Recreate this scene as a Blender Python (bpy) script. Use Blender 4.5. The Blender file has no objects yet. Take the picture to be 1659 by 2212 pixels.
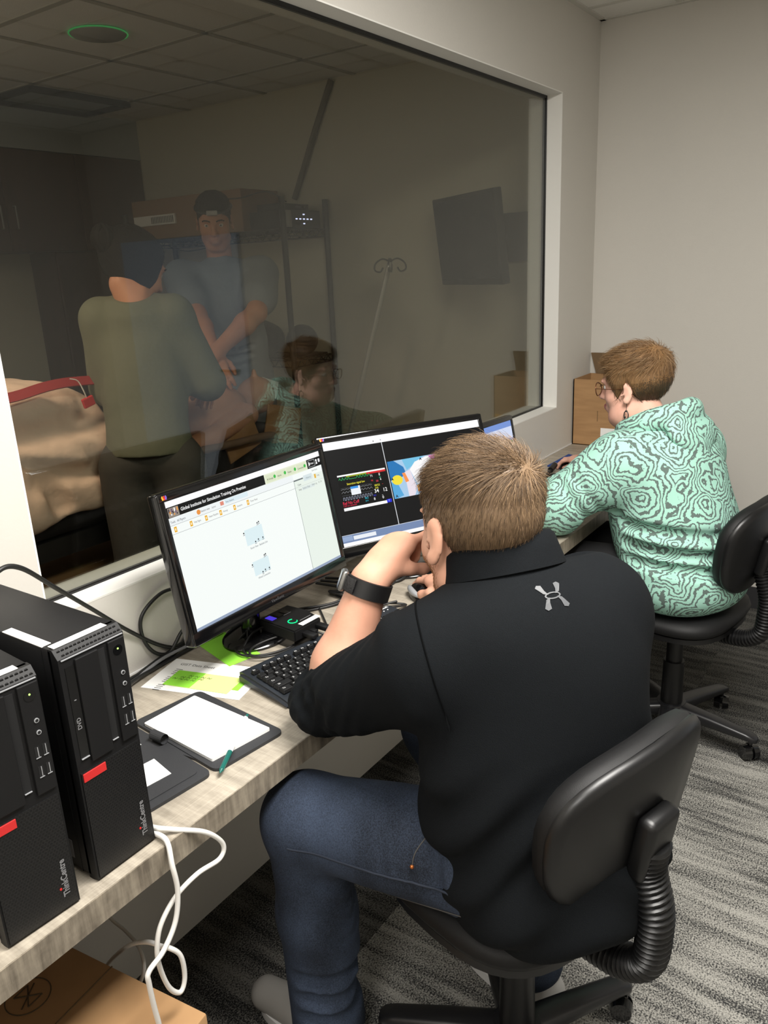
import bpy, bmesh, math, random
import numpy as np
from mathutils import Vector, Matrix, Quaternion
from mathutils.bvhtree import BVHTree

random.seed(7)
RNG = np.random.default_rng(7)
SC = bpy.context.scene
COL = SC.collection

# ------------------------------------------------------------------ camera
cam_d = bpy.data.cameras.new('camera')
cam = bpy.data.objects.new('camera', cam_d)
COL.objects.link(cam)
CR = Vector((0.5664, -0.8229, -0.0453)).normalized()
CF = Vector((0.7794, 0.5527, -0.2950)).normalized()
CR = (CR - CF * CR.dot(CF)).normalized()
CU = CR.cross(CF)
cm = Matrix((CR, CU, -CF)).transposed().to_4x4()
cm.translation = Vector((0, 0, 1.5558))
cam.matrix_world = cm
cam_d.sensor_fit = 'AUTO'
cam_d.sensor_width = 36.0
cam_d.lens = 1701.5 / 2212.0 * 36.0
cam_d.clip_start = 0.02
SC.camera = cam

# ------------------------------------------------------------------ world, lamps, exposure
w = bpy.data.worlds.new('world')
SC.world = w
w.use_nodes = True
w.node_tree.nodes['Background'].inputs[0].default_value = (0.9, 0.95, 1.0, 1)
w.node_tree.nodes['Background'].inputs[1].default_value = 0.02
SC.view_settings.view_transform = 'Standard'
SC.view_settings.look = 'None'
SC.view_settings.exposure = 0.0
SC.view_settings.gamma = 1.0
SC.view_settings.use_curve_mapping = False


def area(name, loc, sx, sy, power, col, rot=(0, 0, 0)):
    l = bpy.data.lights.new(name, 'AREA')
    l.shape = 'RECTANGLE'
    l.size, l.size_y = sx, sy
    l.energy = power
    l.color = col
    o = bpy.data.objects.new(name, l)
    COL.objects.link(o)
    o.location = loc
    o.rotation_euler = rot
    return o


area('ceiling_lamp_over_chairs', (1.05, 0.12, 2.49), 1.15, 0.55, 90, (1.0, 0.968, 0.92))
area('ceiling_lamp_behind_camera', (-0.80, 0.12, 2.49), 1.15, 0.55, 40, (1.0, 0.968, 0.92))
pl_ = bpy.data.lights.new('simulation_room_fill', 'POINT')  # unseen fill light, added to brighten walls and ceiling behind the glass
pl_.energy = 13.0
pl_.color = (1.0, 0.92, 0.80)
pl_.shadow_soft_size = 0.15
po_ = bpy.data.objects.new('simulation_room_fill', pl_)
COL.objects.link(po_)
po_.location = (0.9, 3.4, 2.05)
l_ = area('bedside_lamp', (0.75, 2.20, 2.30), 0.25, 0.25, 4.2, (1.0, 0.76, 0.58), (Vector((0.75, 2.20, 2.30)) - Vector((1.60, 2.45, 1.05))).to_track_quat('Z', 'Y').to_euler())
l_.data.spread = math.radians(75)

# ------------------------------------------------------------------ constants of the room
W0 = 1.348          # control-room face of the window wall
GY = 1.415          # glass
W1 = 1.490          # far face of the window wall
END = 3.645         # end wall
CEIL = 2.51
CT = 0.74           # counter top
CE = 0.861          # counter front edge
WX0, WX1, WZ0, WZ1 = 0.762, 3.248, 0.937, 2.185


# ------------------------------------------------------------------ materials
def lin(c):
    c = c / 255.0
    return c / 12.92 if c <= 0.04045 else ((c + 0.055) / 1.055) ** 2.4


def rgb(r, g, b):
    return (lin(r), lin(g), lin(b), 1.0)


def mat(name, col, rough=0.5, metal=0.0, spec=0.5, bump=None, vary=None, emit=None, coat=0.0, sheen=0.0):
    m = bpy.data.materials.new(name)
    m.use_nodes = True
    nt = m.node_tree
    b = nt.nodes['Principled BSDF']
    b.inputs['Base Color'].default_value = col
    b.inputs['Roughness'].default_value = rough
    b.inputs['Metallic'].default_value = metal
    b.inputs['Specular IOR Level'].default_value = spec
    if coat:
        b.inputs['Coat Weight'].default_value = coat
        b.inputs['Coat Roughness'].default_value = 0.1
    if sheen:
        b.inputs['Sheen Weight'].default_value = sheen
        b.inputs['Sheen Roughness'].default_value = 0.6
    if emit:
        b.inputs['Emission Color'].default_value = emit[0]
        b.inputs['Emission Strength'].default_value = emit[1]
    tc = None
    if vary or bump:
        tc = nt.nodes.new('ShaderNodeTexCoord')
    if vary:                      # (scale, second colour, low, high, stretch)
        sc, c2, lo, hi, st = vary
        mp = nt.nodes.new('ShaderNodeMapping')
        mp.inputs['Scale'].default_value = st
        nt.links.new(tc.outputs['Object'], mp.inputs[0])
        n = nt.nodes.new('ShaderNodeTexNoise')
        n.inputs['Scale'].default_value = sc
        n.inputs['Detail'].default_value = 5
        nt.links.new(mp.outputs[0], n.inputs['Vector'])
        r = nt.nodes.new('ShaderNodeValToRGB')
        r.color_ramp.elements[0].position = lo
        r.color_ramp.elements[1].position = hi
        r.color_ramp.elements[0].color = col
        r.color_ramp.elements[1].color = c2
        nt.links.new(n.outputs['Fac'], r.inputs['Fac'])
        nt.links.new(r.outputs['Color'], b.inputs['Base Color'])
    if bump:                      # (scale, strength, distance, stretch)
        sc, s, d, st = bump
        mp = nt.nodes.new('ShaderNodeMapping')
        mp.inputs['Scale'].default_value = st
        nt.links.new(tc.outputs['Object'], mp.inputs[0])
        n = nt.nodes.new('ShaderNodeTexNoise')
        n.inputs['Scale'].default_value = sc
        n.inputs['Detail'].default_value = 3
        nt.links.new(mp.outputs[0], n.inputs['Vector'])
        bp = nt.nodes.new('ShaderNodeBump')
        bp.inputs['Strength'].default_value = s
        bp.inputs['Distance'].default_value = d
        nt.links.new(n.outputs['Fac'], bp.inputs['Height'])
        nt.links.new(bp.outputs['Normal'], b.inputs['Normal'])
    return m


def emis(name, col, s=1.0):
    m = bpy.data.materials.new(name)
    m.use_nodes = True
    nt = m.node_tree
    b = nt.nodes['Principled BSDF']
    b.inputs['Base Color'].default_value = (0.003, 0.003, 0.003, 1)
    b.inputs['Specular IOR Level'].default_value = 0.15
    b.inputs['Roughness'].default_value = 0.35
    b.inputs['Emission Color'].default_value = col
    b.inputs['Emission Strength'].default_value = s
    return m


U1 = (1, 1, 1)
M = {}
M['wall'] = mat('wall_paint', rgb(205, 201, 193), 0.65, bump=(180, 0.15, 0.002, U1))
M['reveal'] = mat('reveal_paint', rgb(228, 226, 220), 0.6)
M['simwall'] = mat('simulation_wall_paint', rgb(196, 190, 172), 0.7)
M['ceil'] = mat('ceiling_tile', rgb(225, 223, 217), 0.9, bump=(220, 0.4, 0.003, U1))
M['grid'] = mat('ceiling_grid', rgb(200, 198, 190), 0.5)
M['base'] = mat('rubber_baseboard', rgb(48, 48, 50), 0.5)
M['blk'] = mat('black_plastic', rgb(17, 17, 18), 0.42)
M['blkg'] = mat('gloss_black_plastic', rgb(12, 12, 13), 0.12, coat=0.3)
M['blkm'] = mat('matt_black_plastic', rgb(14, 14, 15), 0.55, spec=0.35, bump=(900, 0.2, 0.0005, U1))
M['pccase'] = mat('computer_case_steel', rgb(18, 18, 19), 0.5, spec=0.4, bump=(1200, 0.15, 0.0004, U1))
M['hole'] = mat('dark_recess', rgb(5, 5, 6), 0.8)
M['red'] = mat('red_plastic', rgb(190, 40, 40), 0.4)
M['grey'] = mat('grey_print', rgb(120, 120, 122), 0.5)
M['dimgrey'] = mat('dim_print', rgb(80, 80, 82), 0.5)
M['white'] = mat('white_plastic', rgb(225, 225, 225), 0.4)
M['paper'] = mat('white_paper', rgb(240, 240, 238), 0.8)
M['silver'] = mat('silver_plastic', rgb(170, 172, 175), 0.35, metal=0.3)
M['steel'] = mat('brushed_steel', rgb(150, 150, 148), 0.3, metal=0.9)
M['darkmetal'] = mat('dark_metal', rgb(60, 60, 60), 0.4, metal=0.7)
M['lime'] = mat('lime_note_paper', rgb(140, 215, 60), 0.8)
M['limepale'] = mat('pale_lime_note_paper', rgb(215, 240, 140), 0.8)
M['leather'] = mat('charcoal_leatherette', rgb(44, 45, 48), 0.6, bump=(500, 0.35, 0.001, U1))
M['kraft'] = mat('cardboard', rgb(172, 134, 92), 0.8, vary=(6, rgb(150, 114, 76), 0.35, 0.75, (1, 1, 6)))
M['kraftd'] = mat('cardboard_inside', rgb(110, 88, 62), 0.85)
M['ink'] = mat('black_ink', rgb(30, 28, 28), 0.8)
M['inkdk'] = mat('brown_ink', rgb(70, 55, 35), 0.8)
M['blue'] = mat('blue_cloth_pad', rgb(28, 62, 130), 0.85, bump=(800, 0.3, 0.0006, U1))
M['cablek'] = mat('black_cable', rgb(28, 28, 28), 0.45)
M['cablew'] = mat('white_cable', rgb(215, 213, 208), 0.45)
M['cableg'] = mat('grey_cable', rgb(130, 130, 134), 0.45)
M['green_led'] = emis('green_light', (0.0, 1.0, 0.32, 1), 1.3)
M['lime_led'] = emis('lime_light', (0.45, 1.0, 0.15, 1), 3.0)
M['blue_led'] = emis('blue_light', (0.10, 0.06, 0.9, 1), 0.7)
M['white_led'] = emis('white_light', (0.6, 0.65, 1.0, 1), 2.5)
M['ring_led'] = emis('green_ring_light', (0.05, 0.5, 0.12, 1), 0.55)
M['teal'] = mat('teal_plastic', rgb(20, 92, 84), 0.35)
M['brass'] = mat('copper_rivet', rgb(190, 110, 60), 0.35, metal=0.8)
M['skin'] = mat('skin', rgb(198, 146, 122), 0.55, spec=0.25, vary=(14, rgb(212, 164, 140), 0.35, 0.7, U1), bump=(260, 0.12, 0.001, U1))
M['skinw'] = mat('pale_pink_skin', rgb(218, 164, 144), 0.5, spec=0.3, vary=(16, rgb(228, 180, 160), 0.35, 0.7, U1), bump=(260, 0.1, 0.001, U1))
M['skins'] = mat('tan_skin', rgb(196, 138, 106), 0.55, vary=(14, rgb(206, 150, 118), 0.35, 0.7, U1))
M['lip'] = mat('lips', rgb(190, 120, 115), 0.45)
M['polo'] = mat('black_polo_fabric', rgb(11, 13, 15), 0.9, spec=0.12, vary=(900, rgb(19, 22, 25), 0.35, 0.7, (1, 1, 1)), bump=(700, 0.5, 0.0012, (1, 1, 1.6)))
M['sole'] = mat('grey_shoe', rgb(150, 148, 144), 0.7)
M['solew'] = mat('white_shoe', rgb(205, 203, 200), 0.7)
M['olive'] = mat('olive_scrubs', rgb(104, 108, 90), 0.85, bump=(30, 0.4, 0.006, U1))
M['olived'] = mat('dark_scrub_trousers', rgb(70, 70, 66), 0.85, bump=(30, 0.4, 0.006, U1))
M['scrub'] = mat('blue_grey_scrubs', rgb(128, 138, 146), 0.85, bump=(30, 0.3, 0.006, U1))
M['hairdk'] = mat('dark_hair', rgb(20, 17, 15), 0.8, spec=0.15)
M['chairfab'] = mat('black_chair_vinyl', rgb(13, 13, 14), 0.6, spec=0.35, bump=(900, 0.35, 0.0008, U1))
M['chairpl'] = mat('black_chair_plastic', rgb(14, 14, 15), 0.38, bump=(1100, 0.2, 0.0004, U1))
M['castor'] = mat('castor_plastic', rgb(26, 26, 28), 0.35)
M['brown'] = mat('brown_laminate', rgb(84, 58, 48), 0.45, vary=(5, rgb(70, 46, 38), 0.3, 0.7, (8, 8, 1)))
M['tan'] = mat('tan_laminate', rgb(120, 98, 78), 0.6)
M['beige'] = mat('beige_blanket', rgb(226, 202, 182), 0.9, bump=(14, 0.6, 0.01, U1))
M['redstrap'] = mat('red_strap', rgb(150, 36, 40), 0.6)
M['bag'] = mat('black_bag', rgb(18, 18, 19), 0.6, bump=(40, 0.6, 0.006, U1))
M['manik'] = mat('manikin_skin', rgb(200, 150, 120), 0.5)
M['yellow'] = mat('yellow_plastic', rgb(220, 160, 30), 0.5)
M['screenoff'] = mat('dark_screen', rgb(30, 34, 38), 0.15)
M['bluedoor'] = mat('pale_blue_door', rgb(205, 216, 232), 0.5)
M['gunmetal'] = mat('gunmetal_frame', rgb(110, 70, 45), 0.3, metal=0.6)
M['lens'] = None


def nodes_of(m):
    return m.node_tree, m.node_tree.nodes, m.node_tree.links


def math_node(nt, op, a=None, b=None, c=None):
    n = nt.nodes.new('ShaderNodeMath')
    n.operation = op
    for i, v in enumerate((a, b, c)):
        if v is None:
            continue
        if isinstance(v, (int, float)):
            n.inputs[i].default_value = v
        else:
            nt.links.new(v, n.inputs[i])
    return n.outputs[0]


def glass_material(name, tint, f0, rough=0.0):
    m = bpy.data.materials.new(name)
    m.use_nodes = True
    nt = m.node_tree
    nt.nodes.clear()
    out = nt.nodes.new('ShaderNodeOutputMaterial')
    tr = nt.nodes.new('ShaderNodeBsdfTransparent')
    tr.inputs[0].default_value = tint
    gl = nt.nodes.new('ShaderNodeBsdfGlossy')
    gl.inputs['Roughness'].default_value = rough
    gl.inputs['Color'].default_value = (0.95, 0.98, 1.0, 1)
    geo = nt.nodes.new('ShaderNodeNewGeometry')
    dot = nt.nodes.new('ShaderNodeVectorMath')
    dot.operation = 'DOT_PRODUCT'
    nt.links.new(geo.outputs['Normal'], dot.inputs[0])
    nt.links.new(geo.outputs['Incoming'], dot.inputs[1])
    c = math_node(nt, 'ABSOLUTE', dot.outputs['Value'])
    k = math_node(nt, 'SUBTRACT', 1.0, c)
    k5 = math_node(nt, 'POWER', k, 5.0)
    f = math_node(nt, 'MULTIPLY_ADD', k5, 1.0 - f0, f0)
    mix = nt.nodes.new('ShaderNodeMixShader')
    nt.links.new(f, mix.inputs[0])
    nt.links.new(tr.outputs[0], mix.inputs[1])
    nt.links.new(gl.outputs[0], mix.inputs[2])
    nt.links.new(mix.outputs[0], out.inputs[0])
    return m


M['glass'] = glass_material('window_glass', (0.74, 0.74, 0.70, 1), 0.075)
M['lens'] = glass_material('spectacle_lens', (0.96, 0.96, 0.96, 1), 0.04)


def carpet_material():
    m = mat('striped_carpet', rgb(120, 118, 112), 0.95, spec=0.1)
    nt, ns, lk = nodes_of(m)
    b = ns['Principled BSDF']
    tc = ns.new('ShaderNodeTexCoord')
    sep = ns.new('ShaderNodeSeparateXYZ')
    lk.new(tc.outputs['Object'], sep.inputs[0])
    # square tiles 0.5 m, each with its own offset
    tx = math_node(nt, 'FLOOR', math_node(nt, 'MULTIPLY_ADD', sep.outputs[0], 2.0, 0.37))
    ty = math_node(nt, 'FLOOR', math_node(nt, 'MULTIPLY_ADD', sep.outputs[1], 1.0, 0.42))
    cmb = ns.new('ShaderNodeCombineXYZ')
    lk.new(tx, cmb.inputs[0])
    lk.new(ty, cmb.inputs[1])
    wn = ns.new('ShaderNodeTexWhiteNoise')
    lk.new(cmb.outputs[0], wn.inputs['Vector'])
    off = math_node(nt, 'MULTIPLY', wn.outputs['Value'], 40.0)
    c2 = ns.new('ShaderNodeCombineXYZ')
    lk.new(math_node(nt, 'MULTIPLY', sep.outputs[0], 34.0), c2.inputs[0])
    lk.new(math_node(nt, 'MULTIPLY_ADD', sep.outputs[1], 3.6, off), c2.inputs[1])
    lk.new(off, c2.inputs[2])
    n1 = ns.new('ShaderNodeTexNoise')
    n1.inputs['Scale'].default_value = 1.0
    n1.inputs['Detail'].default_value = 3
    lk.new(c2.outputs[0], n1.inputs['Vector'])
    n2 = ns.new('ShaderNodeTexNoise')
    n2.inputs['Scale'].default_value = 260
    n2.inputs['Detail'].default_value = 1
    lk.new(tc.outputs['Object'], n2.inputs['Vector'])
    n3 = ns.new('ShaderNodeTexNoise')
    n3.inputs['Scale'].default_value = 3.0
    lk.new(tc.outputs['Object'], n3.inputs['Vector'])
    v = math_node(nt, 'MULTIPLY_ADD', n2.outputs['Fac'], 1.25, math_node(nt, 'MULTIPLY', n1.outputs['Fac'], 0.85))
    v = math_node(nt, 'MULTIPLY_ADD', n3.outputs['Fac'], 0.18, v)
    r = ns.new('ShaderNodeValToRGB')
    r.color_ramp.elements[0].position = 0.78
    r.color_ramp.elements[0].color = rgb(50, 50, 50)
    r.color_ramp.elements[1].position = 1.12
    r.color_ramp.elements[1].color = rgb(160, 158, 151)
    v2 = math_node(nt, 'MULTIPLY', v, 1.0)
    mr = ns.new('ShaderNodeMapRange')
    mr.inputs['From Min'].default_value = 0.88
    mr.inputs['From Max'].default_value = 1.40
    lk.new(v2, mr.inputs['Value'])
    r.color_ramp.elements[0].position = 0.1
    r.color_ramp.elements[1].position = 0.9
    lk.new(mr.outputs[0], r.inputs['Fac'])
    # the carpet colour is darker at the far end and along the window wall
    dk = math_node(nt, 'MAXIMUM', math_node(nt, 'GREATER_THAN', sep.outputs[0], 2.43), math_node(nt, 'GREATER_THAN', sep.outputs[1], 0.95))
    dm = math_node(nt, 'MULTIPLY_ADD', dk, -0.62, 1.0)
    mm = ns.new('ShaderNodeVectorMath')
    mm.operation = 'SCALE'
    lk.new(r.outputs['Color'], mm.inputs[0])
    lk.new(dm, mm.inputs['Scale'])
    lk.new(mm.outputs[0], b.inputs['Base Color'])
    bp = ns.new('ShaderNodeBump')
    bp.inputs['Strength'].default_value = 0.6
    bp.inputs['Distance'].default_value = 0.004
    lk.new(n2.outputs['Fac'], bp.inputs['Height'])
    lk.new(bp.outputs['Normal'], b.inputs['Normal'])
    return m


def laminate(name, light, dark, sx, sy, sz, lo, hi):
    m = mat(name, light, 0.42, spec=0.4)
    nt, ns, lk = nodes_of(m)
    b = ns['Principled BSDF']
    tc = ns.new('ShaderNodeTexCoord')
    vals = []
    for s, (a, bb, c) in ((1.0, (sx, sy, sz)), (2.7, (sy * 0.35, sx * 2.2, sz * 1.3)), (0.18, (sx, sy * 0.6, sz))):
        mp = ns.new('ShaderNodeMapping')
        mp.inputs['Scale'].default_value = (a, bb, c)
        lk.new(tc.outputs['Object'], mp.inputs[0])
        n = ns.new('ShaderNodeTexNoise')
        n.inputs['Scale'].default_value = s
        n.inputs['Detail'].default_value = 5
        n.inputs['Roughness'].default_value = 0.65
        lk.new(mp.outputs[0], n.inputs['Vector'])
        vals.append(n.outputs['Fac'])
    v = math_node(nt, 'ADD', math_node(nt, 'MULTIPLY', vals[0], 0.5), math_node(nt, 'MULTIPLY', vals[1], 0.25))
    v = math_node(nt, 'MULTIPLY_ADD', vals[2], 0.25, v)
    r = ns.new('ShaderNodeValToRGB')
    r.color_ramp.elements[0].position = lo
    r.color_ramp.elements[0].color = dark
    r.color_ramp.elements[1].position = hi
    r.color_ramp.elements[1].color = light
    lk.new(v, r.inputs['Fac'])
    lk.new(r.outputs['Color'], b.inputs['Base Color'])
    return m


def sweater_material():
    m = mat('mint_patterned_knit', rgb(150, 215, 190), 0.9, spec=0.15)
    nt, ns, lk = nodes_of(m)
    b = ns['Principled BSDF']
    tc = ns.new('ShaderNodeTexCoord')
    n = ns.new('ShaderNodeTexNoise')
    n.inputs['Scale'].default_value = 9
    n.inputs['Detail'].default_value = 2
    lk.new(tc.outputs['Object'], n.inputs['Vector'])
    nf = ns.new('ShaderNodeTexNoise')
    nf.inputs['Scale'].default_value = 120
    lk.new(tc.outputs['Object'], nf.inputs['Vector'])
    mv = ns.new('ShaderNodeVectorMath')
    mv.operation = 'MULTIPLY_ADD'
    lk.new(n.outputs['Color'], mv.inputs[0])
    mv.inputs[1].default_value = (0.14, 0.14, 0.14)
    lk.new(tc.outputs['Object'], mv.inputs[2])
    mv2 = ns.new('ShaderNodeVectorMath')
    mv2.operation = 'MULTIPLY_ADD'
    lk.new(nf.outputs['Color'], mv2.inputs[0])
    mv2.inputs[1].default_value = (0.011, 0.011, 0.011)
    lk.new(mv.outputs[0], mv2.inputs[2])
    vo = ns.new('ShaderNodeTexVoronoi')
    vo.feature = 'F1'
    vo.inputs['Scale'].default_value = 8.0
    lk.new(mv2.outputs[0], vo.inputs['Vector'])
    ph = math_node(nt, 'MULTIPLY', vo.outputs['Distance'], 9.6)
    fr = math_node(nt, 'FRACT', ph)
    pp = math_node(nt, 'ABSOLUTE', math_node(nt, 'SUBTRACT', fr, 0.5))
    line = math_node(nt, 'GREATER_THAN', pp, 0.31)
    mx = ns.new('ShaderNodeMix')
    mx.data_type = 'RGBA'
    lk.new(line, mx.inputs['Factor'])
    mx.inputs['A'].default_value = rgb(158, 204, 188)
    mx.inputs['B'].default_value = rgb(94, 108, 103)
    lk.new(mx.outputs['Result'], b.inputs['Base Color'])
    bp = ns.new('ShaderNodeBump')
    bp.inputs['Strength'].default_value = 0.5
    bp.inputs['Distance'].default_value = 0.002
    bp.invert = True
    lk.new(line, bp.inputs['Height'])
    lk.new(bp.outputs['Normal'], b.inputs['Normal'])
    return m


def denim_material():
    m = mat('blue_denim', rgb(40, 54, 78), 0.85, spec=0.2)
    nt, ns, lk = nodes_of(m)
    b = ns['Principled BSDF']
    tc = ns.new('ShaderNodeTexCoord')
    n = ns.new('ShaderNodeTexNoise')
    n.inputs['Scale'].default_value = 420
    lk.new(tc.outputs['Object'], n.inputs['Vector'])
    n2 = ns.new('ShaderNodeTexNoise')
    n2.inputs['Scale'].default_value = 7
    n2.inputs['Detail'].default_value = 4
    mp = ns.new('ShaderNodeMapping')
    mp.inputs['Scale'].default_value = (1, 1, 0.5)
    lk.new(tc.outputs['Object'], mp.inputs[0])
    lk.new(mp.outputs[0], n2.inputs['Vector'])
    # worn patch on the top of the left thigh, a place on the cloth itself
    vd = ns.new('ShaderNodeVectorMath')
    vd.operation = 'DISTANCE'
    lk.new(tc.outputs['Object'], vd.inputs[0])
    vd.inputs[1].default_value = (0.93, 0.68, 0.66)
    wear = ns.new('ShaderNodeMapRange')
    wear.inputs['From Min'].default_value = 0.17
    wear.inputs['From Max'].default_value = 0.03
    wear.inputs['To Min'].default_value = 0.0
    wear.inputs['To Max'].default_value = 0.36
    lk.new(vd.outputs['Value'], wear.inputs['Value'])
    v = math_node(nt, 'MULTIPLY', n.outputs['Fac'], 0.35)
    v = math_node(nt, 'MULTIPLY_ADD', n2.outputs['Fac'], 0.5, v)
    v = math_node(nt, 'ADD', v, wear.outputs[0])
    r = ns.new('ShaderNodeValToRGB')
    r.color_ramp.elements[0].position = 0.3
    r.color_ramp.elements[0].color = rgb(28, 32, 40)
    r.color_ramp.elements[1].position = 1.0
    r.color_ramp.elements[1].color = rgb(92, 108, 136)
    lk.new(v, r.inputs['Fac'])
    lk.new(r.outputs['Color'], b.inputs['Base Color'])
    bp = ns.new('ShaderNodeBump')
    bp.inputs['Strength'].default_value = 0.4
    bp.inputs['Distance'].default_value = 0.001
    lk.new(n.outputs['Fac'], bp.inputs['Height'])
    lk.new(bp.outputs['Normal'], b.inputs['Normal'])
    return m


def perforated_material():
    # black grille punched with a honeycomb of round holes (object x, z)
    m = mat('perforated_grille', rgb(40, 40, 42), 0.45)
    nt, ns, lk = nodes_of(m)
    b = ns['Principled BSDF']
    tc = ns.new('ShaderNodeTexCoord')
    sep = ns.new('ShaderNodeSeparateXYZ')
    lk.new(tc.outputs['Object'], sep.inputs[0])
    px, pz = 0.0048, 0.0083

    def cell(ox, oz):
        u = math_node(nt, 'DIVIDE', math_node(nt, 'ADD', sep.outputs[0], 1.0 + ox), px)
        v = math_node(nt, 'DIVIDE', math_node(nt, 'ADD', sep.outputs[2], 1.0 + oz), pz)
        u = math_node(nt, 'MULTIPLY', math_node(nt, 'SUBTRACT', math_node(nt, 'FRACT', u), 0.5), px)
        v = math_node(nt, 'MULTIPLY', math_node(nt, 'SUBTRACT', math_node(nt, 'FRACT', v), 0.5), pz)
        d = math_node(nt, 'ADD', math_node(nt, 'POWER', u, 2.0), math_node(nt, 'POWER', v, 2.0))
        return math_node(nt, 'SQRT', d)
    d = math_node(nt, 'MINIMUM', cell(0, 0), cell(px / 2, pz / 2))
    h = math_node(nt, 'LESS_THAN', d, 0.00185)
    mx = ns.new('ShaderNodeMix')
    mx.data_type = 'RGBA'
    lk.new(h, mx.inputs['Factor'])
    mx.inputs['A'].default_value = rgb(19, 19, 20)
    mx.inputs['B'].default_value = rgb(4, 4, 5)
    lk.new(mx.outputs['Result'], b.inputs['Base Color'])
    bp = ns.new('ShaderNodeBump')
    bp.inputs['Strength'].default_value = 0.8
    bp.inputs['Distance'].default_value = 0.002
    bp.invert = True
    lk.new(h, bp.inputs['Height'])
    lk.new(bp.outputs['Normal'], b.inputs['Normal'])
    return m


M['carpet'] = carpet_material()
M['lamtop'] = laminate('counter_laminate', rgb(180, 171, 156), rgb(136, 128, 115), 60, 9, 30, 0.40, 0.62)
M['lamedge'] = laminate('counter_edge_laminate', rgb(160, 150, 133), rgb(96, 88, 77), 75, 10, 8, 0.40, 0.64)
M['knit'] = sweater_material()
M['denim'] = denim_material()
M['perf'] = perforated_material()


# ------------------------------------------------------------------ mesh helpers
def link(name, me, parent=None):
    o = bpy.data.objects.new(name, me)
    COL.objects.link(o)
    if parent is not None:
        o.parent = parent
    return o


def tag(o, label=None, cat=None, group=None, kind=None):
    if label:
        o['label'] = label
    if cat:
        o['category'] = cat
    if group:
        o['group'] = group
    if kind:
        o['kind'] = kind
    return o


def empty(name, loc=(0, 0, 0), rz=0.0, label=None, cat=None, group=None):
    o = bpy.data.objects.new(name, None)
    COL.objects.link(o)
    o.empty_display_size = 0.05
    o.location = loc
    o.rotation_euler = (0, 0, rz)
    tag(o, label, cat, group)
    return o


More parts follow.
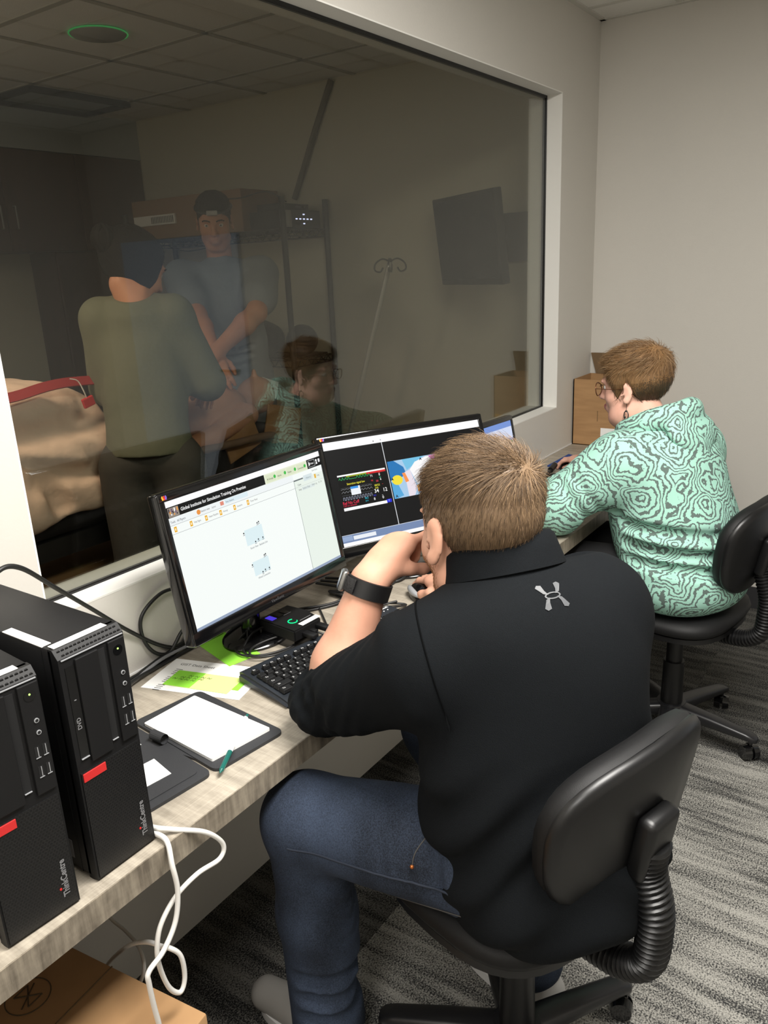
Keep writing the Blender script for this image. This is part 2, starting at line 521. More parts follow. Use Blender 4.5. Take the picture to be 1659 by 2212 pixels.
class MB:
    """collects shapes and links them as ONE mesh object"""

    def __init__(self):
        self.bm = bmesh.new()
        self.mi = 0

    def _fin(self, vs, X=None):
        fs = set()
        for v in vs:
            for f in v.link_faces:
                fs.add(f)
        for f in fs:
            f.material_index = self.mi
        if X is not None:
            bmesh.ops.transform(self.bm, matrix=X, verts=vs)
        return vs

    def box(self, c, s, rot=None, bev=0.0, seg=2):
        r = bmesh.ops.create_cube(self.bm, size=1.0)
        vs = r['verts']
        bmesh.ops.scale(self.bm, vec=Vector(s), verts=vs)
        if bev:
            es = list({e for v in vs for e in v.link_edges})
            q = bmesh.ops.bevel(self.bm, geom=es, offset=bev, segments=seg, affect='EDGES', profile=0.5)
            vs = list({v for f in q['faces'] for v in f.verts} | {v for v in vs if v.is_valid})
            # include whole island
            seen = set(vs)
            st = list(vs)
            while st:
                v = st.pop()
                for e in v.link_edges:
                    o = e.other_vert(v)
                    if o not in seen:
                        seen.add(o)
                        st.append(o)
            vs = list(seen)
        X = Matrix.Translation(Vector(c))
        if rot is not None:
            X = X @ (rot.to_4x4() if isinstance(rot, Matrix) else Matrix.Rotation(rot, 4, 'Z'))
        return self._fin(vs, X)

    def bb(self, lo, hi, bev=0.0):
        return self.box([(a + b) / 2 for a, b in zip(lo, hi)], [b - a for a, b in zip(lo, hi)], bev=bev)

    def cyl(self, a, b, r, r2=None, n=20, cap=True):
        a, b = Vector(a), Vector(b)
        d = b - a
        q = bmesh.ops.create_cone(self.bm, cap_ends=cap, segments=n, radius1=r, radius2=r if r2 is None else r2, depth=d.length)
        X = Matrix.Translation((a + b) / 2) @ d.to_track_quat('Z', 'Y').to_matrix().to_4x4()
        return self._fin(q['verts'], X)

    def ball(self, c, r, n=16, rot=None):
        q = bmesh.ops.create_uvsphere(self.bm, u_segments=n, v_segments=max(6, n // 2), radius=1.0)
        r = (r, r, r) if isinstance(r, (int, float)) else r
        X = Matrix.Translation(Vector(c)) @ (rot.to_4x4() if rot is not None else Matrix.Identity(4)) @ Matrix.Diagonal((*r, 1))
        return self._fin(q['verts'], X)

    def poly(self, pts, h=None, axis=Vector((0, 0, 1))):
        vs = [self.bm.verts.new(Vector(p)) for p in pts]
        f = self.bm.faces.new(vs)
        f.material_index = self.mi
        if h:
            q = bmesh.ops.extrude_face_region(self.bm, geom=[f])
            nv = [g for g in q['geom'] if isinstance(g, bmesh.types.BMVert)]
            bmesh.ops.translate(self.bm, vec=Vector(axis) * h, verts=nv)
            vs += nv
            self._fin(vs)
        return vs

    def tube(self, pts, r, n=8, closed=False, rad=None):
        P = [Vector(p) for p in pts]
        k = len(P)
        rings = []
        up = None
        for i, p in enumerate(P):
            if closed:
                t = P[(i + 1) % k] - P[i - 1]
            else:
                t = P[min(i + 1, k - 1)] - P[max(i - 1, 0)]
            t = t.normalized() if t.length > 1e-9 else Vector((0, 0, 1))
            if up is None:
                up = Vector((0, 0, 1)) if abs(t.z) < 0.9 else Vector((1, 0, 0))
            s = t.cross(up)
            if s.length < 1e-6:
                s = t.orthogonal()
            s.normalize()
            up = s.cross(t).normalized()
            rr = rad[i] if rad is not None else r
            rings.append([self.bm.verts.new(p + (s * math.cos(a) + up * math.sin(a)) * rr) for a in [2 * math.pi * j / n for j in range(n)]])
        m = k if closed else k - 1
        for i in range(m):
            A, B = rings[i], rings[(i + 1) % k]
            for j in range(n):
                f = self.bm.faces.new((A[j], A[(j + 1) % n], B[(j + 1) % n], B[j]))
                f.material_index = self.mi
        if not closed:
            for R_, rev in ((rings[0], False), (rings[-1], True)):
                f = self.bm.faces.new(R_ if rev else R_[::-1])
                f.material_index = self.mi
        return [v for R_ in rings for v in R_]

    def lathe(self, prof, c=(0, 0, 0), n=24):
        rings = []
        for r, z in prof:
            rings.append([self.bm.verts.new((c[0] + r * math.cos(a), c[1] + r * math.sin(a), c[2] + z)) for a in [2 * math.pi * j / n for j in range(n)]])
        for A, B in zip(rings, rings[1:]):
            for j in range(n):
                f = self.bm.faces.new((A[j], A[(j + 1) % n], B[(j + 1) % n], B[j]))
                f.material_index = self.mi
        for R_, rev in ((rings[0], True), (rings[-1], False)):
            f = self.bm.faces.new(R_[::-1] if rev else R_)
            f.material_index = self.mi
        return [v for R_ in rings for v in R_]

    def move(self, vs, X):
        bmesh.ops.transform(self.bm, matrix=X, verts=vs)

    def done(self, name, mats, parent=None, smooth=None, local=None):
        """smooth: angle in degrees below which edges shade smooth"""
        if not isinstance(mats, (list, tuple)):
            mats = [mats]
        if local is not None:
            bmesh.ops.transform(self.bm, matrix=local, verts=self.bm.verts)
        bmesh.ops.recalc_face_normals(self.bm, faces=self.bm.faces)
        if smooth:
            for f in self.bm.faces:
                f.smooth = True
            th = math.radians(smooth)
            for e in self.bm.edges:
                if len(e.link_faces) == 2 and e.calc_face_angle(0) > th:
                    e.smooth = False
        me = bpy.data.meshes.new(name)
        self.bm.to_mesh(me)
        self.bm.free()
        for m in mats:
            me.materials.append(m)
        return link(name, me, parent)


def spline(pts, n=8, closed=False):
    """Catmull-Rom through the points"""
    P = [Vector(p) for p in pts]
    k = len(P)
    out = []
    for i in range(k if closed else k - 1):
        p0 = P[(i - 1) % k] if (closed or i > 0) else P[0]
        p1 = P[i]
        p2 = P[(i + 1) % k]
        p3 = P[(i + 2) % k] if (closed or i + 2 < k) else P[-1]
        for j in range(n):
            t = j / n
            out.append(0.5 * ((2 * p1) + (p2 - p0) * t + (2 * p0 - 5 * p1 + 4 * p2 - p3) * t * t + (3 * p1 - p0 - 3 * p2 + p3) * t ** 3))
    if not closed:
        out.append(P[-1])
    return out


def text_mesh(body, size, ext=0.0, align='LEFT', bold=0.0):
    c = bpy.data.curves.new('lettering', 'FONT')
    c.body = body
    c.size = size
    c.extrude = ext
    c.align_x = align
    c.resolution_u = 3
    c.offset = size * bold
    o = bpy.data.objects.new('lettering', c)
    COL.objects.link(o)
    dg = bpy.context.evaluated_depsgraph_get()
    me = bpy.data.meshes.new_from_object(o.evaluated_get(dg))
    bpy.data.objects.remove(o)
    bpy.data.curves.remove(c)
    me.materials.clear()
    return me


def text_into(mb, body, size, X, align='LEFT', sx=1.0, bold=0.0):
    """adds flat lettering to a mesh builder, laid out by the matrix X"""
    me = text_mesh(body, size, 0.0, align, bold)
    base = len(mb.bm.verts)
    mb.bm.verts.ensure_lookup_table()
    vs = [mb.bm.verts.new(X @ Vector((v.co.x * sx, v.co.y, v.co.z))) for v in me.vertices]
    for p in me.polygons:
        try:
            f = mb.bm.faces.new([vs[i] for i in p.vertices])
            f.material_index = mb.mi
        except ValueError:
            pass
    bpy.data.meshes.remove(me)
    return vs


def copy_tree(o, parent=None):
    c = o.copy()
    COL.objects.link(c)
    c.parent = parent
    for ch in list(o.children):
        copy_tree(ch, c)
    return c


# ------------------------------------------------------------------ the setting
def structure(name, mb, mats, parent=None, **k):
    o = mb.done(name, mats, parent, **k)
    if parent is None:
        o['kind'] = 'structure'
    return o


XB, YB = -1.6, -2.1      # control room, behind the camera
SX0, SY1 = -0.6, 4.66    # simulation room

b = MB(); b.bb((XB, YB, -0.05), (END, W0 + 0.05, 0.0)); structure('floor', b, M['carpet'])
b = MB(); b.bb((SX0, W1 - 0.09, -0.05), (END, SY1, 0.0)); o = structure('floor_beyond', b, mat('simulation_floor', rgb(120, 108, 92), 0.5))
b = MB(); b.bb((XB, YB, CEIL), (END, W0 + 0.06, CEIL + 0.05))
o = structure('ceiling', b, M['ceil'])
b = MB()
for i in range(-3, 7):
    x = 0.40 + 0.61 * i
    if XB < x < END:
        b.bb((x - 0.012, YB, CEIL - 0.003), (x + 0.012, W0, CEIL + 0.001))
for i in range(-6, 3):
    y = 1.02 + 0.61 * i
    if YB < y < W0:
        b.bb((XB, y - 0.012, CEIL - 0.003), (END, y + 0.012, CEIL + 0.001))
b.bb((XB, W0 - 0.022, CEIL - 0.006), (END, W0, CEIL + 0.001))
b.bb((END - 0.022, YB, CEIL - 0.006), (END, W0, CEIL + 0.001))
structure('trim_1', b, M['grid'])
b = MB(); b.bb((SX0, W1 - 0.06, CEIL), (END, SY1, CEIL + 0.05)); structure('ceiling_beyond', b, M['ceil'])
b = MB()
for x in (0.18, 0.79, 1.40, 2.01, 2.62, 3.23):
    b.bb((x - 0.014, W1, CEIL - 0.004), (x + 0.014, SY1, CEIL + 0.001))
for y in (2.03, 2.64, 3.25, 3.86, 4.47):
    b.bb((SX0, y - 0.014, CEIL - 0.004), (END, y + 0.014, CEIL + 0.001))
structure('trim_2', b, mat('simulation_ceiling_grid', rgb(170, 166, 154), 0.6))
# window wall with its opening
b = MB()
for lo, hi in (((XB, W0, 0), (END, W1, WZ0)), ((XB, W0, WZ1), (END, W1, CEIL)),
               ((XB, W0, WZ0), (WX0, W1, WZ1)), ((WX1, W0, WZ0), (END, W1, WZ1))):
    b.bb(lo, hi)
structure('wall_left', b, M['wall'])
# painted lining of the opening
b = MB(); t = 0.004
b.bb((WX0, W0 - 0.0005, WZ0), (WX1, W1 + 0.0005, WZ0 + t)); b.bb((WX0, W0 - 0.0005, WZ1 - t), (WX1, W1 + 0.0005, WZ1))
b.bb((WX0, W0 - 0.0005, WZ0 + t), (WX0 + t, W1 + 0.0005, WZ1 - t)); b.bb((WX1 - t, W0 - 0.0005, WZ0 + t), (WX1, W1 + 0.0005, WZ1 - t))
structure('trim_3', b, M['reveal'])
b = MB(); b.bb((END, YB, 0), (END + 0.1, SY1, CEIL)); structure('wall_right', b, M['wall'])
b = MB(); b.bb((XB, YB - 0.1, 0), (END, YB, CEIL)); structure('wall_back', b, M['wall'])
b = MB(); b.bb((XB - 0.1, YB, 0), (XB, W1, CEIL)); structure('wall_near', b, M['wall'])
b = MB(); b.bb((SX0, SY1, 0), (END, SY1 + 0.1, CEIL)); structure('wall_far', b, M['simwall'])
b = MB(); b.bb((SX0 - 0.1, W1, 0), (SX0, SY1, CEIL)); structure('wall_beyond', b, M['simwall'])
b = MB(); b.bb((END - 0.006, W1, 0), (END, SY1, CEIL)); structure('trim_4', b, M['simwall'])
b = MB(); b.bb((1.5, 4.35, 2.285), (END - 0.006, SY1, CEIL)); structure('trim_5', b, mat('soffit_paint', rgb(170, 176, 180), 0.7))
b = MB(); b.bb((END - 0.009, YB, 0), (END, W0, 0.102)); structure('baseboard_right', b, M['base'])
# window: glass pane in a black gasket with an aluminium bottom channel
win = empty('window_1', ((WX0 + WX1) / 2, GY, WZ0)); win['kind'] = 'structure'
Xw = Matrix.Translation(Vector(win.location)).inverted()
b = MB(); b.bb((WX0 + 0.006, GY, WZ0 + 0.006), (WX1 - 0.006, GY + 0.008, WZ1 - 0.006)); b.done('pane', M['glass'], win, local=Xw)
b = MB(); g = 0.009
b.bb((WX0 + t, GY - 0.004, WZ1 - t - g), (WX1 - t, GY + 0.012, WZ1 - t))
b.bb((WX1 - t - g * 0.7, GY - 0.004, WZ0 + t), (WX1 - t, GY + 0.012, WZ1 - t)); b.bb((WX0 + t, GY - 0.004, WZ0 + t), (WX0 + t + g * 0.7, GY + 0.012, WZ1 - t))
b.bb((WX0 + t, GY - 0.004, WZ0 + t), (WX1 - t, GY + 0.012, WZ0 + t + 0.004)); b.done('gasket', M['blk'], win, local=Xw)
# pale door in the end wall, to the right of the view, met only as a reflection in the glass
dr = empty('door_1', (END, -1.25, 0)); dr['kind'] = 'structure'
b = MB(); b.bb((END - 0.03, -1.80, 0.005), (END - 0.004, -0.72, 1.80)); b.done('door_panel', M['bluedoor'], dr, local=Matrix.Translation((-END, 1.25, 0)))
b = MB(); b.cyl((END - 0.07, -0.80, 0.98), (END - 0.07, -0.92, 0.98), 0.009); b.cyl((END - 0.07, -0.80, 0.98), (END - 0.03, -0.80, 0.98), 0.01); b.done('door_handle', M['steel'], dr, local=Matrix.Translation((-END, 1.25, 0)))

# counter
ct = empty('counter', (1.6, W0, 0), label='long wood-look counter running under the window along the wall', cat='counter')
Xc = Matrix.Translation((-1.6, -W0, 0))
b = MB(); b.bb((-0.6, CE + 0.002, CT - 0.044), (END - 0.0005, W0 - 0.0005, CT)); b.done('worktop', M['lamtop'], ct, local=Xc)
b = MB(); b.bb((-0.6, CE, CT - 0.0445), (END - 0.001, CE + 0.0025, CT + 0.0002)); b.done('edge_band', M['lamedge'], ct, local=Xc)
b = MB(); b.bb((-0.6, W0 - 0.004, CT + 0.0002), (END - 0.001, W0 - 0.0006, CT + 0.004)); b.done('caulk_line', M['white'], ct, local=Xc)
for x in (-0.3, 3.0):
    b = MB(); b.poly([(x, W0 - 0.001, CT - 0.045), (x, W0 - 0.001, CT - 0.30), (x, CE + 0.10, CT - 0.045)], 0.03, Vector((1, 0, 0)))
    b.done('bracket', M['darkmetal'], ct, local=Xc)

# ------------------------------------------------------------------ desktop computers
RX90 = Matrix.Rotation(math.pi / 2, 4, 'X')      # lays x/y lettering onto a face looking to -y


def make_computer(loc, rz, label):
    t = empty('desktop_computer', loc, rz, label, 'computer', 'desktop computers on the counter')
    w, d, h = 0.102, 0.305, 0.362
    b = MB(); b.box((0, d / 2 + 0.006, h / 2 + 0.002), (w, d - 0.012, h - 0.004), bev=0.003)
    b.bb((-w / 2 - 0.0006, 0.034, 0.004), (w / 2 + 0.0006, 0.0352, h - 0.004))
    b.done('case', M['pccase'], t, smooth=40)
    b = MB()                                                     # front frame with a sloped top
    pr = [(-0.0, 0.003), (0.012, 0.0), (0.02, 0.0), (0.02, h), (0.010, h), (0.0, h - 0.012)]
    vs = b.poly([(-w / 2, y, z) for y, z in pr], w, Vector((1, 0, 0)))
    b.done('front_panel', M['blkm'], t)
    b = MB(); b.bb((-w / 2 + 0.003, -0.0016, 0.006), (w / 2 - 0.003, 0.002, 0.178))
    b.done('front_grille', M['perf'], t)
    b = MB()
    for i in range(15):                                          # vent holes along the sloped top strip
        for k in range(2):
            x = -0.044 + i * 0.0062 + (0.0031 if k else 0)
            z = h - 0.0035 - k * 0.0055
            y = 0.010 * (1 - (h - z) / 0.012) - 0.0006
            b.cyl((x, y - 0.0005, z - 0.0003), (x, y + 0.001, z + 0.0004), 0.0022, n=8)
    b.done('top_vent', M['hole'], t)
    b = MB(); b.bb((-w / 2 + 0.004, -0.0018, 0.3475), (w / 2 - 0.002, 0.001, 0.3487)); b.done('trim_line', M['silver'], t)
    b = MB(); b.bb((-0.029, -0.004, 0.188), (0.006, 0.002, 0.343), bev=0.001); b.done('bay_cover', M['blkm'], t)
    b = MB(); b.bb((0.0225, -0.004, 0.190), (w / 2 - 0.002, 0.002, 0.345), bev=0.001); b.done('port_panel', M['blkm'], t)
    b = MB(); b.bb((0.0065, -0.0008, 0.20), (0.0175, 0.001, 0.34)); b.done('slot', M['hole'], t)
    b = MB(); b.bb((-0.0435, -0.0008, 0.198), (-0.0300, 0.001, 0.336)); o = b.done('disc_drive', M['blkg'], t)
    b = MB(); b.bb((-0.043, -0.0026, 0.1975), (-0.031, -0.0006, 0.1987)); b.done('eject_lip', M['silver'], o)
    b = MB(); b.bb((-0.0385, -0.0016, 0.286), (-0.0355, -0.0006, 0.2868)); b.done('drive_button', M['grey'], o)
    b = MB(); b.bb((0.0075, -0.0026, 0.1995), (0.0170, -0.0006, 0.2005)); b.done('slot_lip', M['silver'], t)
    b = MB(); text_into(b, 'DVD', 0.0085, Matrix.Translation((-0.0345, -0.0012, 0.242)) @ RX90 @ Matrix.Rotation(math.pi / 2, 4, 'Z'), bold=0.02)
    b.done('lettering', M['grey'], o)
    b = MB(); b.bb((-0.046, -0.0030, 0.163), (-0.010, 0.001, 0.176), bev=0.0006); b.done('red_badge', M['red'], t)
    b = MB(); b.cyl((0.036, -0.0046, 0.329), (0.036, -0.003, 0.329), 0.0075, n=24); pb = b.done('power_button', M['blkg'], t, smooth=40)
    b = MB(); b.cyl((0.036, -0.0050, 0.331), (0.036, -0.004, 0.331), 0.0013, n=10); b.done('power_light', M['lime_led'], pb)
    for z in (0.293, 0.276):
        b = MB(); b.lathe([(0.0018, 0.0), (0.0032, 0.0), (0.0032, 0.0012), (0.0018, 0.0012)], n=14)
        b.move(b.bm.verts, Matrix.Translation((0.0385, -0.004, z)) @ Matrix.Rotation(math.pi / 2, 4, 'X'))
        b.mi = 1; b.cyl((0.0385, -0.0055, z), (0.0385, -0.0045, z), 0.0021, n=14)
        b.done('audio_jack', [M['silver'], M['hole']], t, smooth=50)
    for z in (0.250, 0.222):
        for x in (0.032, 0.0425):
            b = MB(); b.bb((x - 0.0032, -0.0044, z - 0.008), (x + 0.0032, -0.003, z + 0.008)); b.mi = 1
            b.bb((x - 0.0032, -0.0052, z - 0.0083), (x + 0.0032, -0.0040, z - 0.0075)); b.bb((x + 0.0004, -0.0048, z - 0.007), (x + 0.0012, -0.004, z + 0.007))
            b.done('usb_port', [M['hole'], M['silver']], t)
    b = MB()
    text_into(b, 'ThinkCentre', 0.0125, Matrix.Translation((0.0385, -0.0022, 0.024)) @ RX90 @ Matrix.Rotation(math.pi / 2, 4, 'Z'), sx=0.88, bold=0.030)
    b.mi = 1; b.cyl((0.0275, -0.0026, 0.0385), (0.0275, -0.0018, 0.0385), 0.0017, n=12)
    b.done('lettering', [M['grey'], M['red']], t)
    b = MB(); b.bb((-0.046, 0.0125, h - 0.0005), (0.036, 0.026, h + 0.0006)); b.done('paper_label', M['paper'], t)
    b = MB(); b.bb((-w / 2 - 0.0006, 0.05, 0.02), (-w / 2 + 0.001, 0.075, 0.05)); b.done('side_sticker', M['grey'], t)
    return t


pc = make_computer((0.554, 0.8850, CT), 0.0, 'black tower computer beside the leather folder, second from the left')
b = MB(); b.bb((-0.051, 0.032, 0.3615), (-0.037, 0.125, 0.3626)); b.done('side_paper_label', M['paper'], pc)
make_computer((0.4165, 0.8800, CT), math.radians(-4.0), 'black tower computer at the left edge of the photo, cut off by the frame')


# ------------------------------------------------------------------ monitors
def make_monitor(name, label, centre, rz, tilt, sw, sh, group, content, basexy=(0.095, 0.075), logo=True):
    """centre of the screen in the room; rz turns the face (0 looks to -y)"""
    t = empty(name, (centre[0], centre[1], CT), rz, label, 'monitor', group)
    H = Matrix.Translation((0, 0, centre[2] - CT)) @ Matrix.Rotation(-tilt, 4, 'X')
    bs, bt, bb_ = 0.016, 0.018, 0.030
    b = MB()
    x0, x1, z0, z1 = -sw / 2 - bs, sw / 2 + bs, -sh / 2 - bb_, sh / 2 + bt
    b.box((0, 0.016, (z0 + z1) / 2), (x1 - x0, 0.030, z1 - z0), bev=0.006, seg=3)
    b.box((0, 0.042, -0.01), (sw * 0.72, 0.03, sh * 0.72), bev=0.012, seg=3)
    hd = b.done('housing', M['blkg'], t, smooth=40, local=H)
    b = MB()                                                     # raised gloss rim round the screen
    yf = -0.002
    for lo, hi in (((x0 + 0.003, z1 - bt + 0.001), (x1 - 0.003, z1 - 0.003)), ((x0 + 0.003, z0 + 0.003), (x1 - 0.003, -sh / 2 - 0.001)),
                   ((x0 + 0.003, -sh / 2 - 0.001), (-sw / 2 - 0.001, sh / 2 + 0.001)), ((sw / 2 + 0.001, -sh / 2 - 0.001), (x1 - 0.003, sh / 2 + 0.001))):
        b.bb((lo[0], yf, lo[1]), (hi[0], 0.004, hi[1]), bev=0.0012)
    b.done('bezel', M['blkg'], t, smooth=40, local=H)
    b = MB()
    mats = content(b, sw, sh)
    b.done('screen', mats, t, local=H)
    b = MB()
    text_into(b, 'ViewSonic', 0.010, Matrix.Translation((-0.026, yf - 0.0006, z0 + 0.010)) @ RX90)
    if logo:
        b.done('lettering', M['dimgrey'], t, local=H)
        b = MB()                                                 # three small coloured birds in the upper corner
        for i, mi in enumerate((0, 1, 2)):
            b.mi = mi
            cx, cz = x0 + 0.012 + i * 0.0042, sh / 2 + 0.0075
            b.box((cx, yf - 0.0004, cz), (0.0036, 0.0008, 0.006), Matrix.Rotation(0.3 * (i - 1), 3, 'Y'))
            b.ball((cx, yf - 0.0004, cz + 0.0036), (0.0017, 0.0006, 0.0017), 8)
        b.done('corner_logo', [mat('logo_gold', rgb(220, 150, 40), 0.5), M['red'], mat('logo_violet', rgb(100, 80, 170), 0.5)], t, local=H)
    else:
        b.bm.free()
    # stand
    b = MB(); b.cyl((0, 0.07, 0.012), (0, 0.055, centre[2] - CT - 0.02), 0.022, 0.026); b.done('neck', M['blkg'], t, smooth=40)
    b = MB(); vs = b.lathe([(0.0, 0.0005), (1.0, 0.0005), (1.0, 0.006), (0.93, 0.012), (0.55, 0.017), (0.0, 0.019)], n=40)
    b.move(vs, Matrix.Translation((0.02, 0.065, 0)) @ Matrix.Diagonal((basexy[0], basexy[1], 1, 1))); b.done('base', M['blkg'], t, smooth=40)
    return t


class Screen:
    """flat, lit picture elements on a screen; u to the right, v downwards, both 0..1"""

    def __init__(self, mb, w, h):
        self.b, self.w, self.h = mb, w, h
        self.mats, self.key, self.y = [], {}, 0.0

    def m(self, r, g, b_, s=1.0):
        k = (r, g, b_, s)
        if k not in self.key:
            self.key[k] = len(self.mats)
            self.mats.append(emis('screen_colour', rgb(r, g, b_), s))
        self.b.mi = self.key[k]

    def P(self, u, v):
        return (self.w * (u - 0.5), self.y, self.h * (0.5 - v))

    def poly(self, pts, c):
        self.y -= 0.000004
        self.m(*c)
        self.b.poly([self.P(*p) for p in pts])

    def rect(self, u0, v0, u1, v1, c):
        self.poly([(u0, v0), (u1, v0), (u1, v1), (u0, v1)], c)

    def line(self, pts, t, c):
        for (a, b_), (c_, d) in zip(pts, pts[1:]):
            dx, dy = (c_ - a) * self.w, (d - b_) * self.h
            L = math.hypot(dx, dy) or 1e-9
            nx, ny = -dy / L * t / 2 / self.w, dx / L * t / 2 / self.h
            self.poly([(a + nx, b_ + ny), (c_ + nx, d + ny), (c_ - nx, d - ny), (a - nx, b_ - ny)], c)

    def disc(self, u, v, r, c, n=18):
        self.poly([(u + r / self.w * math.cos(2 * math.pi * i / n), v + r / self.h * math.sin(2 * math.pi * i / n)) for i in range(n)], c)

    def text(self, s, u, v, size, c, sx=1.0):
        self.y -= 0.000004
        self.m(*c)
        p = self.P(u, v)
        text_into(self.b, s, size, Matrix.Translation(p) @ RX90, sx=sx, bold=0.012)


WHT = (255, 255, 255, 1.0)


def console_screen(b, w, h):
    s = Screen(b, w, h)
    s.rect(0, 0, 1, 1, (247, 252, 249, 1.0))
    s.rect(0.775, 0.18, 1, 0.985, (234, 243, 234, 1.0))
    s.rect(0, 0, 1, 0.045, WHT)
    s.rect(0, 0.045, 1, 0.125, (14, 15, 16, 1))
    s.rect(0.005, 0.052, 0.062, 0.122, (150, 140, 130, 1))
    for i in range(10):
        s.rect(0.008 + 0.005 * i, 0.058 + 0.02 * (i % 3), 0.014 + 0.005 * i, 0.085 + 0.012 * (i % 3), [(60, 50, 60, 1), (240, 160, 70, 1), (250, 250, 250, 1), (110, 80, 110, 1)][i % 4])
    s.text('Global Institute for Simulation Training On Premise', 0.072, 0.098, 0.0098, WHT, 0.9)
    s.rect(0.585, 0.045, 0.895, 0.128, (232, 238, 214, 1))
    for i, lab in enumerate(('All Groups', 'Alarms', 'Patient', 'Connection')):
        u = 0.60 + i * 0.074
        s.rect(u - 0.005, 0.056, u + 0.062, 0.118, (222, 230, 200, 1))
        s.text(lab, u, 0.10, 0.0058, (90, 100, 80, 1), 0.8)
        s.disc(u + 0.055, 0.086, 0.004, (70, 190, 80, 1))
    s.rect(0.905, 0.055, 0.955, 0.115, (200, 205, 205, 1)); s.rect(0.907, 0.058, 0.953, 0.112, (20, 21, 22, 1))
    s.text('All Patient', 0.917, 0.093, 0.0055, WHT, 0.6); s.rect(0.909, 0.07, 0.916, 0.10, WHT)
    s.disc(0.968, 0.072, 0.0028, WHT); s.poly([(0.961, 0.105), (0.975, 0.105), (0.971, 0.083), (0.965, 0.083)], WHT)
    s.rect(0.982, 0.064, 0.996, 0.095, (230, 230, 232, 1))
    s.rect(0, 0.127, 0.775, 0.178, (240, 245, 246, 1))
    s.disc(0.16, 0.152, 0.0052, (235, 150, 70, 1)); s.text('Session view', 0.172, 0.16, 0.006, (130, 130, 130, 1), 0.8)
    s.text('Layout', 0.235, 0.16, 0.006, (150, 150, 150, 1), 0.7)
    s.rect(0.287, 0.135, 0.308, 0.165, (225, 140, 120, 1)); s.rect(0.315, 0.128, 0.46, 0.165, (222, 238, 244, 1)); s.text('Stop Session', 0.32, 0.157, 0.006, (140, 150, 160, 1), 0.8)
    s.text('Tools   All Players', 0.005, 0.165, 0.0065, (120, 125, 130, 1), 0.8)
    s.rect(0, 0.18, 0.775, 0.183, (170, 176, 178, 1)); s.rect(0, 0.245, 0.775, 0.248, (170, 176, 178, 1))
    for i in range(6):
        u = 0.015 + i * 0.0855
        s.rect(u, 0.195, u + 0.014, 0.235, (236, 176, 40, 1)); s.rect(u + 0.004, 0.206, u + 0.010, 0.224, (252, 240, 200, 1))
        if i != 0:
            s.text(('', 'Vital Signs', 'Heart Rhythm', 'Airway', 'Scenario', 'Timer Panel')[i], u + 0.022, 0.221, 0.0058, (150, 150, 150, 1), 0.8)
    s.rect(0.774, 0.18, 0.7765, 0.985, (140, 150, 148, 1))
    s.rect(0.775, 0.178, 0.845, 0.190, (110, 118, 120, 1)); s.rect(0.848, 0.165, 0.915, 0.215, (218, 230, 232, 1)); s.text('History', 0.865, 0.20, 0.006, (150, 165, 170, 1))
    s.rect(0.775, 0.245, 1, 0.2475, (200, 208, 204, 1))
    s.text('Case', 0.797, 0.235, 0.006, (120, 125, 125, 1)); s.text('Step', 0.797, 0.278, 0.006, (130, 135, 135, 1)); s.text('Select Step', 0.828, 0.278, 0.006, (160, 168, 168, 1))
    s.rect(0.823, 0.258, 0.92, 0.287, (222, 232, 230, 1)); s.text('Select Step', 0.828, 0.278, 0.006, (160, 168, 168, 1))
    s.rect(0.93, 0.185, 0.943, 0.222, (232, 180, 60, 1)); s.text('Log', 0.95, 0.21, 0.006, (150, 150, 150, 1)); s.text('Save Notes', 0.92, 0.155, 0.0055, (150, 156, 150, 1), 0.8)
    s.text('Event Log    10 : 24', 0.90, 0.275, 0.0058, (150, 155, 150, 1), 0.8)
    for (u0, v0, sc, lab) in ((0.40, 0.43, 1.0, 'Room View - Bedside Unit'), (0.405, 0.70, 0.9, 'Wired Connection')):
        s.rect(u0 - 0.015, v0 - 0.01, u0 + 0.10 * sc, v0 + 0.12 * sc, (222, 240, 244, 1))
        for (du, dv) in ((-0.02, 0.01), (0.075, -0.03), (0.085, -0.035), (0.04, 0.11), (0.06, 0.10), (0.09, 0.10)):
            s.disc(u0 + du * sc, v0 + dv * sc, 0.0020, (70, 76, 80, 1), 8); s.rect(u0 + du * sc - 0.006, v0 + dv * sc + 0.012, u0 + du * sc + 0.006, v0 + dv * sc + 0.018, (160, 168, 172, 1))
        s.text(lab, u0 + 0.0, v0 + 0.155 * sc, 0.0062, (140, 146, 150, 1), 0.8)
    s.rect(0, 0.978, 1, 1, (150, 165, 190, 1))
    return s.mats


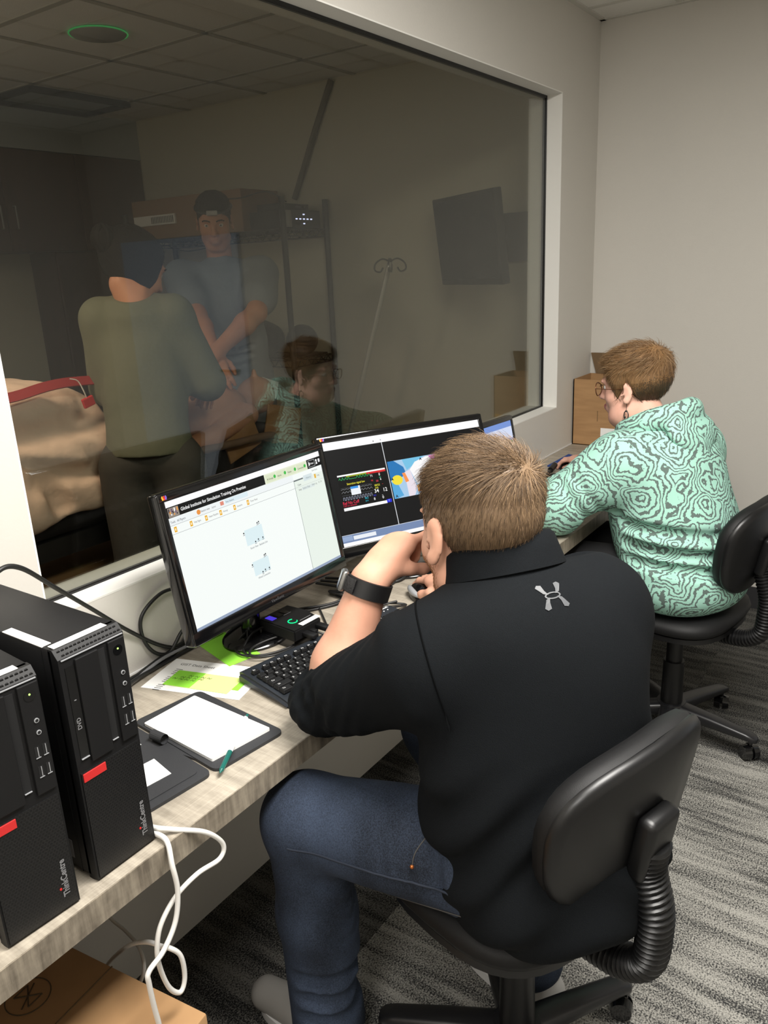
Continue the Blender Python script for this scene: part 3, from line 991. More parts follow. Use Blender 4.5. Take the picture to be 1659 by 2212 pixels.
def patient_screen(b, w, h):
    s = Screen(b, w, h)
    s.rect(0, 0, 1, 1, (14, 15, 17, 1.0))
    s.rect(0, 0, 1, 0.075, WHT); s.disc(0.30, 0.052, 0.0016, (60, 60, 60, 1), 8); s.disc(0.345, 0.05, 0.0018, (170, 170, 180, 1), 8)
    # patient-monitor window
    a0, a1, c0, c1 = 0.045, 0.335, 0.325, 0.655

    def R(u, v):
        return (a0 + (a1 - a0) * u, c0 + (c1 - c0) * v)

    def rr(u0, v0, u1, v1, c):
        p, q = R(u0, v0), R(u1, v1)
        s.rect(p[0], p[1], q[0], q[1], c)
    rr(0, 0, 1, 1, (6, 7, 8, 1)); rr(0, 0, 1, 0.045, WHT); rr(0.18, 0.045, 0.62, 0.085, (150, 160, 20, 1)); rr(0.60, 0.045, 1, 0.10, (220, 40, 45, 1))
    g = (40, 170, 90, 1)
    pts = []
    for i in range(34):
        u = 0.02 + 0.66 * i / 33
        sp = (i % 3 == 1) and not (11 < i < 19)
        pts.append(R(u, 0.14 - (0.07 if sp else 0.0) + 0.012 * (i % 2)))
    s.line(pts, 0.0012, g)
    s.text('Saturation signal low', *R(0.16, 0.31), 0.0075, (235, 225, 60, 1), 0.82)
    wv = (150, 152, 156, 1)
    for r0, amp, n in ((0.43, 0.02, 28), (0.53, 0.05, 30)):
        s.line([R(0.02 + 0.64 * i / n, r0 - amp * ((i * 7) % 3) / 2) for i in range(n + 1)], 0.0008, wv)
    s.line([R(0.02, 0.385), R(0.66, 0.385)], 0.0007, (90, 92, 96, 1)); s.line([R(0.02, 0.60), R(0.66, 0.60)], 0.0007, (90, 92, 96, 1))
    sq = []
    for i in range(11):
        u = 0.03 + 0.62 * i / 11
        sq += [R(u, 0.74), R(u + 0.006, 0.655), R(u + 0.03, 0.655), R(u + 0.034, 0.74)]
    s.line(sq, 0.0010, (160, 165, 185, 1))
    rr(0.215, 0.375, 0.41, 0.62, (240, 243, 248, 1)); rr(0.215, 0.375, 0.375, 0.44, (60, 150, 230, 1))
    s.text('Ref No Cuff', *R(0.0, 0.86), 0.011, (225, 50, 80, 1), 0.85); s.text('Cuff not detected', *R(0.0, 0.92), 0.0062, (200, 40, 70, 1), 0.85)
    for (u, v, tx, sz, c) in ((0.66, 0.20, '71', 0.008, (240, 240, 240, 1)), (0.84, 0.20, '0', 0.009, (240, 240, 240, 1)), (0.84, 0.13, 'HR', 0.004, (210, 60, 70, 1)),
                              (0.84, 0.27, '60', 0.005, (60, 200, 150, 1)), (0.66, 0.33, '98', 0.006, (200, 50, 60, 1)), (0.76, 0.37, '58', 0.007, (210, 60, 80, 1)),
                              (0.85, 0.335, '6', 0.008, (240, 240, 240, 1)), (0.71, 0.49, '88/52', 0.007, (220, 215, 60, 1)), (0.71, 0.56, '(64)', 0.006, (220, 215, 60, 1)),
                              (0.87, 0.47, '--', 0.006, (210, 60, 60, 1)), (0.68, 0.68, '34', 0.0135, (245, 245, 245, 1)), (0.86, 0.68, '12', 0.0135, (245, 245, 245, 1)),
                              (0.46, 0.80, '38.2', 0.006, (50, 190, 210, 1)), (0.46, 0.88, '37.9', 0.005, (50, 190, 210, 1)), (0.65, 0.77, '0.3', 0.006, (60, 60, 220, 1)),
                              (0.64, 0.88, '8', 0.009, (240, 240, 240, 1)), (0.82, 0.88, '0', 0.010, (240, 240, 240, 1)), (0.82, 0.79, '--', 0.006, (240, 240, 240, 1))):
        s.text(tx, *R(u, v), sz, c)
    rr(0, 0.955, 0.90, 1.04, WHT); rr(0.90, 0.93, 1, 1.03, (40, 50, 220, 1)); s.text('Y', *R(0.93, 1.0), 0.007, (200, 205, 255, 1))
    s.rect(0.345, 0.075, 0.349, 0.895, (225, 228, 232, 1))
    # video picture of the bedside
    b0, b1, e0, e1 = 0.355, 0.665, 0.275, 0.645

    def V(pts, c):
        s.poly([(b0 + (b1 - b0) * u, e0 + (e1 - e0) * v) for u, v in pts], c)
    V([(0, 0), (1, 0), (1, 1), (0, 1)], (170, 205, 235, 1))
    V([(0, 0), (0.13, 0), (0.3, 0.2), (0.34, 0.42), (0.12, 0.5), (0, 0.5)], (40, 120, 185, 1))
    V([(0.3, 0), (0.75, 0), (0.5, 0.2), (0.36, 0.3)], (120, 195, 230, 1))
    V([(0.0, 0.55), (0.12, 0.6), (0.2, 0.95), (0.05, 1), (0, 1)], (90, 170, 220, 1))
    V([(0.3, 0.35), (0.42, 0.3), (0.5, 0.8), (0.42, 1), (0.3, 1)], (235, 225, 235, 1))
    V([(0.42, 0.3), (0.55, 0.12), (0.8, 0.02), (1, 0), (1, 0.5), (0.9, 0.62), (0.7, 0.7), (0.52, 0.72)], (252, 250, 250, 1))
    V([(0.5, 0.74), (0.62, 0.72), (0.92, 0.58), (0.9, 0.68), (0.66, 0.86), (0.5, 0.88)], (255, 190, 110, 1))
    V([(0.5, 0.86), (0.66, 0.84), (0.9, 0.66), (0.9, 0.71), (0.66, 0.91), (0.5, 0.92)], (240, 140, 40, 1))
    V([(0.62, 0.93), (0.9, 0.7), (1, 0.55), (1, 1), (0.56, 1)], (90, 60, 130, 1))
    V([(0.7, 0.95), (0.84, 0.8), (0.9, 0.95), (0.8, 1)], (170, 70, 110, 1))
    V([(0.86, 0.7), (1, 0.5), (1, 0.72), (0.92, 0.8)], (60, 40, 100, 1))
    V([(0.85, 0.02), (1, 0), (1, 0.12), (0.9, 0.14)], (220, 120, 200, 1))
    V([(0.13 + 0.11 * math.cos(a), 0.52 + 0.13 * math.sin(a)) for a in [i * math.pi / 8 for i in range(16)]], (245, 225, 60, 1))
    V([(0.25, 0.36), (0.31, 0.36), (0.36, 0.6), (0.29, 0.62)], (250, 150, 80, 1))
    for (u, v) in ((0.68, 0.06), (0.035, 0.47), (0.055, 0.93), (0.74, 0.9)):
        V([(u - 0.03, v + 0.05), (u, v - 0.04), (u + 0.03, v + 0.05), (u, v + 0.02)], (30, 40, 60, 1))
    s.rect(0, 0.895, 1, 0.965, (120, 140, 178, 1)); s.rect(0.0, 0.905, 0.06, 0.95, (150, 170, 205, 1)); s.rect(0.065, 0.912, 0.20, 0.948, (236, 240, 246, 1)); s.rect(0, 0.965, 1, 1, WHT)
    s.rect(0, 0.892, 1, 0.897, (210, 216, 226, 1))
    return s.mats


def small_screen(b, w, h):
    s = Screen(b, w, h)
    s.rect(0, 0, 1, 1, (120, 150, 215, 1.0)); s.rect(0, 0.1, 1, 0.3, (210, 220, 245, 1)); s.rect(0.55, 0.34, 0.98, 0.9, (60, 130, 60, 1)); s.rect(0.6, 0.4, 0.9, 0.5, (230, 220, 60, 1))
    s.rect(0.1, 0.35, 0.5, 0.85, (40, 60, 120, 1))
    return s.mats


make_monitor('computer_monitor', 'black monitor with a white console page, nearest on the counter', (1.189, 1.171, 1.012), 0.0113, 0.183, 0.477, 0.268, 'monitors on the counter', console_screen)
make_monitor('computer_monitor', 'black monitor showing a patient monitor window and a bedside video', (1.697, 1.100, 1.016), -0.465, 0.358, 0.477, 0.268, 'monitors on the counter', patient_screen)
make_monitor('computer_monitor', 'small black monitor mostly hidden behind the man\'s head, in front of the woman', (2.345, 1.215, 0.925), -0.10, 0.20, 0.34, 0.20, 'monitors on the counter', small_screen, (0.09, 0.07), False)


# ------------------------------------------------------------------ keyboards and mice
def key_mesh(w, d, legend):
    b = MB()
    b.box((0, 0, 0.0035), (w, d, 0.007), bev=0.0012)
    for v in b.bm.verts:
        if v.co.z > 0.005:
            v.co.x *= 0.86; v.co.y = v.co.y * 0.84 + 0.0006
    if legend:
        b.mi = 1
        text_into(b, legend, 0.0062, Matrix.Translation((-w * 0.30, d * 0.02, 0.0072)))
    bmesh.ops.recalc_face_normals(b.bm, faces=b.bm.faces)
    me = bpy.data.meshes.new('key')
    b.bm.to_mesh(me); b.bm.free()
    me.materials.append(M['blkm']); me.materials.append(M['white'])
    return me


def make_keyboard(loc, rz, label, big=True):
    t = empty('keyboard', loc, rz, label, 'keyboard', 'keyboards on the counter')
    L, D = (0.452, 0.172) if big else (0.44, 0.15)
    b = MB()
    pr = [(-D / 2, 0.004), (-D / 2 + 0.006, 0.0), (D / 2, 0.0), (D / 2, 0.022), (D / 2 - 0.012, 0.025), (-D / 2 + 0.035, 0.0165), (-D / 2 + 0.006, 0.0125)]
    vs = b.poly([(-L / 2, y, z) for y, z in pr], L, Vector((1, 0, 0)))
    es = [e for e in b.bm.edges if abs(e.verts[0].co.x - e.verts[1].co.x) < 1e-6]
    bmesh.ops.bevel(b.bm, geom=es, offset=0.006, segments=3, affect='EDGES')
    ve = [e for e in b.bm.edges if abs(e.verts[0].co.x - e.verts[1].co.x) < 1e-6 and False]
    b.done('tray', mat('keyboard_tray', rgb(34, 38, 44), 0.45), t, smooth=40)
    b = MB(); b.bb((-L / 2 + 0.016, 0.0575 * D / 0.178, 0.0215), (L / 2 - 0.016, D / 2 - 0.010, 0.0252)) if False else None
    b.bm.free()
    rows = [(0.054, ['Esc', '', 'F1', 'F2', 'F3', 'F4', '', 'F5', 'F6', 'F7', 'F8', '', 'F9', '10', '11', '12', '', 'P', 'S', 'B']),
            (0.031, ['`', '1', '2', '3', '4', '5', '6', '7', '8', '9', '0', '-', '=', 'Bk2', '', 'I', 'H', 'U', '', 'N', '/', '*', '-']),
            (0.0115, ['Tab1.5', 'Q', 'W', 'E', 'R', 'T', 'Y', 'U', 'I', 'O', 'P', '[', ']', '\\1.5', '', 'D', 'E', 'D', '', '7', '8', '9', '+']),
            (-0.008, ['Cap1.75', 'A', 'S', 'D', 'F', 'G', 'H', 'J', 'K', 'L', ';', '\'', 'En2.25', '', '', '', '', '', '4', '5', '6']),
            (-0.0275, ['Sh2.25', 'Z', 'X', 'C', 'V', 'B', 'N', 'M', ',', '.', '?', 'Sh2.75', '', '', '^', '', '', '1', '2', '3', 'E']),
            (-0.047, ['Ct1.5', 'W1.25', 'Al1.25', ' 5.5', 'Al1.25', 'W1.25', 'Ct1.5', '', '<', 'v', '>', '', '01.9', '.'])]
    import re
    u = 0.0187 if big else 0.0182
    cache = {}
    n = 0
    for yy, ks in rows:
        x = -L / 2 + 0.014
        for k in ks:
            mt = re.match(r'^(.*?)(\d\.\d+|(?<=[a-zA-Z])2)$', k) if len(k) > 2 or k in ('Bk2',) else None
            lab, wd = (mt.group(1), float(mt.group(2))) if mt else (k, 1.0)
            if k == '':
                x += u * (0.45 if yy > 0.04 else 0.32) if yy > -0.006 else u * (0.5)
                continue
            if yy < -0.006 and x > 0.137 and False:
                pass
            if x + wd * u > L / 2 - 0.006 or n >= 99:
                break
            hh = 0.011 if yy > 0.04 else 0.0172
            ck = (round(wd, 2), hh, lab)
            if ck not in cache:
                cache[ck] = key_mesh(wd * u - 0.0016, hh, lab.strip()[:2])
            o = link('key', cache[ck], t)
            y = yy * (D - 0.02) / 0.158
            o.location = (x + wd * u / 2, y, 0.0185 + (y + 0.05) * 0.062)
            o.rotation_euler = (0.06, 0, 0)
            x += wd * u
            n += 1
    if big:
        b = MB(); text_into(b, 'Microsoft', 0.0105, Matrix.Translation((0.168, D / 2 - 0.0150, 0.0258)) @ Matrix.Rotation(0.05, 4, 'X'), bold=0.02)
        b.done('lettering', M['white'], t)
        b = MB()
        for i in range(4):
            b.cyl((0.160 + i * 0.013, D / 2 - 0.0225, 0.022), (0.160 + i * 0.013, D / 2 - 0.0225, 0.0252), 0.0018, n=10)
        b.done('status_lights', M['white'], t)
    return t


make_keyboard((1.226, 0.993, CT), math.radians(-10.5), 'black full-size keyboard under the man\'s left forearm')
make_keyboard((2.52, 1.075, CT), math.radians(12), 'black keyboard in front of the woman, half hidden by her sleeve', False)


def make_mouse(loc, rz, label, m2, sc=1.0):
    t = empty('computer_mouse', loc, rz, label, 'mouse')
    b = MB(); b.ball((0, 0, 0.0), (0.031 * sc, 0.056 * sc, 0.037 * sc), 28)
    bmesh.ops.bisect_plane(b.bm, geom=b.bm.verts[:] + b.bm.edges[:] + b.bm.faces[:], plane_co=(0, 0, 0.0005), plane_no=(0, 0, -1), clear_outer=True)
    b.done('shell', M['blkg'], t, smooth=60)
    if m2:
        for s in (-1, 1):
            b = MB()
            q = []
            for i in range(13):
                a = -1.0 + 1.9 * i / 12
                q.append((s * 0.0268 * math.cos(a * 0.75), 0.046 * math.sin(a) + 0.004, 0.017 + 0.004 * math.cos(a)))
            b.tube(q, 0.007, 8, rad=[0.003 + 0.006 * math.sin(math.pi * (i + 0.6) / 13.2) for i in range(13)])
            b.done('side_panel', M['silver'], t, smooth=60)
    b = MB(); b.cyl((-0.003, 0.033, 0.030 * sc), (0.003, 0.033, 0.030 * sc), 0.007); b.done('scroll_wheel', M['hole'], t, smooth=40)
    return t


make_mouse((1.584, 1.014, CT), math.radians(-38), 'black and silver mouse under the man\'s right hand', True, 1.05)
make_mouse((2.965, 1.160, CT + 0.004), math.radians(-10), 'black mouse under the woman\'s hand on a blue pad', False)
b = MB(); b.poly([(2.985, 1.276, CT + 0.0003), (2.905, 1.05, CT + 0.0003), (3.10, 1.03, CT + 0.0003), (3.215, 1.275, CT + 0.0003)], 0.004)
tag(b.done('mouse_pad', M['blue']), 'blue cloth mouse pad on the counter at the woman\'s station', 'mouse pad')

# ------------------------------------------------------------------ link box with lights
lk_ = empty('control_box', (1.240, 1.158, CT), math.radians(-3), 'black control box with a green ring light under the nearest monitor', 'control box')
b = MB(); b.poly([(-0.05, -0.058, 0.022), (0.038, -0.058, 0.022), (0.055, 0.0, 0.022), (0.05, 0.062, 0.022), (-0.045, 0.062, 0.022)], 0.028)
es = [e for e in b.bm.edges]
bmesh.ops.bevel(b.bm, geom=es, offset=0.003, segments=2, affect='EDGES')
b.done('case', M['blkm'], lk_, smooth=40)
b = MB(); b.bb((-0.045, -0.05, 0.0003), (0.035, 0.055, 0.022)); b.done('stand', M['blkg'], lk_)
b = MB(); pts = [(-0.012 + 0.0105 * math.cos(a), -0.016 + 0.0105 * math.sin(a), 0.0502) for a in [0.9 + i * 4.9 / 24 for i in range(25)]]; b.tube(pts, 0.0013, 6); b.done('ring_light', M['green_led'], lk_)
b = MB(); b.bb((-0.016, -0.052, 0.0495), (0.044, -0.037, 0.0505)); b.done('paper_label', M['paper'], lk_)
b = MB(); b.bb((0.0, -0.0285, 0.0498), (0.036, -0.0268, 0.0504)); b.bb((0.0, 0.024, 0.0498), (0.024, 0.0252, 0.0504)); b.done('printed_line', M['grey'], lk_)
for i in range(3):
    b = MB(); b.bb((-0.036 + i * 0.022, 0.026, 0.049), (-0.021 + i * 0.022, 0.050, 0.0512)); b.done('button', M['blue_led'] if i == 0 else M['blkg'], lk_, )
b = MB(); b.box((-0.018, -0.075, 0.034), (0.018, 0.036, 0.010), bev=0.003); b.done('plug', M['blk'], lk_, smooth=40)
b = MB(); b.box((0.026, -0.075, 0.036), (0.018, 0.034, 0.012), bev=0.003); b.done('plug', M['blk'], lk_, smooth=40)
b = MB(); b.box((0.003, -0.066, 0.032), (0.013, 0.018, 0.009), bev=0.002); b.done('plug', M['blk'], lk_, smooth=40)

# ------------------------------------------------------------------ papers, notes, folder
def sheet(name, pts, th, m, z=CT):
    b = MB(); b.poly([(x, y, z) for x, y in pts], th)
    return b.done(name, m)


ps = empty('data_sheet', (0.995, 1.20, CT), 0, 'white printed data sheet on the counter beside the keyboard', 'paper')
Xp = Matrix.Translation((-0.995, -1.20, -CT))
b = MB(); b.poly([(1.027, 1.318, CT + 0.0003), (0.900, 1.285, CT + 0.0003), (0.968, 1.066, CT + 0.0003), (1.095, 1.100, CT + 0.0003)], 0.0006); b.done('sheet', M['paper'], ps, local=Xp)
ax = Vector((0.068, -0.219, 0)).normalized(); ay = Vector((0.127, 0.034, 0)).normalized()
PX = Matrix(((ax.x, ay.x, 0, 1.010), (ax.y, ay.y, 0, 1.288), (0, 0, 1, CT + 0.0012), (0, 0, 0, 1)))
b = MB(); text_into(b, 'GIST Data Sheet', 0.0125, PX); 
for i in range(14):
    q = PX @ Matrix.Translation((0.004, -0.020 - 0.0068 * i, 0))
    if i not in (4, 9):
        b.poly([q @ Vector(p) for p in ((0, 0, 0), (0.016, 0, 0), (0.016, 0.0018, 0), (0, 0.0018, 0))])
b.done('lettering', M['ink'], ps, local=Xp)
b = MB(); text_into(b, 'GL  BAL', 0.0125, PX @ Matrix.Translation((0.150, 0.012, 0))); b.mi = 1; text_into(b, 'INST.', 0.0135, PX @ Matrix.Translation((0.150, -0.004, 0)))
b.mi = 2; q = PX @ Vector((0.1705, 0.0165, 0)); b.cyl(q, q + Vector((0, 0, 0.0004)), 0.0048, n=16)
b.done('logo_print', [mat('pale_print', rgb(150, 165, 175), 0.8), mat('blue_print', rgb(60, 120, 180), 0.8), mat('orange_print', rgb(240, 180, 80), 0.8)], ps, local=Xp)

b = MB(); q1 = [(0.991, 1.268), (0.931, 1.252), (0.972, 1.104), (1.036, 1.118)]
b.poly([(x, y, CT + 0.0016) for x, y in q1], 0.0005)
for f in b.bm.faces: f.material_index = 1
b.bm.faces.ensure_lookup_table()
sn = b.done('sticky_note', [M['limepale'], M['limepale']]); tag(sn, 'pale lime sticky note lying on the white data sheet', 'sticky note', 'lime notes on the counter')
b = MB(); b.poly([(0.991, 1.268, CT + 0.0023), (0.931, 1.252, CT + 0.0023), (0.949, 1.190, CT + 0.0023), (1.010, 1.205, CT + 0.0023)], 0.0003); b.done('printed_band', M['lime'], sn)
b = MB()
for k in range(3):
    for j in range(4):
        p = Vector((0.958 + 0.012 * k + 0.004 * j, 1.252 - 0.014 * j - 0.012 * k, CT + 0.0028)); b.tube(spline([p, p + Vector((0.006, -0.003, 0)), p + Vector((0.001, -0.006, 0)), p + Vector((0.007, -0.009, 0))], 3), 0.0004, 4)
b.done('handwriting', M['ink'], sn)
b = MB(); b.poly([(1.030, 1.135, CT + 0.0010), (0.985, 1.125, CT + 0.0010), (0.993, 1.093, CT + 0.0010), (1.042, 1.106, CT + 0.0010)], 0.0004)
tag(b.done('sticky_note', M['lime']), 'green sticky note corner peeking out beneath the pale note', 'sticky note', 'lime notes on the counter')
b = MB(); b.poly([(1.183, 1.335, CT + 0.0004), (1.098, 1.320, CT + 0.0004), (1.060, 1.185, CT + 0.0004), (1.140, 1.168, CT + 0.0004)], 0.0006)
tag(b.done('sticky_note', M['lime']), 'bright green paper note half under the nearest monitor', 'sticky note', 'lime notes on the counter')

fo = empty('leather_folder', (0.80, 1.04, CT), 0, 'open charcoal leather folder with a notepad on the counter', 'folder')
Xf = Matrix.Translation((-0.80, -1.04, -CT))


def rounded(pts, r, n=5):
    out = []
    k = len(pts)
    for i in range(k):
        p0, p1, p2 = Vector(pts[i - 1]), Vector(pts[i]), Vector(pts[(i + 1) % k])
        a, c = p1 + (p0 - p1).normalized() * r, p1 + (p2 - p1).normalized() * r
        for j in range(n + 1):
            u = j / n
            out.append((1 - u) ** 2 * a + 2 * u * (1 - u) * p1 + u * u * c)
    return out


b = MB(); b.poly([(p.x, p.y, CT + 0.0004) for p in rounded([(0.948, 1.158), (0.925, 0.906), (0.772, 0.926), (0.800, 1.180)], 0.016)], 0.006)
b.done('back_cover', M['leather'], fo, smooth=40, local=Xf)
b = MB(); b.poly([(p.x, p.y, CT + 0.0004) for p in rounded([(0.793, 1.182), (0.765, 0.928), (0.606, 0.946), (0.636, 1.200)], 0.016)], 0.006)
b.done('front_cover', M['leather'], fo, smooth=40, local=Xf)
b = MB(); b.bb((-0.012, -0.126, 0.0003), (0.012, 0.126, 0.005)); b.move(b.bm.verts, Matrix.Translation((0.7835, 1.054, CT)) @ Matrix.Rotation(0.105, 4, 'Z')); b.done('spine', M['leather'], fo, local=Xf)
b = MB()
for q in ([(0.768, 1.10), (0.752, 0.948), (0.632, 0.962), (0.648, 1.114)],):
    b.poly([(p.x, p.y, CT + 0.0062) for p in rounded(q, 0.01)], 0.0016)
o = b.done('pocket', M['leather'], fo, smooth=40, local=Xf)
b = MB(); b.poly([(x, y, CT + 0.0078) for x, y in [(0.737, 1.045), (0.724, 0.985), (0.660, 0.995), (0.672, 1.055)]], 0.0008); b.done('pocket_card', M['paper'], fo, local=Xf)
b = MB(); b.poly([(x, y, CT + 0.0063) for x, y in [(0.760, 1.135), (0.752, 1.07), (0.70, 1.078), (0.708, 1.142)]], 0.0006); b.done('loose_card', M['paper'], fo, local=Xf)
b = MB(); b.tube([(0.795 - 0.002 * k, 1.075, CT + 0.0065) for k in range(2)], 0.001, 4)
b.tube([(0.782 + 0.010 * math.cos(a), 1.085, CT + 0.0165 + 0.010 * math.sin(a)) for a in [i * math.pi / 8 for i in range(16)]], 0.0012, 6, closed=True)
b.bm.free()
b = MB(); q = [(0.780 + 0.0095 * math.cos(a), CT + 0.0165 + 0.0095 * math.sin(a)) for a in [i * math.pi / 9 for i in range(18)]]
for i in range(18):
    a_, c_ = q[i], q[(i + 1) % 18]
    b.poly([(a_[0], 1.066, a_[1]), (c_[0], 1.066, c_[1]), (c_[0], 1.098, c_[1]), (a_[0], 1.098, a_[1])])
b.done('pen_loop', M['leather'], fo, smooth=60, local=Xf)
npd = empty('notepad', (0.85, 1.04, CT + 0.0066), 0, 'blank white notepad lying in the open leather folder', 'notepad')
b = MB(); b.poly([(p.x - 0.85, p.y - 1.04, 0) for p in rounded([(0.922, 1.143), (0.912, 0.929), (0.786, 0.950), (0.801, 1.150)], 0.003, 2)], 0.0055); b.done('pages', M['paper'], npd)
b = MB()
for k in range(9):
    b.bb((0.066 - 0.13, 0.0 + 0.0, 0.0), (0.066 - 0.13, 0.0, 0.0)) if False else None
b.bm.free()
pn = empty('ballpoint_pen', (0.834, 0.945, CT + 0.0165), 0, 'white pen with a dark teal grip lying across the notepad corner', 'pen')
p0 = Vector((0.918, 0.992, CT + 0.0165)); p1 = Vector((0.764, 0.908, CT + 0.0125)); dv = (p1 - p0)
Xn = Matrix.Translation(-Vector((0.834, 0.945, CT + 0.0165)))
b = MB(); b.cyl(p0 + dv * 0.06, p0 + dv * 0.66, 0.0042); b.done('barrel', M['paper'], pn, smooth=40, local=Xn)
b = MB(); b.cyl(p0 + dv * 0.66, p0 + dv * 0.95, 0.0046, 0.0042); b.cyl(p0 + dv * 0.95, p0 + dv * 1.0, 0.0040, 0.0008); b.done('grip', M['teal'], pn, smooth=40, local=Xn)
b = MB(); b.cyl(p0, p0 + dv * 0.06, 0.0026); b.done('push_button', M['teal'], pn, smooth=40, local=Xn)
b = MB(); a_ = p0 + dv * 0.08 + Vector((0, 0, 0.0055)); b.cyl(a_, a_ + dv * 0.25, 0.0014); b.done('clip', M['paper'], pn, smooth=40, local=Xn)


# ------------------------------------------------------------------ cables
def cable(pts, r, m, label, name='cable', n=8, group=None, ends=None):
    b = MB()
    b.tube(spline(pts, 8), r, n)
    o = b.done(name, m, smooth=70)
    tag(o, label, 'cable', group)
    return o


Z = CT + 0.005
cable([(0.60, 1.205, 1.02), (0.600, 1.215, 1.09), (0.625, 1.215, 1.115), (0.665, 1.225, 1.10), (0.74, 1.265, 1.03), (0.83, 1.31, 0.945), (0.93, 1.335, 0.845), (1.01, 1.335, 0.775), (1.08, 1.325, Z + 0.002), (1.17, 1.32, Z)],
      0.0045, M['cablek'], 'thick black cable arching from behind the tower computer down the wall')
cable([(1.16, 1.30, 0.93), (1.08, 1.325, 0.90), (1.02, 1.335, 0.897), (0.967, 1.338, 0.865), (0.962, 1.338, 0.815), (0.985, 1.336, 0.770), (1.02, 1.33, Z + 0.012), (1.06, 1.33, 0.79), (1.09, 1.325, 0.806), (1.14, 1.31, 0.81)],
      0.0042, M['cablek'], 'black cable looping against the wall left of the nearest monitor')
for i in range(4):
    dy = 0.009 * i
    cable([(0.62, 1.235 + 0.014 * i, Z + 0.004 + 0.007 * (i % 2)), (0.76, 1.250 + dy, Z + 0.002 + 0.008 * (i % 2)), (0.88, 1.295 + dy * 0.7, Z + 0.002 + 0.008 * ((i + 1) % 2)), (0.99, 1.318 + dy * 0.4, Z + 0.010 * (i % 2)), (1.10, 1.322 + dy * 0.4, Z + 0.006 * i), (1.26, 1.33 - dy * 0.5, Z + 0.004 * i)],
          0.0038, M['cablek'] if i != 1 else M['cableg'], 'dark cable in the bundle running along the wall behind the sheet', group='cables bundled along the wall')
cable([(1.215, 1.20, CT + 0.035), (1.17, 1.215, CT + 0.028), (1.125, 1.205, Z + 0.002), (1.120, 1.165, Z), (1.17, 1.125, Z), (1.22, 1.115, Z), (1.245, 1.135, Z + 0.008), (1.20, 1.165, Z + 0.013), (1.14, 1.185, Z + 0.009), (1.105, 1.160, Z + 0.009), (1.140, 1.118, Z + 0.006), (1.25, 1.112, Z)],
      0.0026, M['cablek'], 'thin black cable coiled in front of the control box')
cable([(1.225, 1.20, CT + 0.04), (1.19, 1.235, CT + 0.03), (1.13, 1.235, Z + 0.004), (1.105, 1.19, Z + 0.002), (1.13, 1.142, Z + 0.004), (1.19, 1.118, Z + 0.004), (1.215, 1.132, Z + 0.006)],
      0.0026, M['cablek'], 'second thin black loop over the bright green note')
cable([(1.242, 1.092, CT + 0.032), (1.25, 1.07, CT + 0.024), (1.268, 1.066, Z + 0.002), (1.29, 1.085, Z), (1.33, 1.13, Z), (1.40, 1.21, Z)],
      0.0024, M['cablek'], 'thin black lead curving from the control box plugs past the keyboard')
for i in range(2):
    cable([(1.30, 1.235 + 0.01 * i, Z + 0.02), (1.36, 1.222 + 0.012 * i, Z + 0.004 * i), (1.42, 1.185 + 0.012 * i, Z), (1.47, 1.165 + 0.010 * i, Z + 0.003)],
          0.0035, M['cablek'], 'dark cable leading from under the nearest monitor to the grey tied bundle', group='cables to the tied bundle')
cb = empty('cable_bundle', (1.455, 1.155, CT), 0, 'tied bundle of grey and black cable between the two monitors', 'cable')
b = MB()
for i in range(4):
    b.tube(spline([(-0.035 + 0.009 * i, -0.03, 0.006 + 0.003 * i), (-0.022 + 0.011 * i, -0.005, 0.016 + 0.002 * i), (0.0 + 0.010 * i, 0.008 + 0.002 * i, 0.012), (0.012 + 0.007 * i, -0.02, 0.010 + 0.003 * i), (-0.004 + 0.008 * i, -0.036, 0.006)], 6, closed=True), 0.0026, 6, closed=True)
b.done('grey_loops', M['cableg'], cb, smooth=70)
b = MB()
for i in range(4):
    b.tube(spline([(0.0 + 0.006 * i, 0.0, 0.012), (0.012 + 0.006 * i, 0.035, 0.016 + 0.004 * (i % 2)), (0.02 + 0.005 * i, 0.075, 0.010), (0.035, 0.09, 0.006), (0.02 + 0.004 * i, 0.05, 0.005), (0.008 + 0.004 * i, 0.01, 0.006)], 6, closed=True), 0.0028, 6, closed=True)
b.done('black_loops', M['cablek'], cb, smooth=70)
b = MB(); b.box((0.014, 0.012, 0.012), (0.034, 0.016, 0.024), 0.4, bev=0.004); b.done('tie', M['blk'], cb, smooth=40)
for i in range(3):
    cable([(1.50 + 0.02 * i, 1.30, Z + 0.01), (1.52 + 0.03 * i, 1.24, Z + 0.004), (1.53 + 0.05 * i, 1.17 - 0.02 * i, Z), (1.60 + 0.05 * i, 1.13, Z + 0.006 * i), (1.68, 1.14 + 0.02 * i, Z)],
          0.0038, M['cablek'], 'black cable behind the raised hand under the patient monitor', group='cables under the patient monitor')
cable([(1.405, 1.055, Z + 0.004), (1.45, 1.075, Z + 0.012), (1.50, 1.050, Z + 0.004), (1.515, 1.02, Z), (1.47, 1.03, Z + 0.008), (1.42, 1.048, Z + 0.010), (1.47, 1.062, Z + 0.006), (1.505, 1.04, Z + 0.010)],
      0.0030, M['cablek'], 'black cord loops at the far end of the man\'s keyboard')
cable([(2.30, 1.12, Z), (2.36, 1.04, Z), (2.33, 0.965, Z), (2.24, 0.895, Z), (2.19, 0.892, Z), (2.14, 0.915, Z), (2.05, 0.99, Z), (1.98, 1.09, Z)],
      0.0040, M['cablek'], 'black cable looping to the counter edge between man and woman')
cable([(3.02, 1.06, Z), (2.93, 1.14, Z), (2.85, 1.20, Z), (2.76, 1.24, Z), (2.60, 1.29, Z)], 0.0040, M['cablek'], 'black mouse cord below the blue mouse pad')
pg = empty('cable_plug', (2.80, 1.20, CT), 0, 'black plug with a silver end standing by the blue mouse pad', 'plug')
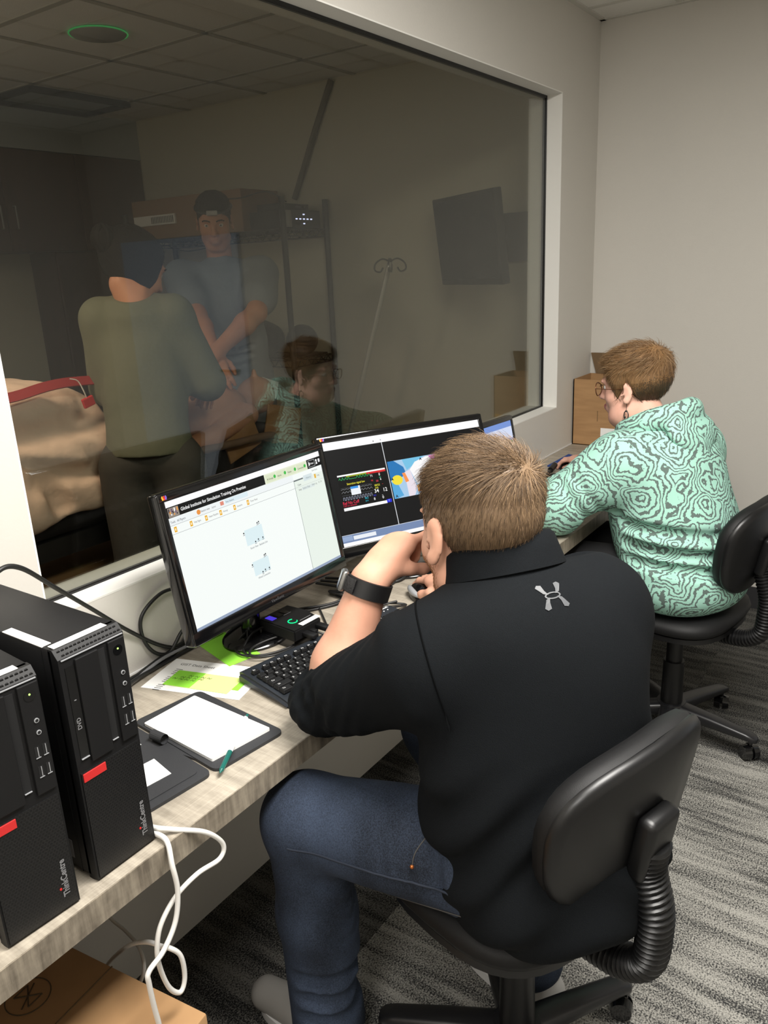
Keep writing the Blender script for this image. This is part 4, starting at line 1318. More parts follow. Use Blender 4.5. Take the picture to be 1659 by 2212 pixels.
b = MB(); b.cyl((-0.10, -0.02, 0.006), (0.04, 0.0, 0.026), 0.004, 0.007); b.cyl((0.04, 0.0, 0.026), (0.098, 0.006, 0.034), 0.0115); b.done('sleeve', M['blk'], pg, smooth=40)
b = MB(); b.cyl((0.098, 0.006, 0.034), (0.104, 0.0066, 0.0348), 0.0095); b.done('tip', M['silver'], pg, smooth=40)
cable([(0.6100, 0.930, 0.7455), (0.6102, 0.895, 0.7455), (0.608, 0.862, 0.746), (0.600, 0.846, 0.715), (0.600, 0.842, 0.67), (0.588, 0.842, 0.622), (0.560, 0.842, 0.590), (0.530, 0.842, 0.577), (0.527, 0.842, 0.555), (0.533, 0.845, 0.48), (0.545, 0.845, 0.40), (0.62, 0.83, 0.10), (0.68, 0.88, 0.012)],
      0.0042, M['cablew'], 'white cable hanging straight down the counter edge', group='white cables at the counter edge')
cable([(0.6105, 0.935, 0.754), (0.6115, 0.90, 0.753), (0.630, 0.872, 0.747), (0.672, 0.850, 0.722), (0.700, 0.846, 0.682), (0.690, 0.846, 0.660), (0.645, 0.848, 0.664), (0.603, 0.852, 0.652), (0.572, 0.856, 0.622), (0.560, 0.858, 0.585), (0.560, 0.858, 0.545), (0.572, 0.86, 0.495), (0.590, 0.86, 0.470), (0.602, 0.86, 0.490), (0.600, 0.86, 0.535), (0.588, 0.872, 0.555), (0.597, 0.90, 0.533), (0.606, 0.95, 0.507), (0.625, 1.03, 0.442), (0.648, 1.12, 0.350), (0.657, 1.18, 0.280), (0.668, 1.22, 0.217), (0.690, 1.26, 0.10), (0.72, 1.29, 0.012)],
      0.0040, M['cablew'], 'white cable swinging out in wide loops below the counter edge', group='white cables at the counter edge')
cable([(0.714, 1.335, 0.36), (0.713, 1.24, 0.320), (0.706, 1.18, 0.323), (0.668, 1.08, 0.371), (0.647, 1.04, 0.364), (0.642, 1.06, 0.313), (0.654, 1.10, 0.255), (0.665, 1.13, 0.15), (0.70, 1.15, 0.012)],
      0.0036, M['cablew'], 'thin white cable crossing behind the hanging loops', group='white cables at the counter edge')


# ------------------------------------------------------------------ cartons
cr = empty('cardboard_box', (0.33, 1.01, 0), math.radians(7), 'large brown cardboard box on the floor under the counter', 'box')
b = MB(); b.box((0, 0, 0.21), (0.52, 0.42, 0.418), bev=0.003); b.done('carton', M['kraft'], cr, smooth=30)
b = MB(); b.bb((-0.26, -0.0012, 0.419), (0.26, 0.0012, 0.4202)); b.done('flap_seam', M['kraftd'], cr)
b = MB()
b.tube([(0.155 + 0.036 * math.cos(a), 0.085 + 0.036 * math.sin(a), 0.4196) for a in [i * math.pi / 16 for i in range(32)]], 0.0010, 5, closed=True)
for (x0, y0, x1, y1) in ((-0.014, 0.018, 0.014, 0.018), (-0.014, 0.018, 0.014, -0.018), (0.014, 0.018, -0.014, -0.018), (-0.014, -0.018, 0.014, -0.018), (-0.022, -0.012, 0.022, 0.012)):
    b.tube([(0.155 + x0, 0.085 + y0, 0.4196), (0.155 + x1, 0.085 + y1, 0.4196)], 0.0012, 5)
b.done('printed_mark', M['inkdk'], cr)
bx = empty('cardboard_box', (3.52, 1.215, CT), 0, 'open brown cardboard box standing on the counter in the far corner', 'box')
b = MB()
th = 0.004
lo, hi, hz_ = (-0.095, -0.130), (0.115, 0.128), 0.300
b.bb((lo[0], lo[1], 0.0005), (hi[0], hi[1], th)); b.bb((lo[0], lo[1], 0), (lo[0] + th, hi[1], hz_)); b.bb((hi[0] - th, lo[1], 0), (hi[0], hi[1], hz_)); b.bb((lo[0], lo[1], 0), (hi[0], lo[1] + th, hz_)); b.bb((lo[0], hi[1] - th, 0), (hi[0], hi[1], hz_))
b.done('carton', M['kraft'], bx)
b = MB(); b.poly([(hi[0] - 0.002, lo[1] + 0.02, hz_), (hi[0] - 0.002, hi[1] - 0.03, hz_), (hi[0] + 0.004, hi[1] + 0.0, hz_ + 0.095), (hi[0] + 0.004, lo[1], hz_ + 0.095)], 0.004, Vector((-1, 0, 0))); b.done('flap', M['kraftd'], bx)
b = MB(); b.bb((lo[0] - 0.0008, -0.085, 0.03), (lo[0] + 0.001, -0.005, 0.085)); b.done('shipping_label', M['paper'], bx)
b = MB(); b.bb((lo[0] - 0.0008, -0.120, 0.085), (lo[0] + 0.001, -0.085, 0.115)); b.done('yellow_label', M['yellow'], bx)
b = MB()
for k in range(8):
    b.bb((lo[0] - 0.0009, 0.010 + 0.0, 0.115 + 0.006 * k), (lo[0] + 0.001, 0.013, 0.118 + 0.006 * k))
b.done('printed_line', M['inkdk'], bx)


# ------------------------------------------------------------------ office chairs
def superellipse(cx, cy, rx, ry, e, n=36):
    out = []
    for i in range(n):
        a = 2 * math.pi * i / n
        c, s_ = math.cos(a), math.sin(a)
        out.append((cx + rx * math.copysign(abs(c) ** (2 / e), c), cy + ry * math.copysign(abs(s_) ** (2 / e), s_)))
    return out


def pad(mb, prof, layers):
    """stack of outlines: layers = (scale, z); closes both ends"""
    rings = []
    for s, z in layers:
        rings.append([mb.bm.verts.new((x * s, y * s, z)) for x, y in prof])
    n = len(prof)
    for A, B in zip(rings, rings[1:]):
        for j in range(n):
            mb.bm.faces.new((A[j], A[(j + 1) % n], B[(j + 1) % n], B[j]))
    mb.bm.faces.new(rings[0][::-1])
    mb.bm.faces.new(rings[-1])
    return [v for R_ in rings for v in R_]


def make_chair(loc, az, seat_z, back, legrot, label):
    """az: the way the sitter faces; back = (forward offset, height, tilt, width, height of the rest)"""
    t = empty('office_chair', loc, az - math.pi / 2, label, 'chair', 'black office chairs at the counter')
    by, bz, btilt, bw, bh = back
    b = MB(); vs = pad(b, superellipse(0, 0.01, 0.222, 0.205, 3.2), [(0.80, 0.0), (0.97, 0.010), (1.0, 0.024), (0.97, 0.042), (0.85, 0.052), (0.45, 0.054)])
    b.move(vs, Matrix.Translation((0, 0.0, seat_z - 0.054))); b.done('seat', M['chairfab'], t, smooth=60)
    b = MB(); vs = pad(b, superellipse(0, 0.01, 0.212, 0.196, 3.0), [(0.35, -0.028), (0.8, -0.022), (1.0, -0.004), (1.0, 0.012)])
    b.move(vs, Matrix.Translation((0, 0.0, seat_z - 0.062))); b.done('seat_shell', M['chairpl'], t, smooth=60)
    # backrest: padded front, hard shell behind
    R_ = Matrix.Translation((0, by, bz)) @ Matrix.Rotation(btilt, 4, 'X') @ Matrix.Rotation(math.pi / 2, 4, 'X')
    # local: outline in x/z, thickness along y (front towards +y)
    pr = [(x * (1.0 + 0.10 * (y / (bh / 2))), y) for x, y in superellipse(0, 0, bw / 2, bh / 2, 2.7)]

    def curve(vs, k=0.9):
        for v in vs:
            v.co.z += -k * (v.co.x ** 2)
    b = MB(); vs = pad(b, pr, [(0.55, -0.046), (0.85, -0.040), (0.97, -0.024), (1.0, -0.006), (0.985, 0.004)]); curve(vs); b.move(vs, R_); b.done('backrest', M['chairfab'], t, smooth=60)
    b = MB(); vs = pad(b, pr, [(1.0, 0.002), (1.012, 0.009), (0.985, 0.017), (0.93, 0.022), (0.4, 0.026)]); curve(vs); b.move(vs, R_); sh = b.done('back_shell', M['chairpl'], t, smooth=60)
    b = MB(); b.box((0, -0.02, 0.038), (0.075, 0.12, 0.034), bev=0.012, seg=3); b.move(b.bm.verts, R_); o = b.done('back_bracket', M['chairpl'], t, smooth=50)
    for x in (-0.02, 0.02):
        b = MB(); b.cyl((x, -0.05, 0.053), (x, -0.05, 0.057), 0.006, n=12); b.move(b.bm.verts, R_); b.done('screw', M['hole'], o)
    # corrugated sleeve on the J-shaped back bar
    top = R_ @ Vector((0, -0.07, 0.042))
    path = spline([(0, -0.10, seat_z - 0.088), (0, by + 0.06, seat_z - 0.090), (0, by + 0.000, seat_z - 0.080), (0, by - 0.040, seat_z - 0.045), (0, by - 0.048, seat_z + 0.02), (0, by - 0.046, (seat_z + top.z) / 2), (0, top.y, top.z), (0, top.y - 0.006, top.z + 0.05)], 16)
    # resample evenly for the ribs
    L = [0.0]
    for p, q in zip(path, path[1:]):
        L.append(L[-1] + (q - p).length)
    nr = int(L[-1] / 0.0034)
    pts, rad = [], []
    j = 0
    for i in range(nr + 1):
        s_ = L[-1] * i / nr
        while j < len(L) - 2 and L[j + 1] < s_:
            j += 1
        u = (s_ - L[j]) / max(1e-9, L[j + 1] - L[j])
        pts.append(path[j].lerp(path[j + 1], u))
        rad.append(0.0275 if i % 3 == 0 else (0.0235 if i % 3 == 1 else 0.0265))
    b = MB(); b.tube(pts, 0.026, 18, rad=rad); b.move(b.bm.verts, Matrix.Diagonal((1.25, 1, 1, 1))); b.done('corrugated_sleeve', M['chairpl'], t, smooth=30)
    # column and base
    b = MB(); b.cyl((0, 0, 0.10), (0, 0, 0.27), 0.036, 0.033); b.cyl((0, 0, 0.27), (0, 0, seat_z - 0.09), 0.026, 0.026); b.bb((-0.07, -0.11, seat_z - 0.105), (0.07, 0.09, seat_z - 0.085)); b.done('column', M['chairpl'], t, smooth=40)
    b = MB(); b.cyl((0.06, 0.05, seat_z - 0.10), (0.19, 0.06, seat_z - 0.115), 0.006); b.ball((0.20, 0.06, seat_z - 0.116), (0.022, 0.012, 0.01), 12); b.done('lever', M['chairpl'], t, smooth=40)
    b = MB(); b.lathe([(0.0, 0.070), (0.052, 0.070), (0.056, 0.09), (0.046, 0.118), (0.0, 0.122)], n=28); b.done('hub', M['castor'], t, smooth=40)
    for k in range(5):
        a = legrot - (az - math.pi / 2) + k * 2 * math.pi / 5
        d = Vector((math.cos(a), math.sin(a), 0))
        s_ = Vector((-d.y, d.x, 0))
        b = MB()
        secs = [(0.03, 0.030, 0.070, 0.118), (0.14, 0.026, 0.070, 0.108), (0.25, 0.022, 0.068, 0.094), (0.272, 0.020, 0.066, 0.088), (0.282, 0.012, 0.066, 0.080)]
        rings = []
        for r, hw, z0, z1 in secs:
            zc, hz = (z0 + z1) / 2, (z1 - z0) / 2
            rings.append([b.bm.verts.new(d * r + s_ * (hw * math.copysign(abs(math.cos(q)) ** 0.6, math.cos(q))) + Vector((0, 0, zc + hz * math.copysign(abs(math.sin(q)) ** 0.6, math.sin(q))))) for q in [2 * math.pi * i / 16 for i in range(16)]])
        for A, B in zip(rings, rings[1:]):
            for j in range(16):
                b.bm.faces.new((A[j], A[(j + 1) % 16], B[(j + 1) % 16], B[j]))
        b.bm.faces.new(rings[0][::-1]); b.bm.faces.new(rings[-1])
        lg = b.done('leg', M['castor'], t, smooth=50)
        c = d * 0.262
        b = MB()
        ca = a + 0.9 + 1.3 * k
        e = Vector((math.cos(ca), math.sin(ca), 0))
        b.cyl(c + Vector((0, 0, 0.045)), c + Vector((0, 0, 0.072)), 0.007)
        for q in (-1, 1):
            b.cyl(c + e * (0.004 * q) + Vector((0, 0, 0.0265)), c + e * (0.024 * q) + Vector((0, 0, 0.0265)), 0.026, 0.022, n=22)
        b.box(c + Vector((0, 0, 0.038)), (0.03, 0.012, 0.03), ca + math.pi / 2, bev=0.004)
        b.done('castor', M['blkg'], lg, smooth=40)
    return t


make_chair((1.100, 0.515, 0), math.radians(74), 0.532, (-0.232, 0.735, 0.17, 0.365, 0.290), math.radians(-31.5), 'black office chair under the man in the dark polo, nearest to the camera')
make_chair((2.460, 0.590, 0), math.radians(80), 0.500, (-0.225, 0.725, 0.20, 0.370, 0.290), math.radians(-98), 'black office chair under the woman in the mint top, farther away')

# ------------------------------------------------------------------ people: signed-distance bodies turned into one continuous skin
class Field:
    def __init__(self, lo, hi, res):
        self.lo = np.array(lo, np.float32)
        self.res = res
        self.n = np.ceil((np.array(hi) - self.lo) / res).astype(int) + 1
        self.D = np.full(self.n, 0.08, np.float32)

    def _sl(self, lo, hi):
        a = np.maximum(np.floor((np.array(lo) - self.lo) / self.res).astype(int), 0)
        b = np.minimum(np.ceil((np.array(hi) - self.lo) / self.res).astype(int) + 1, self.n)
        if np.any(b <= a):
            return None, None
        ax = [self.lo[i] + self.res * np.arange(a[i], b[i], dtype=np.float32) for i in range(3)]
        G = np.meshgrid(*ax, indexing='ij', sparse=True)
        return tuple(slice(a[i], b[i]) for i in range(3)), G

    def _join(self, s, d, k, op):
        D = self.D[s]
        if op == 'sub':
            d = -d
            h = np.maximum(k - np.abs(D - d), 0) / k
            self.D[s] = np.maximum(D, d) + h * h * k * 0.25
        else:
            h = np.maximum(k - np.abs(D - d), 0) / k
            self.D[s] = np.minimum(D, d) - h * h * k * 0.25

    def cap(self, a, b, ra, rb=None, k=0.02, op='add', flat=None):
        """tapered capsule; flat = (axis, factor) squeezes it along an axis"""
        rb = ra if rb is None else rb
        a, b = np.array(a, np.float32), np.array(b, np.float32)
        m = max(ra, rb) + k + 0.03
        s, G = self._sl(np.minimum(a, b) - m, np.maximum(a, b) + m)
        if s is None:
            return
        ab = b - a
        L2 = float(ab @ ab) + 1e-12
        X, Y, Zz = G[0] - a[0], G[1] - a[1], G[2] - a[2]
        t = np.clip((X * ab[0] + Y * ab[1] + Zz * ab[2]) / L2, 0, 1)
        X, Y, Zz = X - t * ab[0], Y - t * ab[1], Zz - t * ab[2]
        r = ra + (rb - ra) * t
        if flat is not None:
            ax, f = np.array(flat[0], np.float32), flat[1]
            ax = ax / np.linalg.norm(ax)
            p = X * ax[0] + Y * ax[1] + Zz * ax[2]
            q = p * (1 / f - 1)
            X, Y, Zz = X + q * ax[0], Y + q * ax[1], Zz + q * ax[2]
            d = (np.sqrt(X * X + Y * Y + Zz * Zz) - r) * (0.5 + 0.5 * f)
        else:
            d = np.sqrt(X * X + Y * Y + Zz * Zz) - r
        self._join(s, d, k, op)

    def ell(self, c, r, R=None, k=0.02, op='add'):
        """ellipsoid; R rows are its own axes in world space"""
        c, r = np.array(c, np.float32), np.array(r, np.float32)
        m = float(r.max()) + k + 0.03
        s, G = self._sl(c - m, c + m)
        if s is None:
            return
        X, Y, Zz = G[0] - c[0], G[1] - c[1], G[2] - c[2]
        R = np.eye(3, dtype=np.float32) if R is None else np.array(R, np.float32)
        q = [X * R[i, 0] + Y * R[i, 1] + Zz * R[i, 2] for i in range(3)]
        k0 = np.sqrt(sum((q[i] / r[i]) ** 2 for i in range(3)))
        k1 = np.sqrt(sum((q[i] / r[i] ** 2) ** 2 for i in range(3))) + 1e-9
        self._join(s, k0 * (k0 - 1) / k1, k, op)

    def clip(self, p, nrm, lo=None, hi=None):
        """cuts away everything on the side the normal points to"""
        nrm = np.array(nrm, np.float32); nrm = nrm / np.linalg.norm(nrm)
        s, G = self._sl(self.lo if lo is None else lo, (self.lo + self.res * self.n) if hi is None else hi)
        d = (G[0] - p[0]) * nrm[0] + (G[1] - p[1]) * nrm[1] + (G[2] - p[2]) * nrm[2]
        self.D[s] = np.maximum(self.D[s], d)

    def grid(self):
        ax = [self.lo[i] + self.res * np.arange(self.n[i], dtype=np.float32) for i in range(3)]
        return np.meshgrid(*ax, indexing='ij', sparse=True)

    def fold(self, pts, r, k=0.02, depth=None):
        """a crease pressed into the surface along a line"""
        P = spline(pts, 4)
        for a, b in zip(P, P[1:]):
            self.cap(a, b, r, r, k, 'sub')

    def ridge(self, pts, r, k=0.02):
        P = spline(pts, 4)
        for a, b in zip(P, P[1:]):
            self.cap(a, b, r, r, k)

    def mesh(self, smooth=2):
        D = self.D
        ins = D < 0
        nx, ny, nz = D.shape
        cnt = np.zeros((nx - 1, ny - 1, nz - 1), np.uint8)
        for i in (0, 1):
            for j in (0, 1):
                for kk in (0, 1):
                    cnt += ins[i:nx - 1 + i, j:ny - 1 + j, kk:nz - 1 + kk]
        act = np.argwhere((cnt > 0) & (cnt < 8))
        cor = np.array([(i, j, kk) for i in (0, 1) for j in (0, 1) for kk in (0, 1)])
        v = np.stack([D[act[:, 0] + c[0], act[:, 1] + c[1], act[:, 2] + c[2]] for c in cor], 1)
        pos = np.zeros((len(act), 3), np.float32)
        num = np.zeros(len(act), np.float32)
        for a in range(8):
            for b in range(a + 1, 8):
                if np.abs(cor[a] - cor[b]).sum() != 1:
                    continue
                cr = (v[:, a] < 0) != (v[:, b] < 0)
                t = np.where(cr, v[:, a] / np.where(cr, v[:, a] - v[:, b], 1), 0)
                p = cor[a][None] + t[:, None] * (cor[b] - cor[a])[None]
                pos += np.where(cr[:, None], p, 0)
                num += cr
        V = (act + pos / num[:, None]) * self.res + self.lo
        idx = np.full((nx - 1, ny - 1, nz - 1), -1, np.int32)
        idx[act[:, 0], act[:, 1], act[:, 2]] = np.arange(len(act))
        F = []
        for ax in range(3):
            o = [(1, 2), (2, 0), (0, 1)][ax]
            A = ins[tuple(slice(0, -1) if q == ax else slice(1, -1) for q in range(3))]
            B = ins[tuple(slice(1, None) if q == ax else slice(1, -1) for q in range(3))]
            for sgn in (0, 1):
                e = np.argwhere((A & ~B) if sgn == 0 else (~A & B))
                if not len(e):
                    continue
                base = e.copy()
                for q in range(3):
                    if q != ax:
                        base[:, q] += 1
                def at(du, dv):
                    c = base.copy(); c[:, o[0]] -= du; c[:, o[1]] -= dv
                    return idx[c[:, 0], c[:, 1], c[:, 2]]
                q4 = [at(1, 1), at(0, 1), at(0, 0), at(1, 0)]
                if sgn:
                    q4 = q4[::-1]
                F.append(np.stack(q4, 1))
        F = np.concatenate(F)
        F = F[(F >= 0).all(1)]
        for _ in range(smooth):
            S = np.zeros_like(V); C = np.zeros(len(V), np.float32)
            for a, b in ((0, 1), (1, 2), (2, 3), (3, 0)):
                np.add.at(S, F[:, a], V[F[:, b]]); np.add.at(S, F[:, b], V[F[:, a]])
                np.add.at(C, F[:, a], 1); np.add.at(C, F[:, b], 1)
            V = V * 0.5 + 0.5 * S / np.maximum(C, 1)[:, None]
        return V.astype(np.float32), F.astype(np.int32)


def np_mesh(name, V, F, mats, parent=None, mi=None, origin=(0, 0, 0), smooth=True):
    me = bpy.data.meshes.new(name)
    k = F.shape[1]
    V = V - np.array(origin, np.float32)
    me.vertices.add(len(V)); me.vertices.foreach_set('co', V.ravel())
    me.loops.add(F.size); me.loops.foreach_set('vertex_index', F.ravel())
    me.polygons.add(len(F)); me.polygons.foreach_set('loop_start', np.arange(0, F.size, k, dtype=np.int32))
    if mi is not None:
        me.polygons.foreach_set('material_index', mi.astype(np.int32))
    me.polygons.foreach_set('use_smooth', np.full(len(F), smooth))
    me.update(calc_edges=True)
    me.validate()
    for m in (mats if isinstance(mats, (list, tuple)) else [mats]):
        me.materials.append(m)
    return link(name, me, parent)


def A3(*p):
    return np.array(p, np.float32)


def nrm(v):
    v = np.array(v, np.float64)
    return v / np.linalg.norm(v)


def frame(az, pitch=0.0, roll=0.0):
    """rows: right, forward, up of something facing az, nose lowered by pitch, head laid over by roll"""
    f = np.array([math.cos(az) * math.cos(pitch), math.sin(az) * math.cos(pitch), -math.sin(pitch)])
    r = nrm(np.cross(f, [0, 0, 1])); u = np.cross(r, f)
    r2 = r * math.cos(roll) + u * math.sin(roll); u2 = u * math.cos(roll) - r * math.sin(roll)
    return np.stack([r2, f, u2])


class Head:
    def __init__(self, c, R, s=1.0):
        self.c, self.R, self.s = np.array(c, float), R, s

    def w(self, x, y, z):
        return self.c + self.s * (x * self.R[0] + y * self.R[1] + z * self.R[2])

    def loc(self, V):
        return (V - self.c) @ self.R.T / self.s

    def build(self, F, woman=False, jowl=0.0, ears=True):
        s, R, w = self.s, self.R, self.w
        E = lambda c, r, k=0.015, op='add', RR=None: F.ell(w(*c), [q * s for q in r], R if RR is None else RR, k, op)
        Cp = lambda a, b, ra, rb, k=0.012, op='add': F.cap(w(*a), w(*b), ra * s, rb * s, k, op)
        E((0, -0.018, 0.042), (0.075, 0.097, 0.084))
        E((0, 0.030, 0.020), (0.066, 0.064, 0.075), 0.03)
        E((0, 0.030, -0.045), (0.056, 0.058, 0.062), 0.03)
        E((0, 0.070, -0.095), (0.022, 0.018, 0.017), 0.025)
        E((0.040, 0.052, -0.020), (0.026, 0.030, 0.028), 0.02); E((-0.040, 0.052, -0.020), (0.026, 0.030, 0.028), 0.02)
        for q in (-1, 1):
            E((q * 0.033, 0.098, 0.016), (0.019, 0.016, 0.012), 0.014, 'sub')
            E((q * 0.033, 0.074, 0.015), (0.013, 0.013, 0.012), 0.004)
            E((q * 0.026, 0.088, 0.037), (0.026, 0.010, 0.008), 0.012)
            Cp((q * 0.050, 0.010, -0.065), (q * 0.030, 0.060, -0.095), 0.016, 0.012, 0.03)
            if jowl:
                E((q * 0.038, 0.030, -0.085), (0.030, 0.040, 0.030), 0.03)
        Cp((0, 0.090, 0.022), (0, 0.112, -0.020), 0.0085, 0.013, 0.012)
        E((0.013, 0.098, -0.024), (0.009, 0.011, 0.008), 0.008); E((-0.013, 0.098, -0.024), (0.009, 0.011, 0.008), 0.008)
        E((0, 0.088, -0.058), (0.026, 0.014, 0.018), 0.015)
        E((0, 0.1005, -0.0515), (0.021, 0.0075, 0.0052), 0.004); E((0, 0.099, -0.062), (0.019, 0.0085, 0.0062), 0.004)
        if jowl:
            E((0, 0.020, -0.105), (0.045, 0.05, 0.028), 0.03)
        if ears:
            for q in (-1, 1):
                a = 0.28
                ef = np.stack([R[0] * math.cos(a) * q + R[1] * math.sin(a) * 1.0 * -1, R[1] * math.cos(a) + R[0] * q * math.sin(a), R[2]])
                c = (q * 0.082, -0.010, 0.002)
                E(c, (0.0062, 0.0175, 0.032), 0.008, 'add', ef)
                E((q * 0.083, -0.004, -0.026), (0.0065, 0.010, 0.012), 0.008, 'add', ef)
                E((q * 0.093, -0.004, 0.004), (0.008, 0.010, 0.019), 0.006, 'sub', ef)
                E((q * 0.090, 0.002, -0.010), (0.006, 0.006, 0.008), 0.005, 'sub', ef)
                E((q * 0.080, 0.012, -0.008), (0.005, 0.004, 0.008), 0.006, 'add', ef)


def hand(F, wr, f, t, curls, thumb, s=1.0, rw=0.030):
    """wr wrist point, f towards the knuckles, t towards the thumb side; palm normal = away from the back of the hand.
    curls: for index..little (first bend, second, third) in degrees towards the palm"""
    f = nrm(f); t = nrm(np.array(t) - f * np.dot(f, t))
    n = thumb['n'] * np.cross(f, t)
    wr = np.array(wr, float)
    tips = []
    off = (0.026, 0.0088, -0.0088, -0.025)
    ml = (0.088, 0.090, 0.084, 0.076)
    fl = ((0.043, 0.026, 0.021), (0.047, 0.030, 0.022), (0.043, 0.028, 0.022), (0.034, 0.021, 0.019))
    fr = (0.0098, 0.0100, 0.0094, 0.0084)
    for i in range(4):
        b = wr + t * off[i] * 0.62 * s + f * 0.012 * s
        kn = wr + s * (t * off[i] + f * ml[i] - n * (0.004 if i in (1, 2) else 0.0))
        F.cap(b, kn, 0.0165 * s, 0.0125 * s, 0.014)
        F.cap(b + n * 0.008 * s, kn + n * 0.006 * s - f * 0.012 * s, 0.0145 * s, 0.011 * s, 0.014)
        p = kn
        ang = 0.0
        for j in range(3):
            ang += math.radians(curls[i][j])
            d = f * math.cos(ang) + n * math.sin(ang) + t * (0.10 * off[i] / 0.026) * math.cos(ang)
            q = p + nrm(d) * fl[i][j] * s
            F.cap(p, q, (fr[i] - 0.0007 * j) * s, (fr[i] - 0.0007 * (j + 1)) * s, 0.005)
            p = q
        tips.append(p)
    b = wr + s * (f * 0.018 + t * 0.018 + n * 0.006)
    p = b
    rr = (0.0165, 0.0125, 0.0112, 0.0085)
    for j, (L, (cf, ct_, cn)) in enumerate(zip((0.042, 0.034, 0.027), thumb['d'])):
        q = p + nrm(f * cf + t * ct_ + n * cn) * L * s
        F.cap(p, q, rr[j] * s, rr[j + 1] * s, 0.008)
        p = q
    tips.append(p)
    F.cap(wr - f * 0.02 * s, wr + f * 0.025 * s, rw * s, rw * 1.02 * s, 0.02, flat=(n, 0.72))
    return tips


def tri_normals(V, F):
    n = np.cross(V[F[:, 2]] - V[F[:, 0]], V[F[:, 3]] - V[F[:, 1]])
    L = np.linalg.norm(n, axis=1, keepdims=True)
    n = n / np.maximum(L, 1e-12)
    out = np.zeros_like(V)
    for i in range(4):
        np.add.at(out, F[:, i], n * L)
    return out / np.maximum(np.linalg.norm(out, axis=1, keepdims=True), 1e-12)


def strands(roots, normals, flow, lift, length, radius, seg=5, grav=0.0, curl=0.0, seed=1):
    """tapered three-sided hairs; flow (N,3) is the combing direction, lift 0..1, length (N,)"""
    rg = np.random.default_rng(seed)
    N = len(roots)
    P = roots.copy()
    fl = flow - normals * (flow * normals).sum(1, keepdims=True)
    fl = fl / np.maximum(np.linalg.norm(fl, axis=1, keepdims=True), 1e-9)
    d = fl * (1 - lift[:, None]) + normals * lift[:, None] + rg.normal(0, 0.10, (N, 3))
    d /= np.linalg.norm(d, axis=1, keepdims=True)
    pts = [P.copy()]
    ph = rg.uniform(0, 6.28, N)
    for i in range(seg):
        side = np.cross(d, normals)
        d = d + fl * 0.16 + np.array([0, 0, -grav]) - normals * (0.05 + 0.35 * lift[:, None] * i / seg) + side * (curl * np.sin(ph + i * 1.3))[:, None]
        d /= np.linalg.norm(d, axis=1, keepdims=True)
        P = P + d * (length / seg)[:, None]
        pts.append(P.copy())
    pts = np.stack(pts, 1)                              # N, seg+1, 3
    tan = np.gradient(pts, axis=1)
    tan /= np.maximum(np.linalg.norm(tan, axis=2, keepdims=True), 1e-9)
    s1 = np.cross(tan, normals[:, None, :])
    s1 /= np.maximum(np.linalg.norm(s1, axis=2, keepdims=True), 1e-9)
    s2 = np.cross(tan, s1)
    tp = np.linspace(1.0, 0.15, seg + 1)[None, :, None] * radius[:, None, None]
    V = np.stack([pts + tp * (math.cos(a) * s1 + math.sin(a) * s2) for a in (0, 2.094, 4.189)], 2)   # N,seg+1,3,3
    V = V.reshape(-1, 3)
    base = (np.arange(N) * (seg + 1) * 3)[:, None, None]
    ii = np.arange(seg)[None, :, None] * 3
    jj = np.arange(3)[None, None, :]
    j2 = (jj + 1) % 3
    F = np.stack([base + ii + jj, base + ii + j2, base + ii + 3 + j2, base + ii + 3 + jj], -1).reshape(-1, 4)
    return V, F, np.repeat(np.arange(N), seg * 3)


def person_cloth(name, F, m, parent, origin, smooth=2):
    V, Q = F.mesh(smooth)
    return np_mesh(name, V, Q, m, parent, origin=origin), V, Q


def wrinkle(F, amp, fx, fy, fz, seed=0):
    rg = np.random.default_rng(seed)
    X, Y, Zz = F.grid()
    out = 0
    for i in range(5):
        a = rg.uniform(-1, 1, 3) * np.array([fx, fy, fz])
        out = out + np.sin(a[0] * X + a[1] * Y + a[2] * Zz + rg.uniform(0, 6.28))
    F.D += (amp / 5 * out).astype(np.float32)


